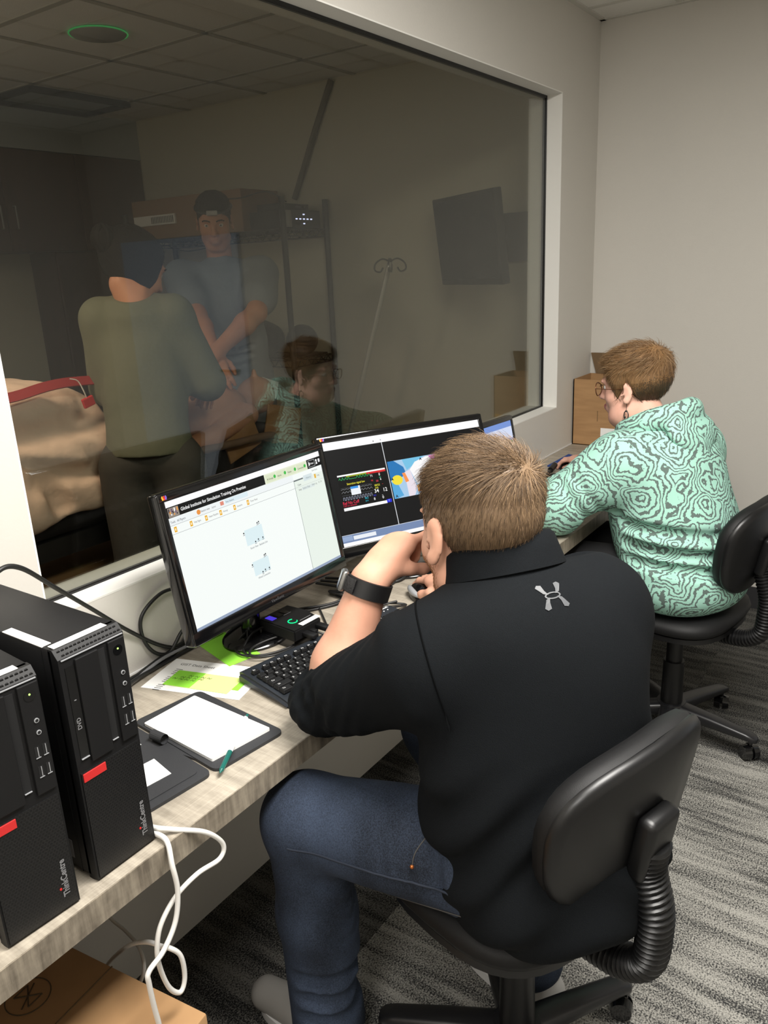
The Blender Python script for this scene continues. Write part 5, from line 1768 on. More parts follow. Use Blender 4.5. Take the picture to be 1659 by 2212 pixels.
# ---------------------------------------------------------------- the man in the dark polo
def build_man():
    org = (1.06, 0.48, 0.0)
    pel = A3(1.065, 0.475, 0.635); lum = A3(1.055, 0.470, 0.78); che = A3(1.075, 0.495, 0.935); c7 = A3(1.086, 0.516, 1.062)
    shL = A3(0.948, 0.608, 0.948); shR = A3(1.222, 0.432, 0.985)
    elL = A3(0.968, 0.826, 0.812); wrL = A3(1.054, 0.786, 1.022)
    elR = A3(1.43, 0.660, 0.865); wrR = A3(1.562, 0.902, 0.795)
    hipL = A3(0.965, 0.510, 0.615); knL = A3(0.905, 0.848, 0.592); anL = A3(0.938, 0.868, 0.085)
    hipR = A3(1.150, 0.455, 0.610); knR = A3(1.300, 0.800, 0.590); anR = A3(1.262, 0.560, 0.110)
    hd = Head((1.106, 0.592, 1.124), frame(math.radians(61), math.radians(12), math.radians(-5)), 1.12)
    Rt = frame(math.radians(70)); Rs = frame(math.radians(58))
    # --- body: one skin
    F = Field((0.76, 0.20, -0.005), (1.76, 1.16, 1.345), 0.0042)
    F.ell(pel, (0.165, 0.125, 0.12), Rt, 0.03); F.ell(lum, (0.155, 0.11, 0.13), Rt, 0.05); F.ell(che, (0.165, 0.115, 0.14), Rs, 0.05)
    F.cap(c7 + A3(0, 0, -0.02), hd.w(0, -0.022, -0.045), 0.066, 0.062, 0.03)
    for s_, e_, w_, r in ((shL, elL, wrL, 1), (shR, elR, wrR, 1)):
        F.cap(che + (s_ - che) * 0.5, s_, 0.075, 0.062, 0.04); F.cap(s_, e_, 0.055, 0.046, 0.03)
        mid = e_ + (w_ - e_) * 0.30
        F.cap(e_, mid, 0.046, 0.053, 0.02); F.cap(mid, w_, 0.053, 0.033, 0.02)
    for h_, k_, a_ in ((hipL, knL, anL), (hipR, knR, anR)):
        F.cap(h_, k_, 0.085, 0.058, 0.03); F.cap(k_, k_ + (a_ - k_) * 0.35, 0.052, 0.056, 0.03); F.cap(k_ + (a_ - k_) * 0.35, a_, 0.056, 0.036, 0.03)
    hd.build(F)
    rr, uu, ff = np.array([.5664, -.8229, -.0453]), np.array([.2678, .1318, .9544]), np.array([.7794, .5527, -.2950])
    f = 0.56 * rr + 0.74 * uu + 0.42 * ff
    t = 0.45 * rr - 0.42 * uu - 0.78 * ff
    n = np.cross(nrm(f), nrm(t - nrm(f) * np.dot(nrm(f), t)))
    sg = 1.0 if np.dot(n, rr) > 0 else -1.0
    hand(F, wrL + 0.018 * nrm(f), f, t, ((30, 50, 25), (62, 80, 40), (70, 85, 45), (75, 85, 45)), {'n': sg, 'd': ((0.62, 0.45, 0.50), (0.62, 0.10, 0.75), (0.72, -0.10, 0.66))}, 0.95, 0.035)
    fR = nrm(A3(0.047, 0.087, -0.004)); tR = A3(-fR[1], fR[0], 0.0)
    nR = np.cross(fR, tR); sg = 1.0 if nR[2] < 0 else -1.0
    hand(F, wrR, fR, tR, ((14, 26, 22), (16, 28, 22), (24, 36, 22), (30, 40, 24)), {'n': sg, 'd': ((0.72, 0.62, 0.25), (0.90, 0.22, 0.35), (0.95, -0.05, 0.30))}, 1.0, 0.031)
    V, Q = F.mesh(2)
    o = np_mesh('person', V, Q, M['skin'], origin=org)
    o.location = org
    tag(o, 'seated man in a black polo and jeans, chin on left fist, seen from behind', 'person')
    # --- hair
    H = Field(hd.c - 0.16, hd.c + 0.17, 0.003)
    hd.build(H, ears=False)
    X, Y, Zz = H.grid()
    q = [(X - hd.c[0]) * hd.R[i, 0] + (Y - hd.c[1]) * hd.R[i, 1] + (Zz - hd.c[2]) * hd.R[i, 2] for i in range(3)]
    yk = [-0.13, -0.06, -0.030, -0.012, 0.012, 0.030, 0.040, 0.062, 0.078, 0.10]
    zk = [-0.084, -0.086, -0.066, 0.006, 0.020, -0.005, 0.030, 0.055, 0.082, 0.092]
    hz = np.interp(q[1], yk, zk)
    above = np.clip((q[2] - hz) / 0.05, 0, 1)
    top = np.clip((q[2] - 0.055) / 0.05, 0, 1)
    H.D = np.maximum(H.D - (0.0005 + 0.0035 * above + 0.010 * top), -(q[2] - hz)).astype(np.float32)
    Vh, Qh = H.mesh(2)
    Nh = tri_normals(Vh, Qh)
    L = hd.loc(Vh)
    fc = L[Qh].mean(1)
    hair = [mat('hair_brown', rgb(96, 77, 58), 0.5, spec=0.35), mat('hair_blond', rgb(148, 122, 93), 0.45, spec=0.4), mat('hair_ash', rgb(110, 89, 67), 0.5, spec=0.35), mat('hair_shadow', rgb(70, 57, 44), 0.55)]  # last tone is the hair's own darkest brown, scattered over the strands
    mi0 = np.where(fc[:, 2] < -0.02, 2, 2)
    rg = np.random.default_rng(3)
    onsurf = np.where((L[:, 2] - np.interp(L[:, 1], yk, zk) > -0.004) & ((L ** 2).sum(1) > 0.06 ** 2))[0]
    ids = rg.choice(onsurf, 13000)
    P0 = Vh[ids] + rg.normal(0, 0.0012, (13000, 3)); N0 = Nh[ids]; Lc = hd.loc(P0)
    # combed away from a whorl at the crown, forwards and up over the top, down at the sides
    wh = np.array([0.012, -0.080, 0.092])
    dv = Lc - wh
    rad = dv / np.maximum(np.linalg.norm(dv, axis=1, keepdims=True), 1e-6)
    nl = N0 @ hd.R.T
    sw = np.cross(nl, rad)
    topw = np.clip((Lc[:, 2] - 0.05) / 0.05, 0, 1)[:, None]
    fl = rad + 0.55 * sw * np.exp(-np.linalg.norm(dv, axis=1, keepdims=True) / 0.06) + (1 - topw) * np.array([0, 0.1, -0.9]) + topw * np.array([-0.35, 0.55, 0.1])
    low = np.clip((Lc[:, 2] - np.interp(Lc[:, 1], yk, zk)) / 0.05, 0, 1)
    ln = (0.005 + 0.007 * low + topw[:, 0] * 0.022) * rg.uniform(0.6, 1.3, 13000)
    lift = 0.22 + 0.20 * topw[:, 0] + rg.uniform(-0.1, 0.15, 13000)
    Vs, Fs, own = strands(P0, N0, fl @ hd.R, lift, ln, np.full(13000, 0.00036) + 0.00012 * topw[:, 0], 5, 0.02, 0.10)
    pick = rg.uniform(0, 1, 13000)
    ms = np.where(pick < 0.38, 0, np.where(pick < 0.66, 1, np.where(pick < 0.9, 2, 3)))
    ms = np.where((Lc[:, 2] < 0.0) & (pick < 0.85), np.where(pick < 0.5, 0, 2), ms)
    np_mesh('hair', np.concatenate([Vh, Vs]).astype(np.float32), np.concatenate([Qh, Fs + len(Vh)]).astype(np.int32), hair, o, np.concatenate([mi0, ms[own]]), org)
    # beard along the jaw
    nb = 2600
    Bf = Field(hd.c - 0.15, hd.c + 0.15, 0.004); hd.build(Bf, ears=False)
    Vb, Qb = Bf.mesh(2); Nb = tri_normals(Vb, Qb); Lb = hd.loc(Vb)
    ok = np.where((Lb[:, 2] < -0.028) & (Lb[:, 1] > 0.012) & (Lb[:, 2] > -0.115) & ~((np.abs(Lb[:, 0]) < 0.024) & (Lb[:, 2] > -0.068) & (Lb[:, 2] < -0.045)))[0]
    ids = rg.choice(ok, nb)
    Vs, Fs, own = strands(Vb[ids] - Nb[ids] * 0.0005, Nb[ids], np.tile(hd.R[2] * -1.0, (nb, 1)), np.full(nb, 0.45), rg.uniform(0.004, 0.008, nb), np.full(nb, 0.0004), 3, 0.05)
    np_mesh('beard', Vs.astype(np.float32), Fs.astype(np.int32), [mat('beard_hair', rgb(150, 104, 66), 0.55)], o, None, org)
    # --- polo shirt
    S = Field((0.78, 0.20, 0.47), (1.56, 1.00, 1.20), 0.0045)
    S.ell(pel + A3(-0.010, -0.045, -0.040), (0.210, 0.180, 0.120), Rt, 0.05)
    S.ell(pel + A3(0.0, -0.005, 0.06), (0.203, 0.155, 0.14), Rt, 0.06)
    S.ell(lum + A3(0.015, -0.005, 0.02), (0.210, 0.146, 0.16), frame(math.radians(66)), 0.07)
    S.ell(che + A3(0.013, -0.008, 0), (0.212, 0.142, 0.150), Rs, 0.07)
    S.ell(che + A3(0.015, 0.015, 0.068), (0.168, 0.108, 0.072), Rs, 0.06)
    S.cap(shL, shR, 0.070, 0.070, 0.06)
    S.cap(shL, elL, 0.083, 0.072, 0.05)
    S.cap(shR, elR, 0.080, 0.068, 0.05)
    S.cap(c7 + A3(-0.01, -0.01, -0.05), c7 + A3(0.01, 0.02, 0.0), 0.082, 0.068, 0.05)
    # folds: armpit fan, elbow rings, waist
    for k_, a in enumerate((0.80, 0.89, 0.98)):
        c = shL + (elL - shL) * a
        ax = nrm(elL - shL); u1 = nrm(np.cross(ax, [0, 0, 1])); u2 = np.cross(ax, u1)
        r_ = 0.083 + (0.072 - 0.083) * a + 0.0075
        S.fold([c + r_ * (u1 * math.cos(q_) + u2 * math.sin(q_)) + ax * 0.012 * math.sin(3 * q_ + k_) for q_ in [0.3 * i + 0.6 * k_ for i in range(12)]], 0.0065, 0.016)
    S.ridge([(0.945, 0.665, 1.005), (0.918, 0.638, 0.998), (0.893, 0.605, 0.960), (0.885, 0.580, 0.915)], 0.010, 0.03)
    X, Y, Zz = S.grid()
    low = np.clip((0.86 - Zz) / 0.10, 0, 1)
    S.D += (0.0055 * low * np.sin(62 * Zz + 9 * np.sin(7 * X - 6 * Y) + 3.0 * X)).astype(np.float32)
    arm_ = np.clip((0.98 - X) / 0.05, 0, 1) * np.clip((Y - 0.66) / 0.06, 0, 1)
    S.D += (0.0020 * arm_ * np.sin(210 * Y + 60 * Zz + 6 * np.sin(40 * X))).astype(np.float32)
    wrinkle(S, 0.0045, 30, 30, 22, 4)
    S.clip((0, 0, 0.522), (0, 0, -1))
    nd = nrm(Rs[1] * 0.42 + A3(0, 0, 1.0))
    S.clip(c7 + nd * 0.018, nd, c7 - 0.13, c7 + 0.16)
    S.clip(elR - (elR - shR) * 0.02, nrm(elR - shR), elR - 0.10, elR + 0.14)
    sh, Vp, Qp = person_cloth('polo_shirt', S, M['polo'], o, org, 3)
    # collar: a standing, folded-over band
    b = MB()
    ring = []
    e1 = nrm(np.cross(nd, Rs[1])); e2 = np.cross(e1, nd)
    ctr = c7 + nd * 0.018 + Rs[1] * 0.028
    N_ = 40
    prof = [(0.000, -0.016), (0.0015, 0.014), (0.001, 0.036), (0.006, 0.042), (0.011, 0.036), (0.015, 0.014), (0.020, -0.012), (0.016, -0.014), (0.010, 0.010), (0.006, 0.024), (0.0045, 0.010)]
    rings = []
    for i in range(N_):
        a = 0.55 + (2 * math.pi - 1.1) * i / (N_ - 1)
        d = Rs[1] * math.cos(a) * 1.05 + Rs[0] * math.sin(a)
        d = nrm(d - nd * np.dot(d, nd))
        back = 0.5 - 0.5 * math.cos(a)
        rr0 = 0.080
        rings.append([b.bm.verts.new(Vector(ctr + d * (rr0 + pr * (1 + 0.25 * (1 - back))) + nd * (h_ * (0.75 + 0.35 * back)))) for pr, h_ in prof])
    for A, B in zip(rings, rings[1:]):
        for j in range(len(prof)):
            b.bm.faces.new((A[j], A[(j + 1) % len(prof)], B[(j + 1) % len(prof)], B[j]))
    b.bm.faces.new(rings[0]); b.bm.faces.new(rings[-1][::-1])
    b.done('collar', M['polo'], sh, smooth=60, local=Matrix.Translation(-Vector(org)))
    # stitched seams round the armholes
    bvs = BVHTree.FromPolygons([tuple(map(float, v)) for v in Vp], [tuple(map(int, q_)) for q_ in Qp])
    for s_, e_, side in ((shL, elL, -1),):
        ax = nrm(nrm(e_ - s_) * 0.6 + side * Rs[0] * 0.8)
        u1 = nrm(np.cross(ax, [0, 0, 1])); u2 = np.cross(ax, u1)
        cc = s_ - ax * 0.018
        pts_ = []
        for i in range(40):
            a = 2 * math.pi * i / 40
            d_ = Vector(u1 * math.cos(a) + u2 * math.sin(a))
            h_ = bvs.ray_cast(Vector(cc) + d_ * 0.30, -d_, 0.29)
            if h_[0] is not None and (h_[0] - Vector(cc)).length < 0.125:
                pts_.append(h_[0] + h_[1] * 0.0006)
            elif len(pts_) > 6:
                break
        if len(pts_) > 6:
            b = MB(); b.tube(spline(pts_, 3), 0.0014, 6)
            b.done('armhole_seam', mat('black_seam', rgb(8, 9, 10), 0.95, spec=0.05), sh, smooth=80, local=Matrix.Translation(-Vector(org)))
    # the emblem on the upper back
    bvh = BVHTree.FromPolygons([tuple(map(float, v)) for v in Vp], [tuple(map(int, q_)) for q_ in Qp])
    eye = Vector((0, 0, 1.5558))

    def onback(p, lift=0.0012):
        c = Vector(p)
        hit, nn, _, _ = bvh.find_nearest(c)
        return hit + nn * lift
    ctr_e = Vector(che) + Vector((0.0, 0.0, 0.168)) + Vector(-Rs[1]) * 0.10 + Vector(Rs[0]) * 0.00
    h0, n0, _, _ = bvh.find_nearest(ctr_e)
    ex = Vector(Rs[0]); ex = (ex - n0 * ex.dot(n0)).normalized(); ey = n0.cross(ex)
    if ey.z < 0:
        ey = -ey
    b = MB()

    def patch(P):
        fine = []
        for (p, q_) in zip(P, P[1:] + P[:1]):
            for i in range(4):
                fine.append((p[0] + (q_[0] - p[0]) * i / 4, p[1] + (q_[1] - p[1]) * i / 4))
        b.bm.faces.new([b.bm.verts.new(onback(h0 + ex * x + ey * y)) for x, y in fine])
    k_ = 0.0225
    for sx in (-1, 1):
        for sy in (-1, 1):
            P = [(sx * 0.28 * k_, sy * 0.10 * k_), (sx * 0.62 * k_, sy * 0.22 * k_), (sx * 0.98 * k_, sy * 0.80 * k_), (sx * 0.80 * k_, sy * 0.98 * k_), (sx * 0.50 * k_, sy * 0.90 * k_), (sx * 0.44 * k_, sy * 0.45 * k_)]
            patch(P)
    n_ = 28
    for i in range(n_):
        a, c = 2 * math.pi * i / n_, 2 * math.pi * (i + 1) / n_
        P = [(0.62 * k_ * math.cos(a), 0.26 * k_ * math.sin(a)), (0.62 * k_ * math.cos(c), 0.26 * k_ * math.sin(c)), (0.50 * k_ * math.cos(c), 0.17 * k_ * math.sin(c)), (0.50 * k_ * math.cos(a), 0.17 * k_ * math.sin(a))]
        b.bm.faces.new([b.bm.verts.new(onback(h0 + ex * x + ey * y)) for x, y in P])
    b.done('emblem', mat('silver_emblem', rgb(74, 76, 79), 0.5), sh, local=Matrix.Translation(-Vector(org)))
    # --- jeans
    J = Field((0.78, 0.26, 0.02), (1.46, 1.02, 0.80), 0.0045)
    J.ell(pel + A3(0, -0.005, -0.02), (0.188, 0.150, 0.115), Rt, 0.04)
    J.cap(hipL, knL, 0.103, 0.080, 0.04); J.cap(hipR, knR, 0.103, 0.080, 0.04)
    J.cap(hipL + A3(0.03, 0.0, 0.0), hipR, 0.09, 0.09, 0.05)
    J.cap(knL, knL + (anL - knL) * 0.45, 0.076, 0.076, 0.03); J.cap(knL + (anL - knL) * 0.45, anL + A3(0, 0, -0.02), 0.076, 0.078, 0.03)
    J.cap(knR, anR, 0.076, 0.070, 0.03)
    for i in range(4):
        z = 0.50 - 0.035 * i
        J.fold([knL + A3(0.085, -0.02 - 0.015 * i, z - 0.60), knL + A3(0.02, -0.088, z - 0.63 - 0.01 * i), knL + A3(-0.070, -0.055, z - 0.585)], 0.008, 0.022)
    for i in range(3):
        J.fold([anL + A3(-0.085, -0.01, 0.06 + 0.05 * i), anL + A3(-0.02, -0.085, 0.05 + 0.05 * i), anL + A3(0.08, -0.03, 0.07 + 0.045 * i)], 0.009, 0.025)
    for i in range(5):
        a = 0.10 + 0.07 * i
        c = hipL + (knL - hipL) * a
        J.fold([c + A3(-0.108, -0.01, -0.03), c + A3(-0.085, 0.01, 0.06), c + A3(-0.02, 0.02, 0.104), c + A3(0.05, 0.03, 0.09)], 0.0045, 0.018)
    wrinkle(J, 0.004, 26, 26, 30, 6)
    J.clip(anL + A3(0, 0, -0.045), (0, 0, -1)); 
    jn, Vj, Qj = person_cloth('jeans', J, M['denim'], o, org, 3)
    bj = BVHTree.FromPolygons([tuple(map(float, v)) for v in Vj], [tuple(map(int, q_)) for q_ in Qj])
    pj_ = lambda p, l=0.001: (lambda r_: r_[0] + r_[1] * l)(bj.find_nearest(Vector(p)))
    seamm = mat('seam_thread', rgb(26, 34, 48), 0.8)
    stm = mat('gold_thread', rgb(70, 68, 66), 0.8)
    b = MB()
    ln_ = []
    for i in range(40):
        a = i / 39
        c = hipL + (knL - hipL) * a
        ln_.append(pj_(c + A3(-0.11, -0.03, 0.0), 0.0006))
    b.tube(ln_, 0.0022, 6); b.done('side_seam', seamm, jn, smooth=80, local=Matrix.Translation(-Vector(org)))
    b = MB(); pk = [pj_(hipL + (knL - hipL) * a_ + A3(x_, 0, z_), 0.0008) for a_, x_, z_ in ((0.14, -0.04, 0.12), (0.175, -0.07, 0.10), (0.215, -0.10, 0.06), (0.235, -0.115, 0.03))]
    b.tube(spline(pk, 5), 0.0011, 6); b.done('pocket_stitching', stm, jn, smooth=80, local=Matrix.Translation(-Vector(org)))
    b = MB(); bpk = [pj_(p_, 0.0008) for p_ in (hipL + A3(-0.08, 0.13, -0.075), hipL + A3(-0.095, 0.05, -0.06), hipL + A3(-0.11, -0.03, -0.05), hipL + A3(-0.10, -0.08, -0.08))]
    b.tube(spline(bpk, 6), 0.0011, 6); b.done('back_pocket_stitching', stm, jn, smooth=80, local=Matrix.Translation(-Vector(org)))
    b = MB(); rp = pj_(hipL + (knL - hipL) * 0.235 + A3(-0.115, 0, 0.030), 0.001); b.ball(rp, 0.0036, 12); b.done('rivet', M['brass'], jn, smooth=60, local=Matrix.Translation(-Vector(org)))
    # --- shoes
    for an, az_, m_, nm in ((anL, 1.62, M['sole'], 'shoe'), (anR, 1.35, M['solew'], 'shoe')):
        fz = Field((an[0] - 0.17, an[1] - 0.17, -0.001), (an[0] + 0.17, an[1] + 0.30, 0.17), 0.004)
        d = A3(math.cos(az_), math.sin(az_), 0)
        heel = A3(an[0], an[1], 0) - d * 0.045
        if an is anL:
            lift0 = 0.0
        fz.cap(heel + A3(0, 0, 0.045), heel + d * 0.10 + A3(0, 0, 0.045), 0.040, 0.042, 0.02); fz.cap(heel + d * 0.10 + A3(0, 0, 0.040), heel + d * 0.215 + A3(0, 0, 0.034), 0.043, 0.036, 0.02)
        fz.cap(heel + d * 0.03 + A3(0, 0, 0.05), A3(an[0], an[1], 0.105), 0.042, 0.040, 0.03)
        fz.clip((0, 0, 0.002), (0, 0, -1)); fz.clip((0, 0, 0.118), (0, 0, 1))
        so, _, _ = person_cloth(nm, fz, m_, o, org, 2)
        b = MB()
        ol = [heel - d * 0.042 * math.cos(0) + 0 * d]
        pts = superellipse(0, 0, 0.046, 0.140, 2.6, 30)
        sd = A3(-d[1], d[0], 0)
        b.poly([Vector(heel + d * 0.087 + sd * x + d * y + A3(0, 0, 0.001)) for x, y in pts], 0.024)
        b.done('sole', M['white'], so, smooth=40, local=Matrix.Translation(-Vector(org)))
    # --- wrist watch
    ax = nrm(wrL - elL); wc = wrL - ax * 0.012
    u1 = nrm(np.cross(ax, ff)); u2 = nrm(np.cross(ax, u1))
    b = MB()
    rings = []
    for i in range(36):
        a = 2 * math.pi * i / 36
        d = u1 * math.cos(a) + u2 * math.sin(a)
        rings.append([b.bm.verts.new(Vector(wc + d * (0.0395 + dr_) + ax * dz)) for dr_, dz in ((0, -0.016), (0.0035, -0.015), (0.0035, 0.015), (0, 0.016))])
    for i in range(36):
        A, B = rings[i], rings[(i + 1) % 36]
        for j in range(4):
            b.bm.faces.new((A[j], A[(j + 1) % 4], B[(j + 1) % 4], B[j]))
    ws = b.done('watch_strap', mat('black_watch_leather', rgb(20, 20, 21), 0.5), o, smooth=50, local=Matrix.Translation(-Vector(org)))
    dd = nrm(-rr * 0.90 + uu * 0.42 - ff * 0.12); dd = nrm(dd - ax * np.dot(dd, ax)); sd = np.cross(ax, dd)
    Rw = Matrix([list(sd), list(ax), list(dd)]).transposed()
    b = MB(); b.box(Vector(wc + dd * 0.0465), (0.036, 0.038, 0.011), Rw, bev=0.0045, seg=3); b.done('watch_case', M['steel'], ws, smooth=50, local=Matrix.Translation(-Vector(org)))
    b = MB(); b.box(Vector(wc + dd * 0.0522), (0.031, 0.033, 0.0012), Rw, bev=0.0004); b.done('watch_face', M['blkg'], ws, local=Matrix.Translation(-Vector(org)))
    d2 = nrm(-ff * 0.9 - rr * 0.25); d2 = nrm(d2 - ax * np.dot(d2, ax)); s2 = np.cross(ax, d2)
    R2 = Matrix([list(s2), list(ax), list(d2)]).transposed()
    b = MB(); b.box(Vector(wc + nrm(dd * 0.62 + d2 * 0.78) * 0.0445), (0.026, 0.026, 0.003), Matrix([list(np.cross(ax, nrm(dd * 0.62 + d2 * 0.78))), list(ax), list(nrm(dd * 0.62 + d2 * 0.78))]).transposed(), bev=0.001)
    b.done('strap_tab', mat('embossed_leather', rgb(28, 28, 30), 0.4, bump=(160, 0.8, 0.003, U1)), ws, smooth=40, local=Matrix.Translation(-Vector(org)))
    return o


build_man()


# ---------------------------------------------------------------- the woman in the mint top
def make_hair_cap(hd, yk, zk, thick, topthick, res=0.003, zt=0.055, back=0.0):
    H = Field(hd.c - 0.19, hd.c + 0.20, res)
    hd.build(H, ears=False)
    X, Y, Zz = H.grid()
    q = [((X - hd.c[0]) * hd.R[i, 0] + (Y - hd.c[1]) * hd.R[i, 1] + (Zz - hd.c[2]) * hd.R[i, 2]) / hd.s for i in range(3)]
    hz = np.interp(q[1], yk, zk)
    above = np.clip((q[2] - hz) / 0.05, 0, 1)
    top = np.clip((q[2] - zt) / 0.05, 0, 1)
    bk = np.clip((-q[1] - 0.03) / 0.06, 0, 1) * np.clip((q[2] + 0.05) / 0.08, 0, 1)
    H.D = np.maximum(H.D - (0.0008 + thick * above + topthick * top + back * bk), -(q[2] - hz) * hd.s).astype(np.float32)
    V, Q = H.mesh(2)
    return V, Q, tri_normals(V, Q)


def build_woman():
    org = (2.43, 0.60, 0.0)
    pel = A3(2.435, 0.575, 0.62); lum = A3(2.425, 0.615, 0.78); che = A3(2.430, 0.650, 0.915); c7 = A3(2.445, 0.690, 1.040)
    shL = A3(2.280, 0.740, 0.965); shR = A3(2.600, 0.610, 0.958)
    elL = A3(2.205, 0.905, 0.832); wrL = A3(2.370, 1.050, 0.785)
    elR = A3(2.795, 0.830, 0.870); wrR = A3(2.932, 1.070, 0.790)
    hipL = A3(2.335, 0.62, 0.595); knL = A3(2.36, 1.02, 0.585); anL = A3(2.36, 0.99, 0.10)
    hipR = A3(2.535, 0.59, 0.595); knR = A3(2.62, 0.99, 0.585); anR = A3(2.62, 0.95, 0.10)
    hd = Head((2.462, 0.768, 1.163), frame(math.radians(86), math.radians(6), math.radians(3)), 0.93)
    Rt = frame(math.radians(76))
    F = Field((2.02, 0.38, -0.005), (3.06, 1.24, 1.38), 0.0042)
    F.ell(pel, (0.17, 0.13, 0.11), Rt, 0.03); F.ell(lum, (0.16, 0.12, 0.13), Rt, 0.05); F.ell(che, (0.165, 0.115, 0.13), Rt, 0.05)
    F.cap(c7 + A3(0, 0, -0.03), hd.w(0, -0.020, -0.050), 0.060, 0.056, 0.04)
    for s_, e_, w_ in ((shL, elL, wrL), (shR, elR, wrR)):
        F.cap(che + (s_ - che) * 0.5, s_, 0.07, 0.055, 0.04); F.cap(s_, e_, 0.050, 0.044, 0.03)
        F.cap(e_, e_ + (w_ - e_) * 0.3, 0.044, 0.046, 0.02); F.cap(e_ + (w_ - e_) * 0.3, w_, 0.046, 0.029, 0.02)
    for h_, k_, a_ in ((hipL, knL, anL), (hipR, knR, anR)):
        F.cap(h_, k_, 0.085, 0.058, 0.03); F.cap(k_, a_, 0.054, 0.036, 0.03)
    hd.build(F, jowl=1)
    fR = nrm(A3(0.033, 0.095, 0.002)); tR = A3(-fR[1], fR[0], 0.0)
    sg = 1.0 if np.cross(fR, tR)[2] < 0 else -1.0
    hand(F, wrR, fR, tR, ((16, 28, 22), (16, 30, 22), (22, 34, 22), (28, 36, 22)), {'n': sg, 'd': ((0.70, 0.62, 0.25), (0.92, 0.20, 0.32), (0.95, -0.05, 0.28))}, 0.92, 0.028)
    fL = nrm(A3(0.08, 0.10, -0.03)); tL = A3(fL[1], -fL[0], 0.0)
    sg = 1.0 if np.cross(fL, tL)[2] < 0 else -1.0
    hand(F, wrL, fL, tL, ((14, 24, 18),) * 4, {'n': sg, 'd': ((0.80, 0.50, 0.25), (0.92, 0.20, 0.25), (0.95, 0.0, 0.25))}, 0.92, 0.028)
    V, Q = F.mesh(2)
    L = hd.loc(V)[Q].mean(1)
    lip = (L[:, 1] > 0.088) & (np.abs(L[:, 0]) < 0.024) & (L[:, 2] > -0.071) & (L[:, 2] < -0.046)
    o = np_mesh('person', V, Q, [M['skinw'], M['lip']], mi=lip.astype(int), origin=org)
    o.location = org
    tag(o, 'seated woman with short auburn hair, glasses and mint patterned top at the far end', 'person')
    LO = Matrix.Translation(-Vector(org))
    # hair
    rg = np.random.default_rng(11)
    yk = [-0.14, -0.075, -0.045, -0.030, -0.006, 0.010, 0.030, 0.046, 0.066, 0.082, 0.10]
    zk = [-0.135, -0.132, -0.115, -0.035, 0.026, 0.006, -0.024, 0.006, 0.052, 0.078, 0.086]
    Vh, Qh, Nh = make_hair_cap(hd, yk, zk, 0.010, 0.012, back=0.004)
    Lh = hd.loc(Vh)
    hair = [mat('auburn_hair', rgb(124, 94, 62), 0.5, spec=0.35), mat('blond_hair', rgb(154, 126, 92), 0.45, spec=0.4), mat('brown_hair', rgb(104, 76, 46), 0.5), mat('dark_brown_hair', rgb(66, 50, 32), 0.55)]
    fz = Lh[Qh].mean(1)
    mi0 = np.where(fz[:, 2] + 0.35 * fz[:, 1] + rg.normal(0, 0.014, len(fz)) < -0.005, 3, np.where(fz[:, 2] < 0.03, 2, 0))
    ok = np.where(Lh[:, 2] - np.interp(Lh[:, 1], yk, zk) > -0.004)[0]
    n = 9000
    ids = rg.choice(ok, n)
    P0 = Vh[ids] - Nh[ids] * 0.004 + rg.normal(0, 0.0015, (n, 3)); N0 = Nh[ids]; Lc = hd.loc(P0)
    wh = np.array([0.0, -0.070, 0.105])
    dv = Lc - wh
    rad = dv / np.maximum(np.linalg.norm(dv, axis=1, keepdims=True), 1e-6)
    topw = np.clip((Lc[:, 2] - 0.03) / 0.06, 0, 1)[:, None]
    cl = np.sin(Lc[:, :1] * 90 + Lc[:, 1:2] * 60) * 0.35
    fl = rad + (1 - topw) * np.array([0, -0.5, -0.8]) + topw * np.array([0.1, 0.15, 0.25]) + cl * np.array([0.3, 0.8, 0.1])
    ln = (0.020 + 0.018 * topw[:, 0]) * rg.uniform(0.6, 1.3, n)
    Vs, Fs, own = strands(P0, N0, fl @ hd.R, 0.25 + 0.18 * topw[:, 0] + rg.uniform(-0.08, 0.2, n), ln, np.full(n, 0.00062), 6, 0.05, 0.28, 5)
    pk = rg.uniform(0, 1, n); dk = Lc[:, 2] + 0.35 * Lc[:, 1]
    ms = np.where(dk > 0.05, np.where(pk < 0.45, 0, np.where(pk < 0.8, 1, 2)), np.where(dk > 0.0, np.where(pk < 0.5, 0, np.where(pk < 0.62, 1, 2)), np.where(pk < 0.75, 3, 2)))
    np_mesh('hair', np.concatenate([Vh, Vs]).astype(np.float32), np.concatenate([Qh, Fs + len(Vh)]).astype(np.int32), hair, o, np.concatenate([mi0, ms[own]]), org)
    # eyes
    for q in (-1, 1):
        b = MB(); c = hd.w(q * 0.033, 0.0775, 0.015); b.ball(c, 0.0118, 14); b.mi = 1; b.ball(Vector(c) + Vector(hd.R[1]) * 0.0072, 0.0058, 12)
        b.done('eye', [mat('eye_white', rgb(230, 226, 220), 0.25), mat('iris', rgb(70, 90, 100), 0.2)], o, smooth=80, local=LO)
    # glasses
    gl = None
    b = MB()
    for q in (-1, 1):
        b.tube([Vector(hd.w(q * 0.034 + 0.024 * math.cos(a), 0.113 - 0.004 * abs(math.cos(a)) , 0.010 + 0.022 * math.sin(a))) for a in [i * math.pi / 12 for i in range(24)]], 0.0016, 6, closed=True)
        b.tube(spline([Vector(hd.w(q * 0.058, 0.110, 0.016)), Vector(hd.w(q * 0.074, 0.095, 0.018)), Vector(hd.w(q * 0.079, 0.040, 0.014)), Vector(hd.w(q * 0.081, -0.004, 0.012)), Vector(hd.w(q * 0.080, -0.030, -0.012))], 6), 0.0012, 6)
    b.tube([Vector(hd.w(x, 0.114, 0.016 + 0.003 * math.cos(x * 200))) for x in (-0.011, -0.005, 0.0, 0.005, 0.011)], 0.0014, 6)
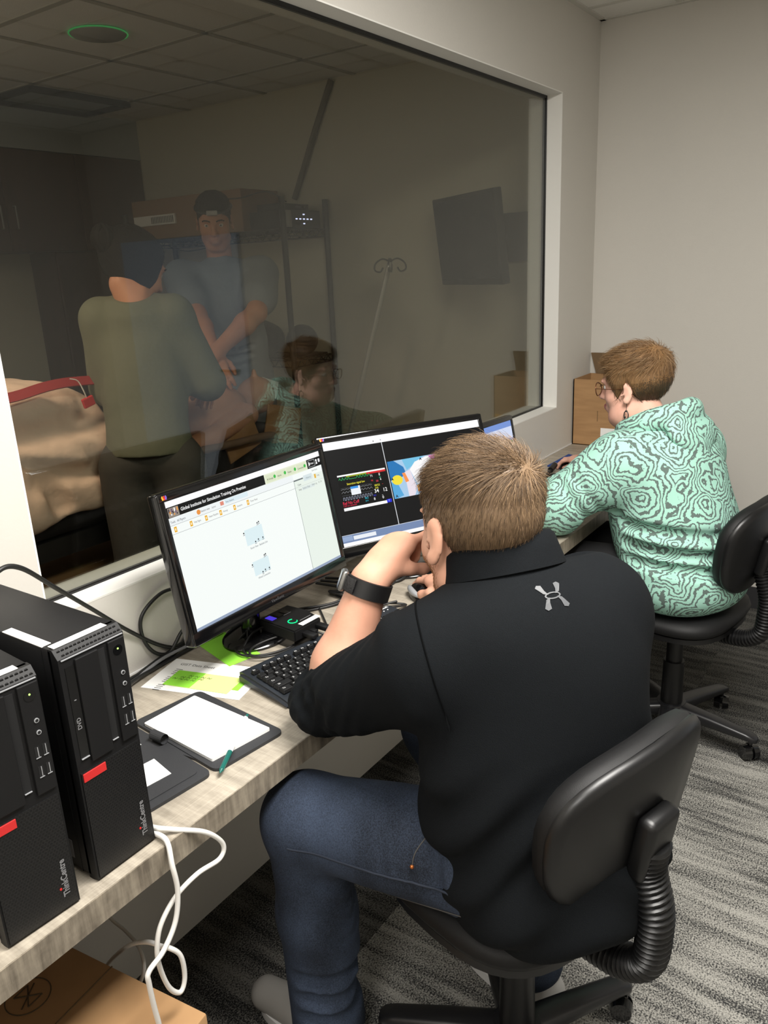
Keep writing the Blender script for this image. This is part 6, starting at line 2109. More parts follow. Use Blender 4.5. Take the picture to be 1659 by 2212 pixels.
    gl = b.done('glasses', M['gunmetal'], o, smooth=80, local=LO)
    for q in (-1, 1):
        b = MB(); b.bm.faces.new([b.bm.verts.new(Vector(hd.w(q * 0.034 + 0.0235 * math.cos(a), 0.113 - 0.004 * abs(math.cos(a)), 0.010 + 0.0215 * math.sin(a)))) for a in [i * math.pi / 12 for i in range(24)]])
        b.done('lens', M['lens'], gl, local=LO)
    # earring
    e0 = Vector(hd.w(-0.086, -0.006, -0.040))
    b = MB(); b.tube(spline([e0 + Vector((0, 0, 0.006)), e0, e0 + Vector((0, 0, -0.018))], 4), 0.0008, 5); b.tube([e0 + Vector((0.004 * math.cos(a), 0.008 * math.cos(a) * 1.0, -0.030 + 0.013 * math.sin(a))) for a in [i * math.pi / 8 for i in range(16)]], 0.0016, 6, closed=True); b.ball(e0 + Vector((0, 0, -0.017)), 0.0035, 8); b.ball(e0 + Vector((0, 0.003, -0.036)), 0.003, 8)
    b.done('earring', M['darkmetal'], o, smooth=60, local=LO)
    # --- knitted top
    S = Field((2.00, 0.30, 0.47), (3.00, 1.14, 1.18), 0.0048)
    S.ell(pel + A3(0.0, 0.0, -0.035), (0.218, 0.185, 0.12), Rt, 0.06); S.ell(pel + A3(0, 0.01, 0.05), (0.215, 0.182, 0.14), Rt, 0.06)
    S.ell(lum, (0.212, 0.180, 0.16), Rt, 0.07); S.ell(che, (0.215, 0.158, 0.15), Rt, 0.07); S.ell(che + A3(0.01, 0.02, 0.065), (0.172, 0.112, 0.070), Rt, 0.06)
    S.cap(shL, shR, 0.072, 0.072, 0.06); S.cap(shL, elL, 0.095, 0.083, 0.05); S.cap(elL, elL + (wrL - elL) * 0.55, 0.078, 0.058, 0.05)
    S.cap(shR, elR, 0.086, 0.072, 0.05); S.cap(elR, elR + (wrR - elR) * 0.80, 0.068, 0.046, 0.05)
    S.cap(c7 + A3(-0.01, -0.01, -0.05), c7 + A3(0.005, 0.0, 0.01), 0.095, 0.075, 0.05)
    for z, d_ in ((0.775, 0.010), (0.715, 0.010), (0.665, 0.008)):
        S.fold([A3(2.235, 0.70, z + 0.02), A3(2.225, 0.61, z + 0.012), A3(2.28, 0.48, z - 0.005), A3(2.40, 0.42, z - 0.018)], d_, 0.028)
    S.fold([shL + A3(0.03, -0.085, -0.10), (shL + elL) / 2 + A3(-0.01, -0.06, -0.085), elL + A3(0.02, -0.06, -0.06)], 0.008, 0.03)
    for a in (0.55, 0.75):
        c = shL + (elL - shL) * a; ax = nrm(elL - shL); u1 = nrm(np.cross(ax, [0, 0, 1])); u2 = np.cross(ax, u1)
        S.fold([c + 0.10 * (u1 * math.cos(q_) + u2 * math.sin(q_)) for q_ in [0.3 * i + 2.2 for i in range(7)]], 0.006, 0.02)
    wrinkle(S, 0.005, 28, 28, 28, 12)
    S.clip((0, 0, 0.512), (0, 0, -1))
    nd = nrm(hd.w(0, -0.01, -0.06) - c7)
    S.clip(c7 + nd * 0.022, nd, c7 - 0.11, c7 + 0.14)
    tp, Vt, Qt = person_cloth('knitted_top', S, M['knit'], o, org, 3)
    # folded-down hood collar
    C = Field((2.22, 0.46, 0.92), (2.68, 0.90, 1.20), 0.004)
    ring = []
    for i in range(15):
        a = 0.75 + (2 * math.pi - 1.5) * i / 14
        bk = 0.5 - 0.5 * math.cos(a)
        d = Rt[1] * math.cos(a) * 0.092 + Rt[0] * math.sin(a) * 0.098
        ring.append(c7 + d + A3(0.010 * bk, 0, 0.080 * bk - 0.010) - Rt[1] * 0.004 * bk)
    for a, c in zip(ring, ring[1:]):
        C.cap(a, c, 0.030, 0.030, 0.02)
    C.ell(c7 - Rt[1] * 0.118 + A3(0.01, 0, 0.010), (0.120, 0.036, 0.070), frame(math.radians(76), math.radians(38)), 0.02)
    C.ell(c7 - Rt[1] * 0.150 - Rt[0] * 0.010 + A3(0, 0, -0.052), (0.062, 0.026, 0.055), frame(math.radians(76), math.radians(30)), 0.02)
    wrinkle(C, 0.004, 60, 60, 60, 3)
    person_cloth('hood', C, M['knit'], tp, org, 2)
    # --- trousers and shoes
    J = Field((2.20, 0.40, 0.03), (2.76, 1.16, 0.75), 0.006)
    J.ell(pel + A3(0, 0.02, -0.02), (0.18, 0.15, 0.09), Rt, 0.04)
    for h_, k_, a_ in ((hipL, knL, anL), (hipR, knR, anR)):
        J.cap(h_, k_, 0.098, 0.076, 0.04); J.cap(k_, a_, 0.072, 0.066, 0.03)
    J.clip((0, 0, 0.07), (0, 0, -1))
    person_cloth('trousers', J, mat('black_trousers', rgb(24, 24, 26), 0.85), o, org, 2)
    for an in (anL, anR):
        fz = Field((an[0] - 0.08, an[1] - 0.10, -0.001), (an[0] + 0.08, an[1] + 0.24, 0.15), 0.005)
        fz.cap(an + A3(0, -0.03, -0.06), an + A3(0, 0.16, -0.065), 0.040, 0.034, 0.02); fz.cap(an + A3(0, 0, -0.05), an + A3(0, 0, 0.0), 0.042, 0.038, 0.02); fz.clip((0, 0, 0.002), (0, 0, -1)); fz.clip((0, 0, 0.11), (0, 0, 1))
        person_cloth('shoe', fz, M['blkm'], o, org, 1)
    return o


build_woman()


# ------------------------------------------------------------------ the simulation room behind the glass
def build_scrubs(base, az, hz, hpitch, haz, hands, label, mtop, mleg, mskin, bun, hscale, lean=0.0, elbows=None, tophem=0.78, sw_=0.175, arm=0.076, kz=1.62, slv=0.62, bw=1.0, ears=True):
    """standing figure; base on the floor, hz = height of the head centre, hands = two wrist points (left, right)"""
    bx_, by_ = base
    org = (bx_, by_, 0.0)
    k = hz / kz
    R = frame(az)
    fw = R[1]
    P = lambda r, f, z: A3(bx_, by_, 0) + R[0] * r * k + fw * (f * k) + A3(0, 0, z * k)
    pel = P(0, 0, 0.95); che = P(0, 0.05 + lean * 0.6, 1.28); c7 = P(0, 0.03 + lean, 1.46)
    shL, shR = P(-sw_, 0.05 + lean * 0.9, 1.40), P(sw_, 0.05 + lean * 0.9, 1.40)
    hd = Head(P(0, 0.06 + lean * 1.25, kz), frame(haz, hpitch), hscale)
    wl, wr_ = np.array(hands[0]), np.array(hands[1])
    el = elbows[0] if elbows else (shL + wl) / 2 + A3(0, 0, -0.05) - R[0] * 0.05
    er = elbows[1] if elbows else (shR + wr_) / 2 + A3(0, 0, -0.05) + R[0] * 0.05
    lo = np.minimum.reduce([A3(bx_ - 0.33, by_ - 0.33, 0), wl - 0.14, wr_ - 0.14]); lo[2] = -0.005
    hi = np.maximum.reduce([A3(bx_ + 0.33, by_ + 0.33, 0), wl + 0.14, wr_ + 0.14, hd.c + 0.2]); hi[2] = hd.c[2] + 0.2
    F = Field(lo, hi, 0.006)
    F.ell(pel, (0.155 * k * bw, 0.11 * k * bw, 0.13 * k), R, 0.03); F.ell((pel + che) / 2, (0.14 * k * bw, 0.10 * k * bw, 0.16 * k), R, 0.05); F.ell(che, (0.155 * k * bw, 0.11 * k * bw, 0.15 * k), R, 0.05)
    F.cap(c7 + A3(0, 0, -0.02), hd.w(0, -0.02, -0.05), 0.056 * k, 0.052 * k, 0.03)
    for s_, e_, w_ in ((shL, el, wl), (shR, er, wr_)):
        F.cap(che + (s_ - che) * 0.5, s_, 0.07 * k, 0.055 * k, 0.04); F.cap(s_, e_, 0.048 * k, 0.042 * k, 0.03)
        F.cap(e_, e_ + (w_ - e_) * 0.3, 0.042 * k, 0.044 * k, 0.02); F.cap(e_ + (w_ - e_) * 0.3, w_, 0.044 * k, 0.028 * k, 0.02)
    legs = [(P(-0.09, 0, 0.90), P(-0.10, 0.01, 0.50), P(-0.10, -0.02, 0.10)), (P(0.09, 0, 0.90), P(0.10, 0.01, 0.50), P(0.10, -0.02, 0.10))]
    for h_, kn, an in legs:
        F.cap(h_, kn, 0.08 * k, 0.056 * k, 0.03); F.cap(kn, an, 0.054 * k, 0.036 * k, 0.03)
    hd.build(F, ears=ears)
    for w_, e_, q in ((wl, el, 1), (wr_, er, -1)):
        f_ = nrm(w_ - e_); f_ = nrm(f_ + fw * 0.4)
        t_ = nrm(R[0] * q + A3(0, 0, 0.3)); c_ = np.cross(f_, nrm(t_ - f_ * np.dot(f_, t_)))
        hand(F, w_, f_, t_, ((20, 30, 20), (22, 32, 20), (26, 34, 20), (30, 36, 20)), {'n': 1.0 if c_[2] < 0 else -1.0, 'd': ((0.75, 0.55, 0.3), (0.92, 0.2, 0.3), (0.95, 0.0, 0.3))}, 1.0 * k)
    V, Q = F.mesh(2)
    o = np_mesh('person', V, Q, mskin, origin=org)
    o.location = org
    tag(o, label, 'person')
    LO = Matrix.Translation(-Vector(org))
    if bun:
        yk = [-0.14, -0.06, -0.03, 0.0, 0.030, 0.046, 0.066, 0.082, 0.10]; zk = [-0.115, -0.105, -0.075, -0.060, -0.055, -0.02, 0.045, 0.075, 0.088]
    else:
        yk = [-0.13, -0.06, -0.030, -0.012, 0.012, 0.030, 0.040, 0.062, 0.078, 0.10]; zk = [-0.070, -0.068, -0.05, 0.015, 0.020, -0.005, 0.030, 0.050, 0.072, 0.080]
    Vh, Qh, Nh = make_hair_cap(hd, yk, zk, 0.012 if bun else 0.004, 0.004 if bun else 0.013, 0.004)
    rg = np.random.default_rng(21)
    n_ = 3200
    ids = rg.integers(0, len(Vh), n_)
    Lc = hd.loc(Vh[ids]) - np.array([0, -0.12, 0.06] if bun else [0, -0.07, 0.10])
    fl_ = (-Lc if bun else Lc + np.array([0, 0, -0.06])) @ hd.R
    Vs, Fs, _ = strands(Vh[ids] - Nh[ids] * 0.002, Nh[ids], fl_, np.full(n_, 0.16) + rg.uniform(0, 0.12, n_), rg.uniform(0.012, 0.035 if bun else 0.022, n_), np.full(n_, 0.0008), 4, 0.02, 0.15, 9)
    h_ = np_mesh('hair', np.concatenate([Vh, Vs]).astype(np.float32), np.concatenate([Qh, Fs + len(Vh)]).astype(np.int32), [M['hairdk']], o, None, org)
    for q in (-1, 1):
        b = MB(); c = hd.w(q * 0.033, 0.0775, 0.015); b.ball(c, 0.0118, 12); b.mi = 1; b.ball(Vector(c) + Vector(hd.R[1]) * 0.0072, 0.0058, 10)
        b.done('eye', [mat('eye_white', rgb(215, 210, 204), 0.3), mat('dark_iris', rgb(40, 30, 26), 0.2)], o, smooth=80, local=LO)
        b = MB(); b.tube([hd.w(q * x, y, z) for x, y, z in ((0.014, 0.1035, 0.036), (0.026, 0.1015, 0.041), (0.040, 0.094, 0.040), (0.050, 0.084, 0.034))], 0.0032, 6)
        b.done('eyebrow', M['hairdk'], o, smooth=80, local=LO)
    if bun:
        b = MB()
        c = hd.w(0.0, -0.125, 0.060)
        b.ball(c, (0.042, 0.040, 0.040), 20)
        for i in range(7):
            a = i * 0.9
            b.tube([Vector(c) + Vector((math.cos(a) * 0.030 * math.cos(t_), math.sin(a) * 0.030 * math.cos(t_), 0.036 * math.sin(t_))) * 1.12 for t_ in [0.4 * j - 1.2 for j in range(8)]], 0.010, 6)
        b.done('hair_bun', M['hairdk'], h_, smooth=80, local=LO)
    # scrub top
    S = Field(lo, hi, 0.006)
    S.ell(pel + A3(0, 0, -0.02), (0.185 * k * bw, 0.140 * k * bw, 0.18 * k), R, 0.06); S.ell((pel + che) / 2, (0.172 * k * bw, 0.130 * k * bw, 0.18 * k), R, 0.06); S.ell(che, (0.180 * k * bw, 0.132 * k * bw, 0.16 * k), R, 0.06)
    S.cap(shL, shR, 0.066 * k, 0.066 * k, 0.05)
    for s_, e_ in ((shL, el), (shR, er)):
        S.cap(s_, s_ + (e_ - s_) * slv, arm * k, (arm + 0.008) * k, 0.04)
    S.cap(c7 + A3(0, 0, -0.05), c7, 0.085 * k, 0.064 * k, 0.04)
    for z, q in ((1.06, 0), (1.02, 1), (0.985, 2), (1.10, 1)):
        S.fold([P(-0.18, -0.04, z + 0.015), P(-0.10, -0.135, z), P(0.02, -0.15, z - 0.01 - 0.006 * q), P(0.12, -0.13, z + 0.006)], 0.006, 0.025)
        S.fold([P(-0.12, 0.13, z), P(0.0, 0.16, z - 0.01 - 0.006 * q), P(0.10, 0.14, z)], 0.005, 0.02)
    wrinkle(S, 0.006, 26, 26, 20, 9)
    S.clip(P(0, 0, tophem), (0, 0, -1))
    for s_, e_ in ((shL, el), (shR, er)):
        d = nrm(e_ - s_); p_ = s_ + (e_ - s_) * 0.72
        pass
    S.clip(c7 + A3(0, 0, 0.012), (fw * -0.35 + A3(0, 0, 1)), c7 - 0.10, c7 + 0.14)
    # neck opening in a V at the front
    S.cap(c7 + fw * 0.16 * k + A3(0, 0, 0.03), c7 + fw * 0.20 * k + A3(0, 0, -0.06 * k), 0.046 * k, 0.004, 0.004, 'sub')
    person_cloth('scrub_top', S, mtop, o, org, 2)
    J = Field(np.minimum(lo, A3(bx_ - 0.3, by_ - 0.3, 0)), hi, 0.007)
    J.ell(pel, (0.168 * k * bw, 0.125 * k * bw, 0.12 * k), R, 0.04)
    for h_, kn, an in legs:
        J.cap(h_, kn, 0.095 * k, 0.080 * k, 0.04); J.cap(kn, an, 0.080 * k, 0.078 * k, 0.03)
    wrinkle(J, 0.005, 26, 26, 26, 2)
    J.clip((0, 0, 0.06), (0, 0, -1)); J.clip(P(0, 0, 1.02), (0, 0, 1))
    person_cloth('scrub_trousers', J, mleg, o, org, 2)
    for _, _, an in legs:
        fz = Field((an[0] - 0.2, an[1] - 0.2, -0.001), (an[0] + 0.2, an[1] + 0.2, 0.15), 0.006)
        a0 = A3(an[0], an[1], 0.042)
        fz.cap(a0 - fw * 0.03, a0 + fw * 0.15, 0.040, 0.034, 0.02); fz.cap(a0, a0 + A3(0, 0, 0.06), 0.042, 0.04, 0.02); fz.clip((0, 0, 0.002), (0, 0, -1))
        person_cloth('shoe', fz, M['blkm'], o, org, 1)
    return o, hd


build_scrubs((1.785, 2.275), math.radians(40), 1.585, math.radians(22), math.radians(-2), ((2.00, 2.56, 1.14), (2.17, 2.38, 1.12)),
             'standing woman in olive scrubs with dark pinned-up hair, back to the window', M['olive'], M['olived'], M['skins'], True, 1.06, 0.03,
             (np.array([1.78, 2.46, 1.19]), np.array([2.00, 2.185, 1.19])), 0.95, 0.122, 0.060, 1.55, 1.0, 0.84, False)
mn, hdm = build_scrubs((2.97, 3.02), math.radians(216), 1.80, math.radians(20), math.radians(222), ((2.515, 2.66, 1.235), (2.535, 2.690, 1.205)),
                       'man in blue-grey scrubs facing the window, arms pressing down on the manikin', M['scrub'], M['scrub'], M['skins'], False, 1.0, 0.06,
                       (np.array([2.80, 2.665, 1.385]), np.array([2.655, 2.915, 1.385])), 0.70)
b = MB()
ht = lambda *p: Vector(hdm.w(*p)) - Vector(mn.location)
b.tube([ht(0.086 * math.cos(a), -0.018 + 0.108 * math.sin(a), 0.070) for a in [i * math.pi / 12 for i in range(24)]], 0.006, 6, closed=True)
hb = b.done('head_band', M['blk'], mn, smooth=60)
b = MB(); b.box(ht(0, 0.100, 0.075), (0.05, 0.03, 0.022), Matrix.Rotation(math.radians(222 - 90), 3, 'Z'), bev=0.004); b.done('band_lamp', M['silver'], hb, smooth=40)

# bed with its blanket and the training manikin
bd = empty('patient_bed', (2.0, 2.70, 0), 0, 'dark patient bed with a brown lower deck behind the glass', 'bed')
Xb = Matrix.Translation((-2.0, -2.70, 0))
b = MB(); b.bb((1.0, 2.47, 0.70), (2.84, 2.90, 0.86), bev=0.03); b.done('mattress', M['bag'], bd, smooth=50, local=Xb)
b = MB(); b.bb((1.0, 2.49, 0.62), (2.84, 2.88, 0.69)); b.done('frame', M['darkmetal'], bd, local=Xb)
b = MB(); b.bb((1.05, 2.50, 0.42), (1.98, 2.92, 0.50), bev=0.01); b.done('lower_deck', mat('brown_deck', rgb(160, 124, 86), 0.6), bd, smooth=40, local=Xb)
for x in (1.1, 2.76):
    for y in (2.54, 2.84):
        b = MB(); b.cyl((x, y, 0.10), (x, y, 0.64), 0.02); o = b.done('leg', M['darkmetal'], bd, smooth=40, local=Xb)
        b = MB(); b.cyl((x - 0.015, y, 0.055), (x + 0.015, y, 0.055), 0.054, n=20); b.done('wheel', M['blk'], o, smooth=40, local=Xb)
b = MB(); b.tube(spline([(2.12, 2.435, 0.84), (2.14, 2.435, 0.875), (2.36, 2.435, 0.868), (2.58, 2.435, 0.86), (2.60, 2.435, 0.82)], 5), 0.017, 10); b.done('side_rail', M['tan'], bd, smooth=60, local=Xb)
B = Field((0.90, 2.36, 0.66), (2.12, 3.02, 1.34), 0.008)
B.cap((0.95, 2.60, 1.06), (2.02, 2.62, 1.04), 0.12, 0.11, 0.08); B.cap((0.95, 2.80, 1.06), (2.0, 2.78, 1.04), 0.12, 0.11, 0.08)
B.cap((0.95, 2.50, 0.96), (2.02, 2.50, 0.98), 0.085, 0.075, 0.06); B.cap((0.95, 2.46, 0.86), (2.02, 2.46, 0.90), 0.05, 0.04, 0.06); B.cap((0.95, 2.445, 0.76), (2.02, 2.45, 0.82), 0.035, 0.03, 0.05); B.cap((0.95, 2.46, 0.81), (2.02, 2.465, 0.86), 0.045, 0.04, 0.05); B.ell((1.50, 2.66, 1.15), (0.24, 0.2, 0.09), None, 0.08)
B.fold([(1.3, 2.36, 1.05), (1.45, 2.42, 0.95), (1.50, 2.42, 0.80)], 0.012, 0.05); B.fold([(1.55, 2.36, 1.08), (1.66, 2.41, 0.98), (1.75, 2.42, 0.82)], 0.012, 0.05); B.fold([(1.35, 2.40, 1.0), (1.6, 2.42, 0.92), (1.85, 2.42, 0.94)], 0.010, 0.05); B.fold([(1.2, 2.40, 1.08), (1.4, 2.42, 0.9)], 0.012, 0.05)
wrinkle(B, 0.014, 22, 22, 22, 8); wrinkle(B, 0.007, 60, 60, 45, 18)
B.clip((1.4, 2.4, 0.735), (0.10, 0.0, -1)); B.clip((2.0, 0, 0), (1, 0, 0.2))
V, Q = B.mesh(2)
bl = np_mesh('blanket', V, Q, M['beige'], origin=(1.5, 2.62, 0.8)); bl.location = (1.5, 2.62, 0.8)
tag(bl, 'rumpled beige blanket hanging over the side of the bed behind the glass', 'blanket')
b = MB(); q = spline([(1.20, 2.50, 1.215), (1.39, 2.475, 1.215), (1.52, 2.47, 1.232), (1.62, 2.475, 1.235), (1.76, 2.48, 1.225)], 6)
for i in range(len(q) - 1):
    a, c = q[i], q[i + 1]
    b.bm.faces.new([b.bm.verts.new(p) for p in (a + Vector((0, -0.038, -0.016)), c + Vector((0, -0.038, -0.016)), c + Vector((0, -0.015, 0.012)), a + Vector((0, -0.015, 0.012)))])
bmesh.ops.remove_doubles(b.bm, verts=b.bm.verts, dist=0.0005)
bmesh.ops.solidify(b.bm, geom=b.bm.faces[:], thickness=0.006)
tag(b.done('strap', M['redstrap'], smooth=60), 'dark red strap lying across the top of the beige blanket', 'strap')
tg = empty('hanging_tag', (1.655, 2.43, 1.16), 0, 'small red tag on a white string against the beige blanket', 'tag')
b = MB(); b.box((0, -0.020, 0), (0.045, 0.012, 0.034), Matrix.Rotation(-0.25, 3, 'Y'), bev=0.003); b.done('tag_body', mat('red_tag', rgb(205, 40, 45), 0.5), tg)
b = MB(); b.tube(spline([(-0.005, -0.02, 0.015), (-0.012, -0.02, 0.04), (-0.022, -0.01, 0.075), (-0.045, 0.0, 0.085)], 6), 0.0022, 6); b.done('string', M['cablew'], tg, smooth=60)
# manikin: chest, head and arm on the right half of the bed
F = Field((2.02, 2.44, 0.80), (2.98, 2.98, 1.24), 0.006)
F.ell((2.48, 2.70, 0.98), (0.24, 0.17, 0.13), None, 0.05); F.ell((2.26, 2.70, 0.95), (0.2, 0.16, 0.105), None, 0.05); F.cap((2.66, 2.70, 0.97), (2.78, 2.70, 0.98), 0.06, 0.055, 0.03)
F.ell((2.84, 2.70, 1.00), (0.105, 0.08, 0.09), None, 0.03); F.ell((2.84, 2.70, 1.10), (0.012, 0.014, 0.03), None, 0.02); F.cap((2.60, 2.53, 0.96), (2.34, 2.49, 0.91), 0.05, 0.04, 0.03); F.cap((2.34, 2.49, 0.91), (2.12, 2.50, 0.89), 0.04, 0.03, 0.03)
V, Q = F.mesh(2)
mk = np_mesh('training_manikin', V, Q, M['manik'], origin=(2.5, 2.70, 0.86)); mk.location = (2.42, 2.68, 0.86)
tag(mk, 'skin-coloured training manikin lying on the bed under the man\'s hands', 'manikin')
b = MB(); b.ball((2.36, 2.62, 1.085), (0.075, 0.055, 0.014), 16); b.ball((2.32, 2.58, 1.068), (0.05, 0.035, 0.03), 14)
tag(b.done('glove', M['yellow'], smooth=60), 'yellow cloth lying beside the man\'s hands on the manikin', 'cloth')
for (c_, s_, r_, lab, m_) in (((2.70, 2.478, 0.885), (0.22, 0.012, 0.17), 0.25, 'folded brown paper hanging at the bed side, nearest the red-haired reflection', 'kraft'),
                              ((2.42, 2.476, 0.875), (0.20, 0.012, 0.15), -0.3, 'folded brown paper hanging at the bed side beside the olive scrubs', 'kraft')):
    b = MB(); b.box((0, 0, 0), s_, Matrix.Rotation(r_, 3, 'Y'), bev=0.003)
    bmesh.ops.subdivide_edges(b.bm, edges=b.bm.edges[:], cuts=3)
    for v in b.bm.verts:
        v.co.y += 0.012 * math.sin(v.co.x * 34) * math.cos(v.co.z * 25) - 0.012
    o = b.done('paper_sheet', M[m_], smooth=30); o.location = c_; tag(o, lab, 'paper')
bxw = empty('small_box', (2.80, 2.60, 0.862), 0.5, 'small white box with an orange end at the head of the bed', 'box')
b = MB(); b.box((0, 0, 0.02), (0.13, 0.07, 0.038), bev=0.002); b.done('carton', M['paper'], bxw)
b = MB(); b.box((0.066, 0, 0.02), (0.004, 0.066, 0.034)); b.done('end_print', mat('orange_print_box', rgb(220, 120, 50), 0.6), bxw)
b = MB(); b.box((0, 0, 0), (0.12, 0.004, 0.085), Matrix.Rotation(0.35, 3, 'Y')); o = b.done('card_label', M['paper']); o.location = (2.92, 2.74, 1.01)
tag(o, 'pale printed card leaning behind the manikin\'s head', 'card')

# wire shelving against the end wall, with the equipment on it
sx0, sx1, sy0, sy1 = 3.26, 3.615, 2.86, 4.10
sh = empty('wire_shelf', (3.44, 3.48, 0), 0, 'grey wire shelving unit against the end wall behind the glass', 'shelf')
Xs = Matrix.Translation((-3.44, -3.48, 0))
for x in (sx0, sx1):
    for y in (sy0, sy1):
        b = MB(); b.cyl((x, y, 0.002), (x, y, 1.93 if x == sx1 else 1.93), 0.016); b.done('post', mat('dark_post', rgb(40, 38, 35), 0.5), sh, smooth=40, local=Xs)
for z in (0.20, 1.10, 1.775):
    b = MB()
    for y in (sy0, sy1):
        for dz in (0, -0.035):
            b.cyl((sx0, y, z + dz), (sx1, y, z + dz), 0.0035, n=6)
    for x in (sx0, sx1):
        for dz in (0, -0.035):
            b.cyl((x, sy0, z + dz), (x, sy1, z + dz), 0.0035, n=6)
        zz = [(x, sy0 + (sy1 - sy0) * i / 44, z - (0.035 if i % 2 else 0.0)) for i in range(45)]
        b.tube(zz, 0.0025, 5)
    zz = [(sx0 + (sx1 - sx0) * i / 12, sy0, z - (0.035 if i % 2 else 0.0)) for i in range(13)]
    b.tube(zz, 0.0025, 5)
    for i in range(1, 42):
        y = sy0 + (sy1 - sy0) * i / 42
        b.cyl((sx0, y, z + 0.003), (sx1, y, z + 0.003), 0.002, n=5)
    b.done('wire_deck', M['darkmetal'], sh, smooth=40, local=Xs)
am = empty('amplifier', (3.44, 3.00, 1.782), 0, 'dark rack amplifier with blue lights at the near end of the top shelf', 'amplifier')
b = MB(); b.box((0, 0.0, 0.045), (0.30, 0.24, 0.088), bev=0.003); b.done('case', M['blkm'], am, smooth=40)
b = MB(); b.box((-0.12, -0.122, 0.045), (0.055, 0.006, 0.084), bev=0.002); b.done('side_panel', M['silver'], am, smooth=40)
for (x, z) in ((-0.05, 0.045), (-0.02, 0.045), (0.01, 0.045), (0.04, 0.045), (0.07, 0.045), (0.01, 0.068), (0.01, 0.022)):
    b = MB(); b.box((x, -0.1215, z), (0.012, 0.004, 0.006)); b.done('indicator_light', M['white_led'], am)
rt = empty('network_box', (3.45, 3.02, 1.874), 0, 'thin dark network box lying on top of the amplifier', 'network box')
b = MB(); b.box((0, 0, 0.018), (0.24, 0.16, 0.034), bev=0.003); b.done('case', M['blkm'], rt, smooth=40)
b = MB(); b.box((0.03, -0.0815, 0.02), (0.05, 0.002, 0.005)); b.box((0.08, -0.0815, 0.02), (0.014, 0.002, 0.005)); b.done('lettering', M['grey'], rt)
sg_ = empty('long_carton', (3.294, 3.88, 1.885), 0, 'long brown carton with a white label on the top wire shelf behind the standing man', 'box')
b = MB(); b.bb((0.006, -0.70, -0.103), (0.306, 0.20, 0.115), bev=0.004); b.done('carton', mat('brown_carton', rgb(150, 116, 84), 0.8), sg_, smooth=30)
b = MB(); b.box((0, 0, 0), (0.012, 0.36, 0.055), bev=0.001); b.done('label', M['paper'], sg_)
b = MB()
for i in range(14):
    b.box((-0.007, 0.02 - 0.014 * i, 0), (0.003, 0.006, 0.036))
b.done('slots', M['grey'], sg_)
B = Field((3.16, 2.90, 1.09), (3.60, 3.60, 1.42), 0.007)
B.ell((3.40, 3.28, 1.20), (0.15, 0.20, 0.11), None, 0.05); B.cap((3.30, 3.14, 1.20), (3.30, 3.38, 1.22), 0.05, 0.05, 0.04); wrinkle(B, 0.012, 30, 30, 30, 5); B.clip((0, 0, 1.107), (0, 0, -1))
V, Q = B.mesh(2); bg = np_mesh('duffel_bag', V, Q, M['bag'], origin=(3.4, 3.2, 1.107)); bg.location = (3.4, 3.2, 1.107)
tag(bg, 'black soft bag on the lower wire shelf beside the man\'s arm', 'bag')
b = MB(); b.ball((0, 0, 0.085), (0.095, 0.085, 0.087), 24); b.bb((-0.11, -0.09, 0.0), (0.11, 0.06, 0.012), bev=0.004)
o = b.done('domed_case', M['bag'], smooth=60); o.location = (3.44, 2.945, 1.108); tag(o, 'black dome-shaped case at the near end of the lower wire shelf', 'case')
cable([(3.38, 2.93, 1.915), (3.33, 3.02, 1.97), (3.285, 3.16, 1.95), (3.282, 3.32, 1.955)], 0.003, M['cablek'], 'thin dark cable arching between the amplifier and the carton')
cable([(3.25, 3.75, 1.74), (3.22, 3.55, 1.70), (3.22, 3.30, 1.72), (3.24, 3.05, 1.76)], 0.003, M['cablek'], 'black cable sagging along the front of the top wire shelf')
b = MB(); b.tube([(3.622, 2.775, 2.50), (3.622, 2.90, 2.28), (3.622, 3.08, 1.95)], 0.016, 8); tag(b.done('cable_duct', mat('brown_duct', rgb(92, 82, 64), 0.7), smooth=50), 'brown cable duct slanting down the end wall behind the glass', 'duct')
# tilted screen on a wall arm
tv = empty('wall_screen', (3.30, 1.820, 1.66), math.radians(148 + 90), 'dark tilted flat screen on a wall arm behind the glass', 'screen')
Tt = Matrix.Rotation(0.118, 4, 'X')
b = MB(); b.box((0, 0.02, 0), (0.56, 0.04, 0.39), bev=0.006); b.done('housing', M['blkm'], tv, smooth=40, local=Tt)
b = MB(); b.box((0, -0.0008, 0.004), (0.53, 0.002, 0.345)); b.done('screen', M['screenoff'], tv, local=Tt)
b = MB(); b.tube([(0, 0.04, 0), (0.05, 0.12, 0.0), (-0.04, 0.22, 0.0)], 0.022, 10); b.done('arm', M['darkmetal'], tv, smooth=50)
b = MB(); R9 = Matrix.Rotation(-math.radians(148 + 90), 4, 'Z'); b.bb((3.612, 1.62, 1.56), (3.638, 1.80, 1.78)); b.done('wall_plate', M['darkmetal'], tv, local=R9 @ Matrix.Translation((-3.30, -1.82, -1.66)))
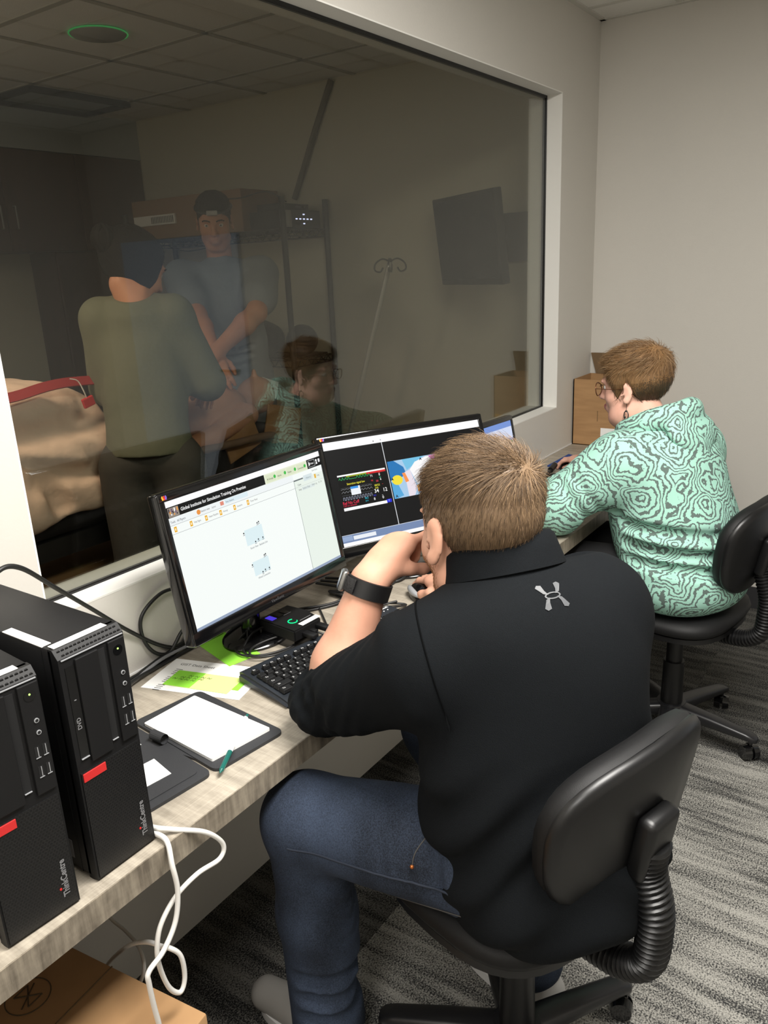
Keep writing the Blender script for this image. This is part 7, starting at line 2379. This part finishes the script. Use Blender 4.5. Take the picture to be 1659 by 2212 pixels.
# drip stand
iv = empty('drip_stand', (3.20, 2.52, 0), 0, 'leaning steel drip stand with hooks in front of the grey wall', 'drip stand')
top = Vector((3.30, 2.235, 1.585)) - Vector((3.20, 2.52, 0)); bot = Vector((3.235, 2.60, 0.42)) - Vector((3.20, 2.52, 0))
b = MB(); b.cyl(bot, top, 0.0125); b.done('pole', mat('bright_steel', rgb(200, 198, 190), 0.35, metal=0.4), iv, smooth=40)
b = MB(); b.cyl((0, 0.05, 0.10), bot + Vector((0, 0, 0.12)), 0.018); b.done('lower_tube', M['steel'], iv, smooth=40)
for k_ in range(4):
    a = k_ * math.pi / 2 + 0.5
    d = Vector((math.cos(a), math.sin(a), 0))
    b = MB(); b.tube(spline([top, top + d * 0.035 + Vector((0, 0, 0.015)), top + d * 0.07 + Vector((0, 0, -0.005)), top + d * 0.075 + Vector((0, 0, -0.035)), top + d * 0.05 + Vector((0, 0, -0.045)), top + d * 0.035 + Vector((0, 0, -0.025))], 5), 0.0045, 6); b.done('hook', M['steel'], iv, smooth=60)
for k_ in range(5):
    a = k_ * 2 * math.pi / 5
    b = MB(); b.tube([(0, 0.05, 0.11), (0.25 * math.cos(a), 0.05 + 0.25 * math.sin(a), 0.06)], 0.014, 8); b.ball((0.25 * math.cos(a), 0.05 + 0.25 * math.sin(a), 0.03), 0.029, 10); b.done('leg', M['darkmetal'], iv, smooth=60)
# wall cupboards on the far wall
cb_ = empty('wall_cupboard', (2.3, 4.66, 0), 0, 'dark brown wall cupboards with steel handles on the far wall', 'cupboard')
Xk = Matrix.Translation((-2.3, -4.66, 0))
b = MB(); b.bb((1.2, 4.37, 1.74), (3.630, 4.655, 2.284)); b.done('body', M['brown'], cb_, local=Xk)
xs = [1.2 + 0.4865 * i for i in range(6)]
for i in range(5):
    b = MB(); b.bb((xs[i] + 0.003, 4.35, 1.742), (xs[i + 1] - 0.003, 4.369, 2.280), bev=0.002); d_ = b.done('door', M['brown'], cb_, local=Xk)
    hx = xs[i + 1] - 0.045 if i % 2 == 0 else xs[i] + 0.045
    b = MB(); b.tube([(hx, 4.35, 1.98), (hx, 4.325, 1.98), (hx, 4.325, 1.86), (hx, 4.35, 1.86)], 0.005, 6); b.done('handle', M['steel'], d_, smooth=40, local=Xk)
tc_ = empty('tall_cupboard', (3.33, 4.50, 0), 0, 'tall brown cupboard in the far corner behind the glass', 'cupboard')
Xk = Matrix.Translation((-3.33, -4.50, 0))
b = MB(); b.bb((2.95, 4.40, 0.002), (3.630, 4.655, 1.738)); b.done('body', M['brown'], tc_, local=Xk)
for x0, x1, hx in ((2.953, 3.288, 3.25), (3.292, 3.628, 3.33)):
    b = MB(); b.bb((x0, 4.38, 0.05), (x1, 4.399, 1.73), bev=0.002); d_ = b.done('door', M['brown'], tc_, local=Xk)
    b = MB(); b.tube([(hx - 0.2 if x0 < 3 else hx, 4.38, 1.20), (hx - 0.2 if x0 < 3 else hx, 4.355, 1.20), (hx - 0.2 if x0 < 3 else hx, 4.355, 1.06), (hx - 0.2 if x0 < 3 else hx, 4.38, 1.06)], 0.005, 6); b.done('handle', M['steel'], d_, smooth=40, local=Xk)
bc = empty('base_cupboard', (2.1, 4.40, 0), 0, 'tan base cupboard with a worktop along the far wall', 'cupboard')
b = MB(); b.bb((-0.9, -0.2, 0.002), (0.84, 0.255, 0.87)); b.done('body', M['tan'], bc)
b = MB(); b.bb((-0.9, -0.23, 0.87), (0.84, 0.255, 0.90)); b.done('worktop', M['brown'], bc)
# ceiling things beyond the glass
cs = empty('ceiling_speaker', (2.324, 2.938, CEIL), 0, 'round ceiling speaker edged by a green glow behind the glass', 'speaker')
b = MB(); b.lathe([(0.0, -0.012), (0.105, -0.012), (0.112, -0.004), (0.112, -0.0005), (0.0, -0.0005)], n=36); b.done('grille', mat('speaker_grille', rgb(150, 148, 140), 0.7), cs, smooth=50)
b = MB(); b.tube([(0.113 * math.cos(a), 0.113 * math.sin(a), -0.006) for a in [i * math.pi / 24 for i in range(48)]], 0.003, 6, closed=True); b.done('glow_ring', M['ring_led'], cs, smooth=60)
cl = empty('ceiling_light', (2.93, 4.10, CEIL), 0, 'unlit square ceiling light with a dark edge near the cupboards', 'ceiling light')
b = MB()
for lo, hi in (((-0.31, -0.20, -0.03), (0.31, -0.18, -0.0005)), ((-0.31, 0.18, -0.03), (0.31, 0.20, -0.0005)), ((-0.31, -0.18, -0.03), (-0.29, 0.18, -0.0005)), ((0.29, -0.18, -0.03), (0.31, 0.18, -0.0005))):
    b.bb(lo, hi)
b.done('frame', M['darkmetal'], cl)
b = MB(); b.bb((-0.29, -0.18, -0.006), (0.29, 0.18, -0.001)); b.done('diffuser', mat('unlit_diffuser', rgb(160, 168, 174), 0.5), cl)
sd_ = empty('smoke_detector', (2.55, 2.05, CEIL), 0, 'small round ceiling detector just inside the window top', 'detector')
b = MB(); b.lathe([(0.0, -0.035), (0.04, -0.033), (0.055, -0.012), (0.058, -0.0005), (0.0, -0.0005)], n=28); b.done('cover', mat('detector_cover', rgb(150, 148, 140), 0.6), sd_, smooth=50)
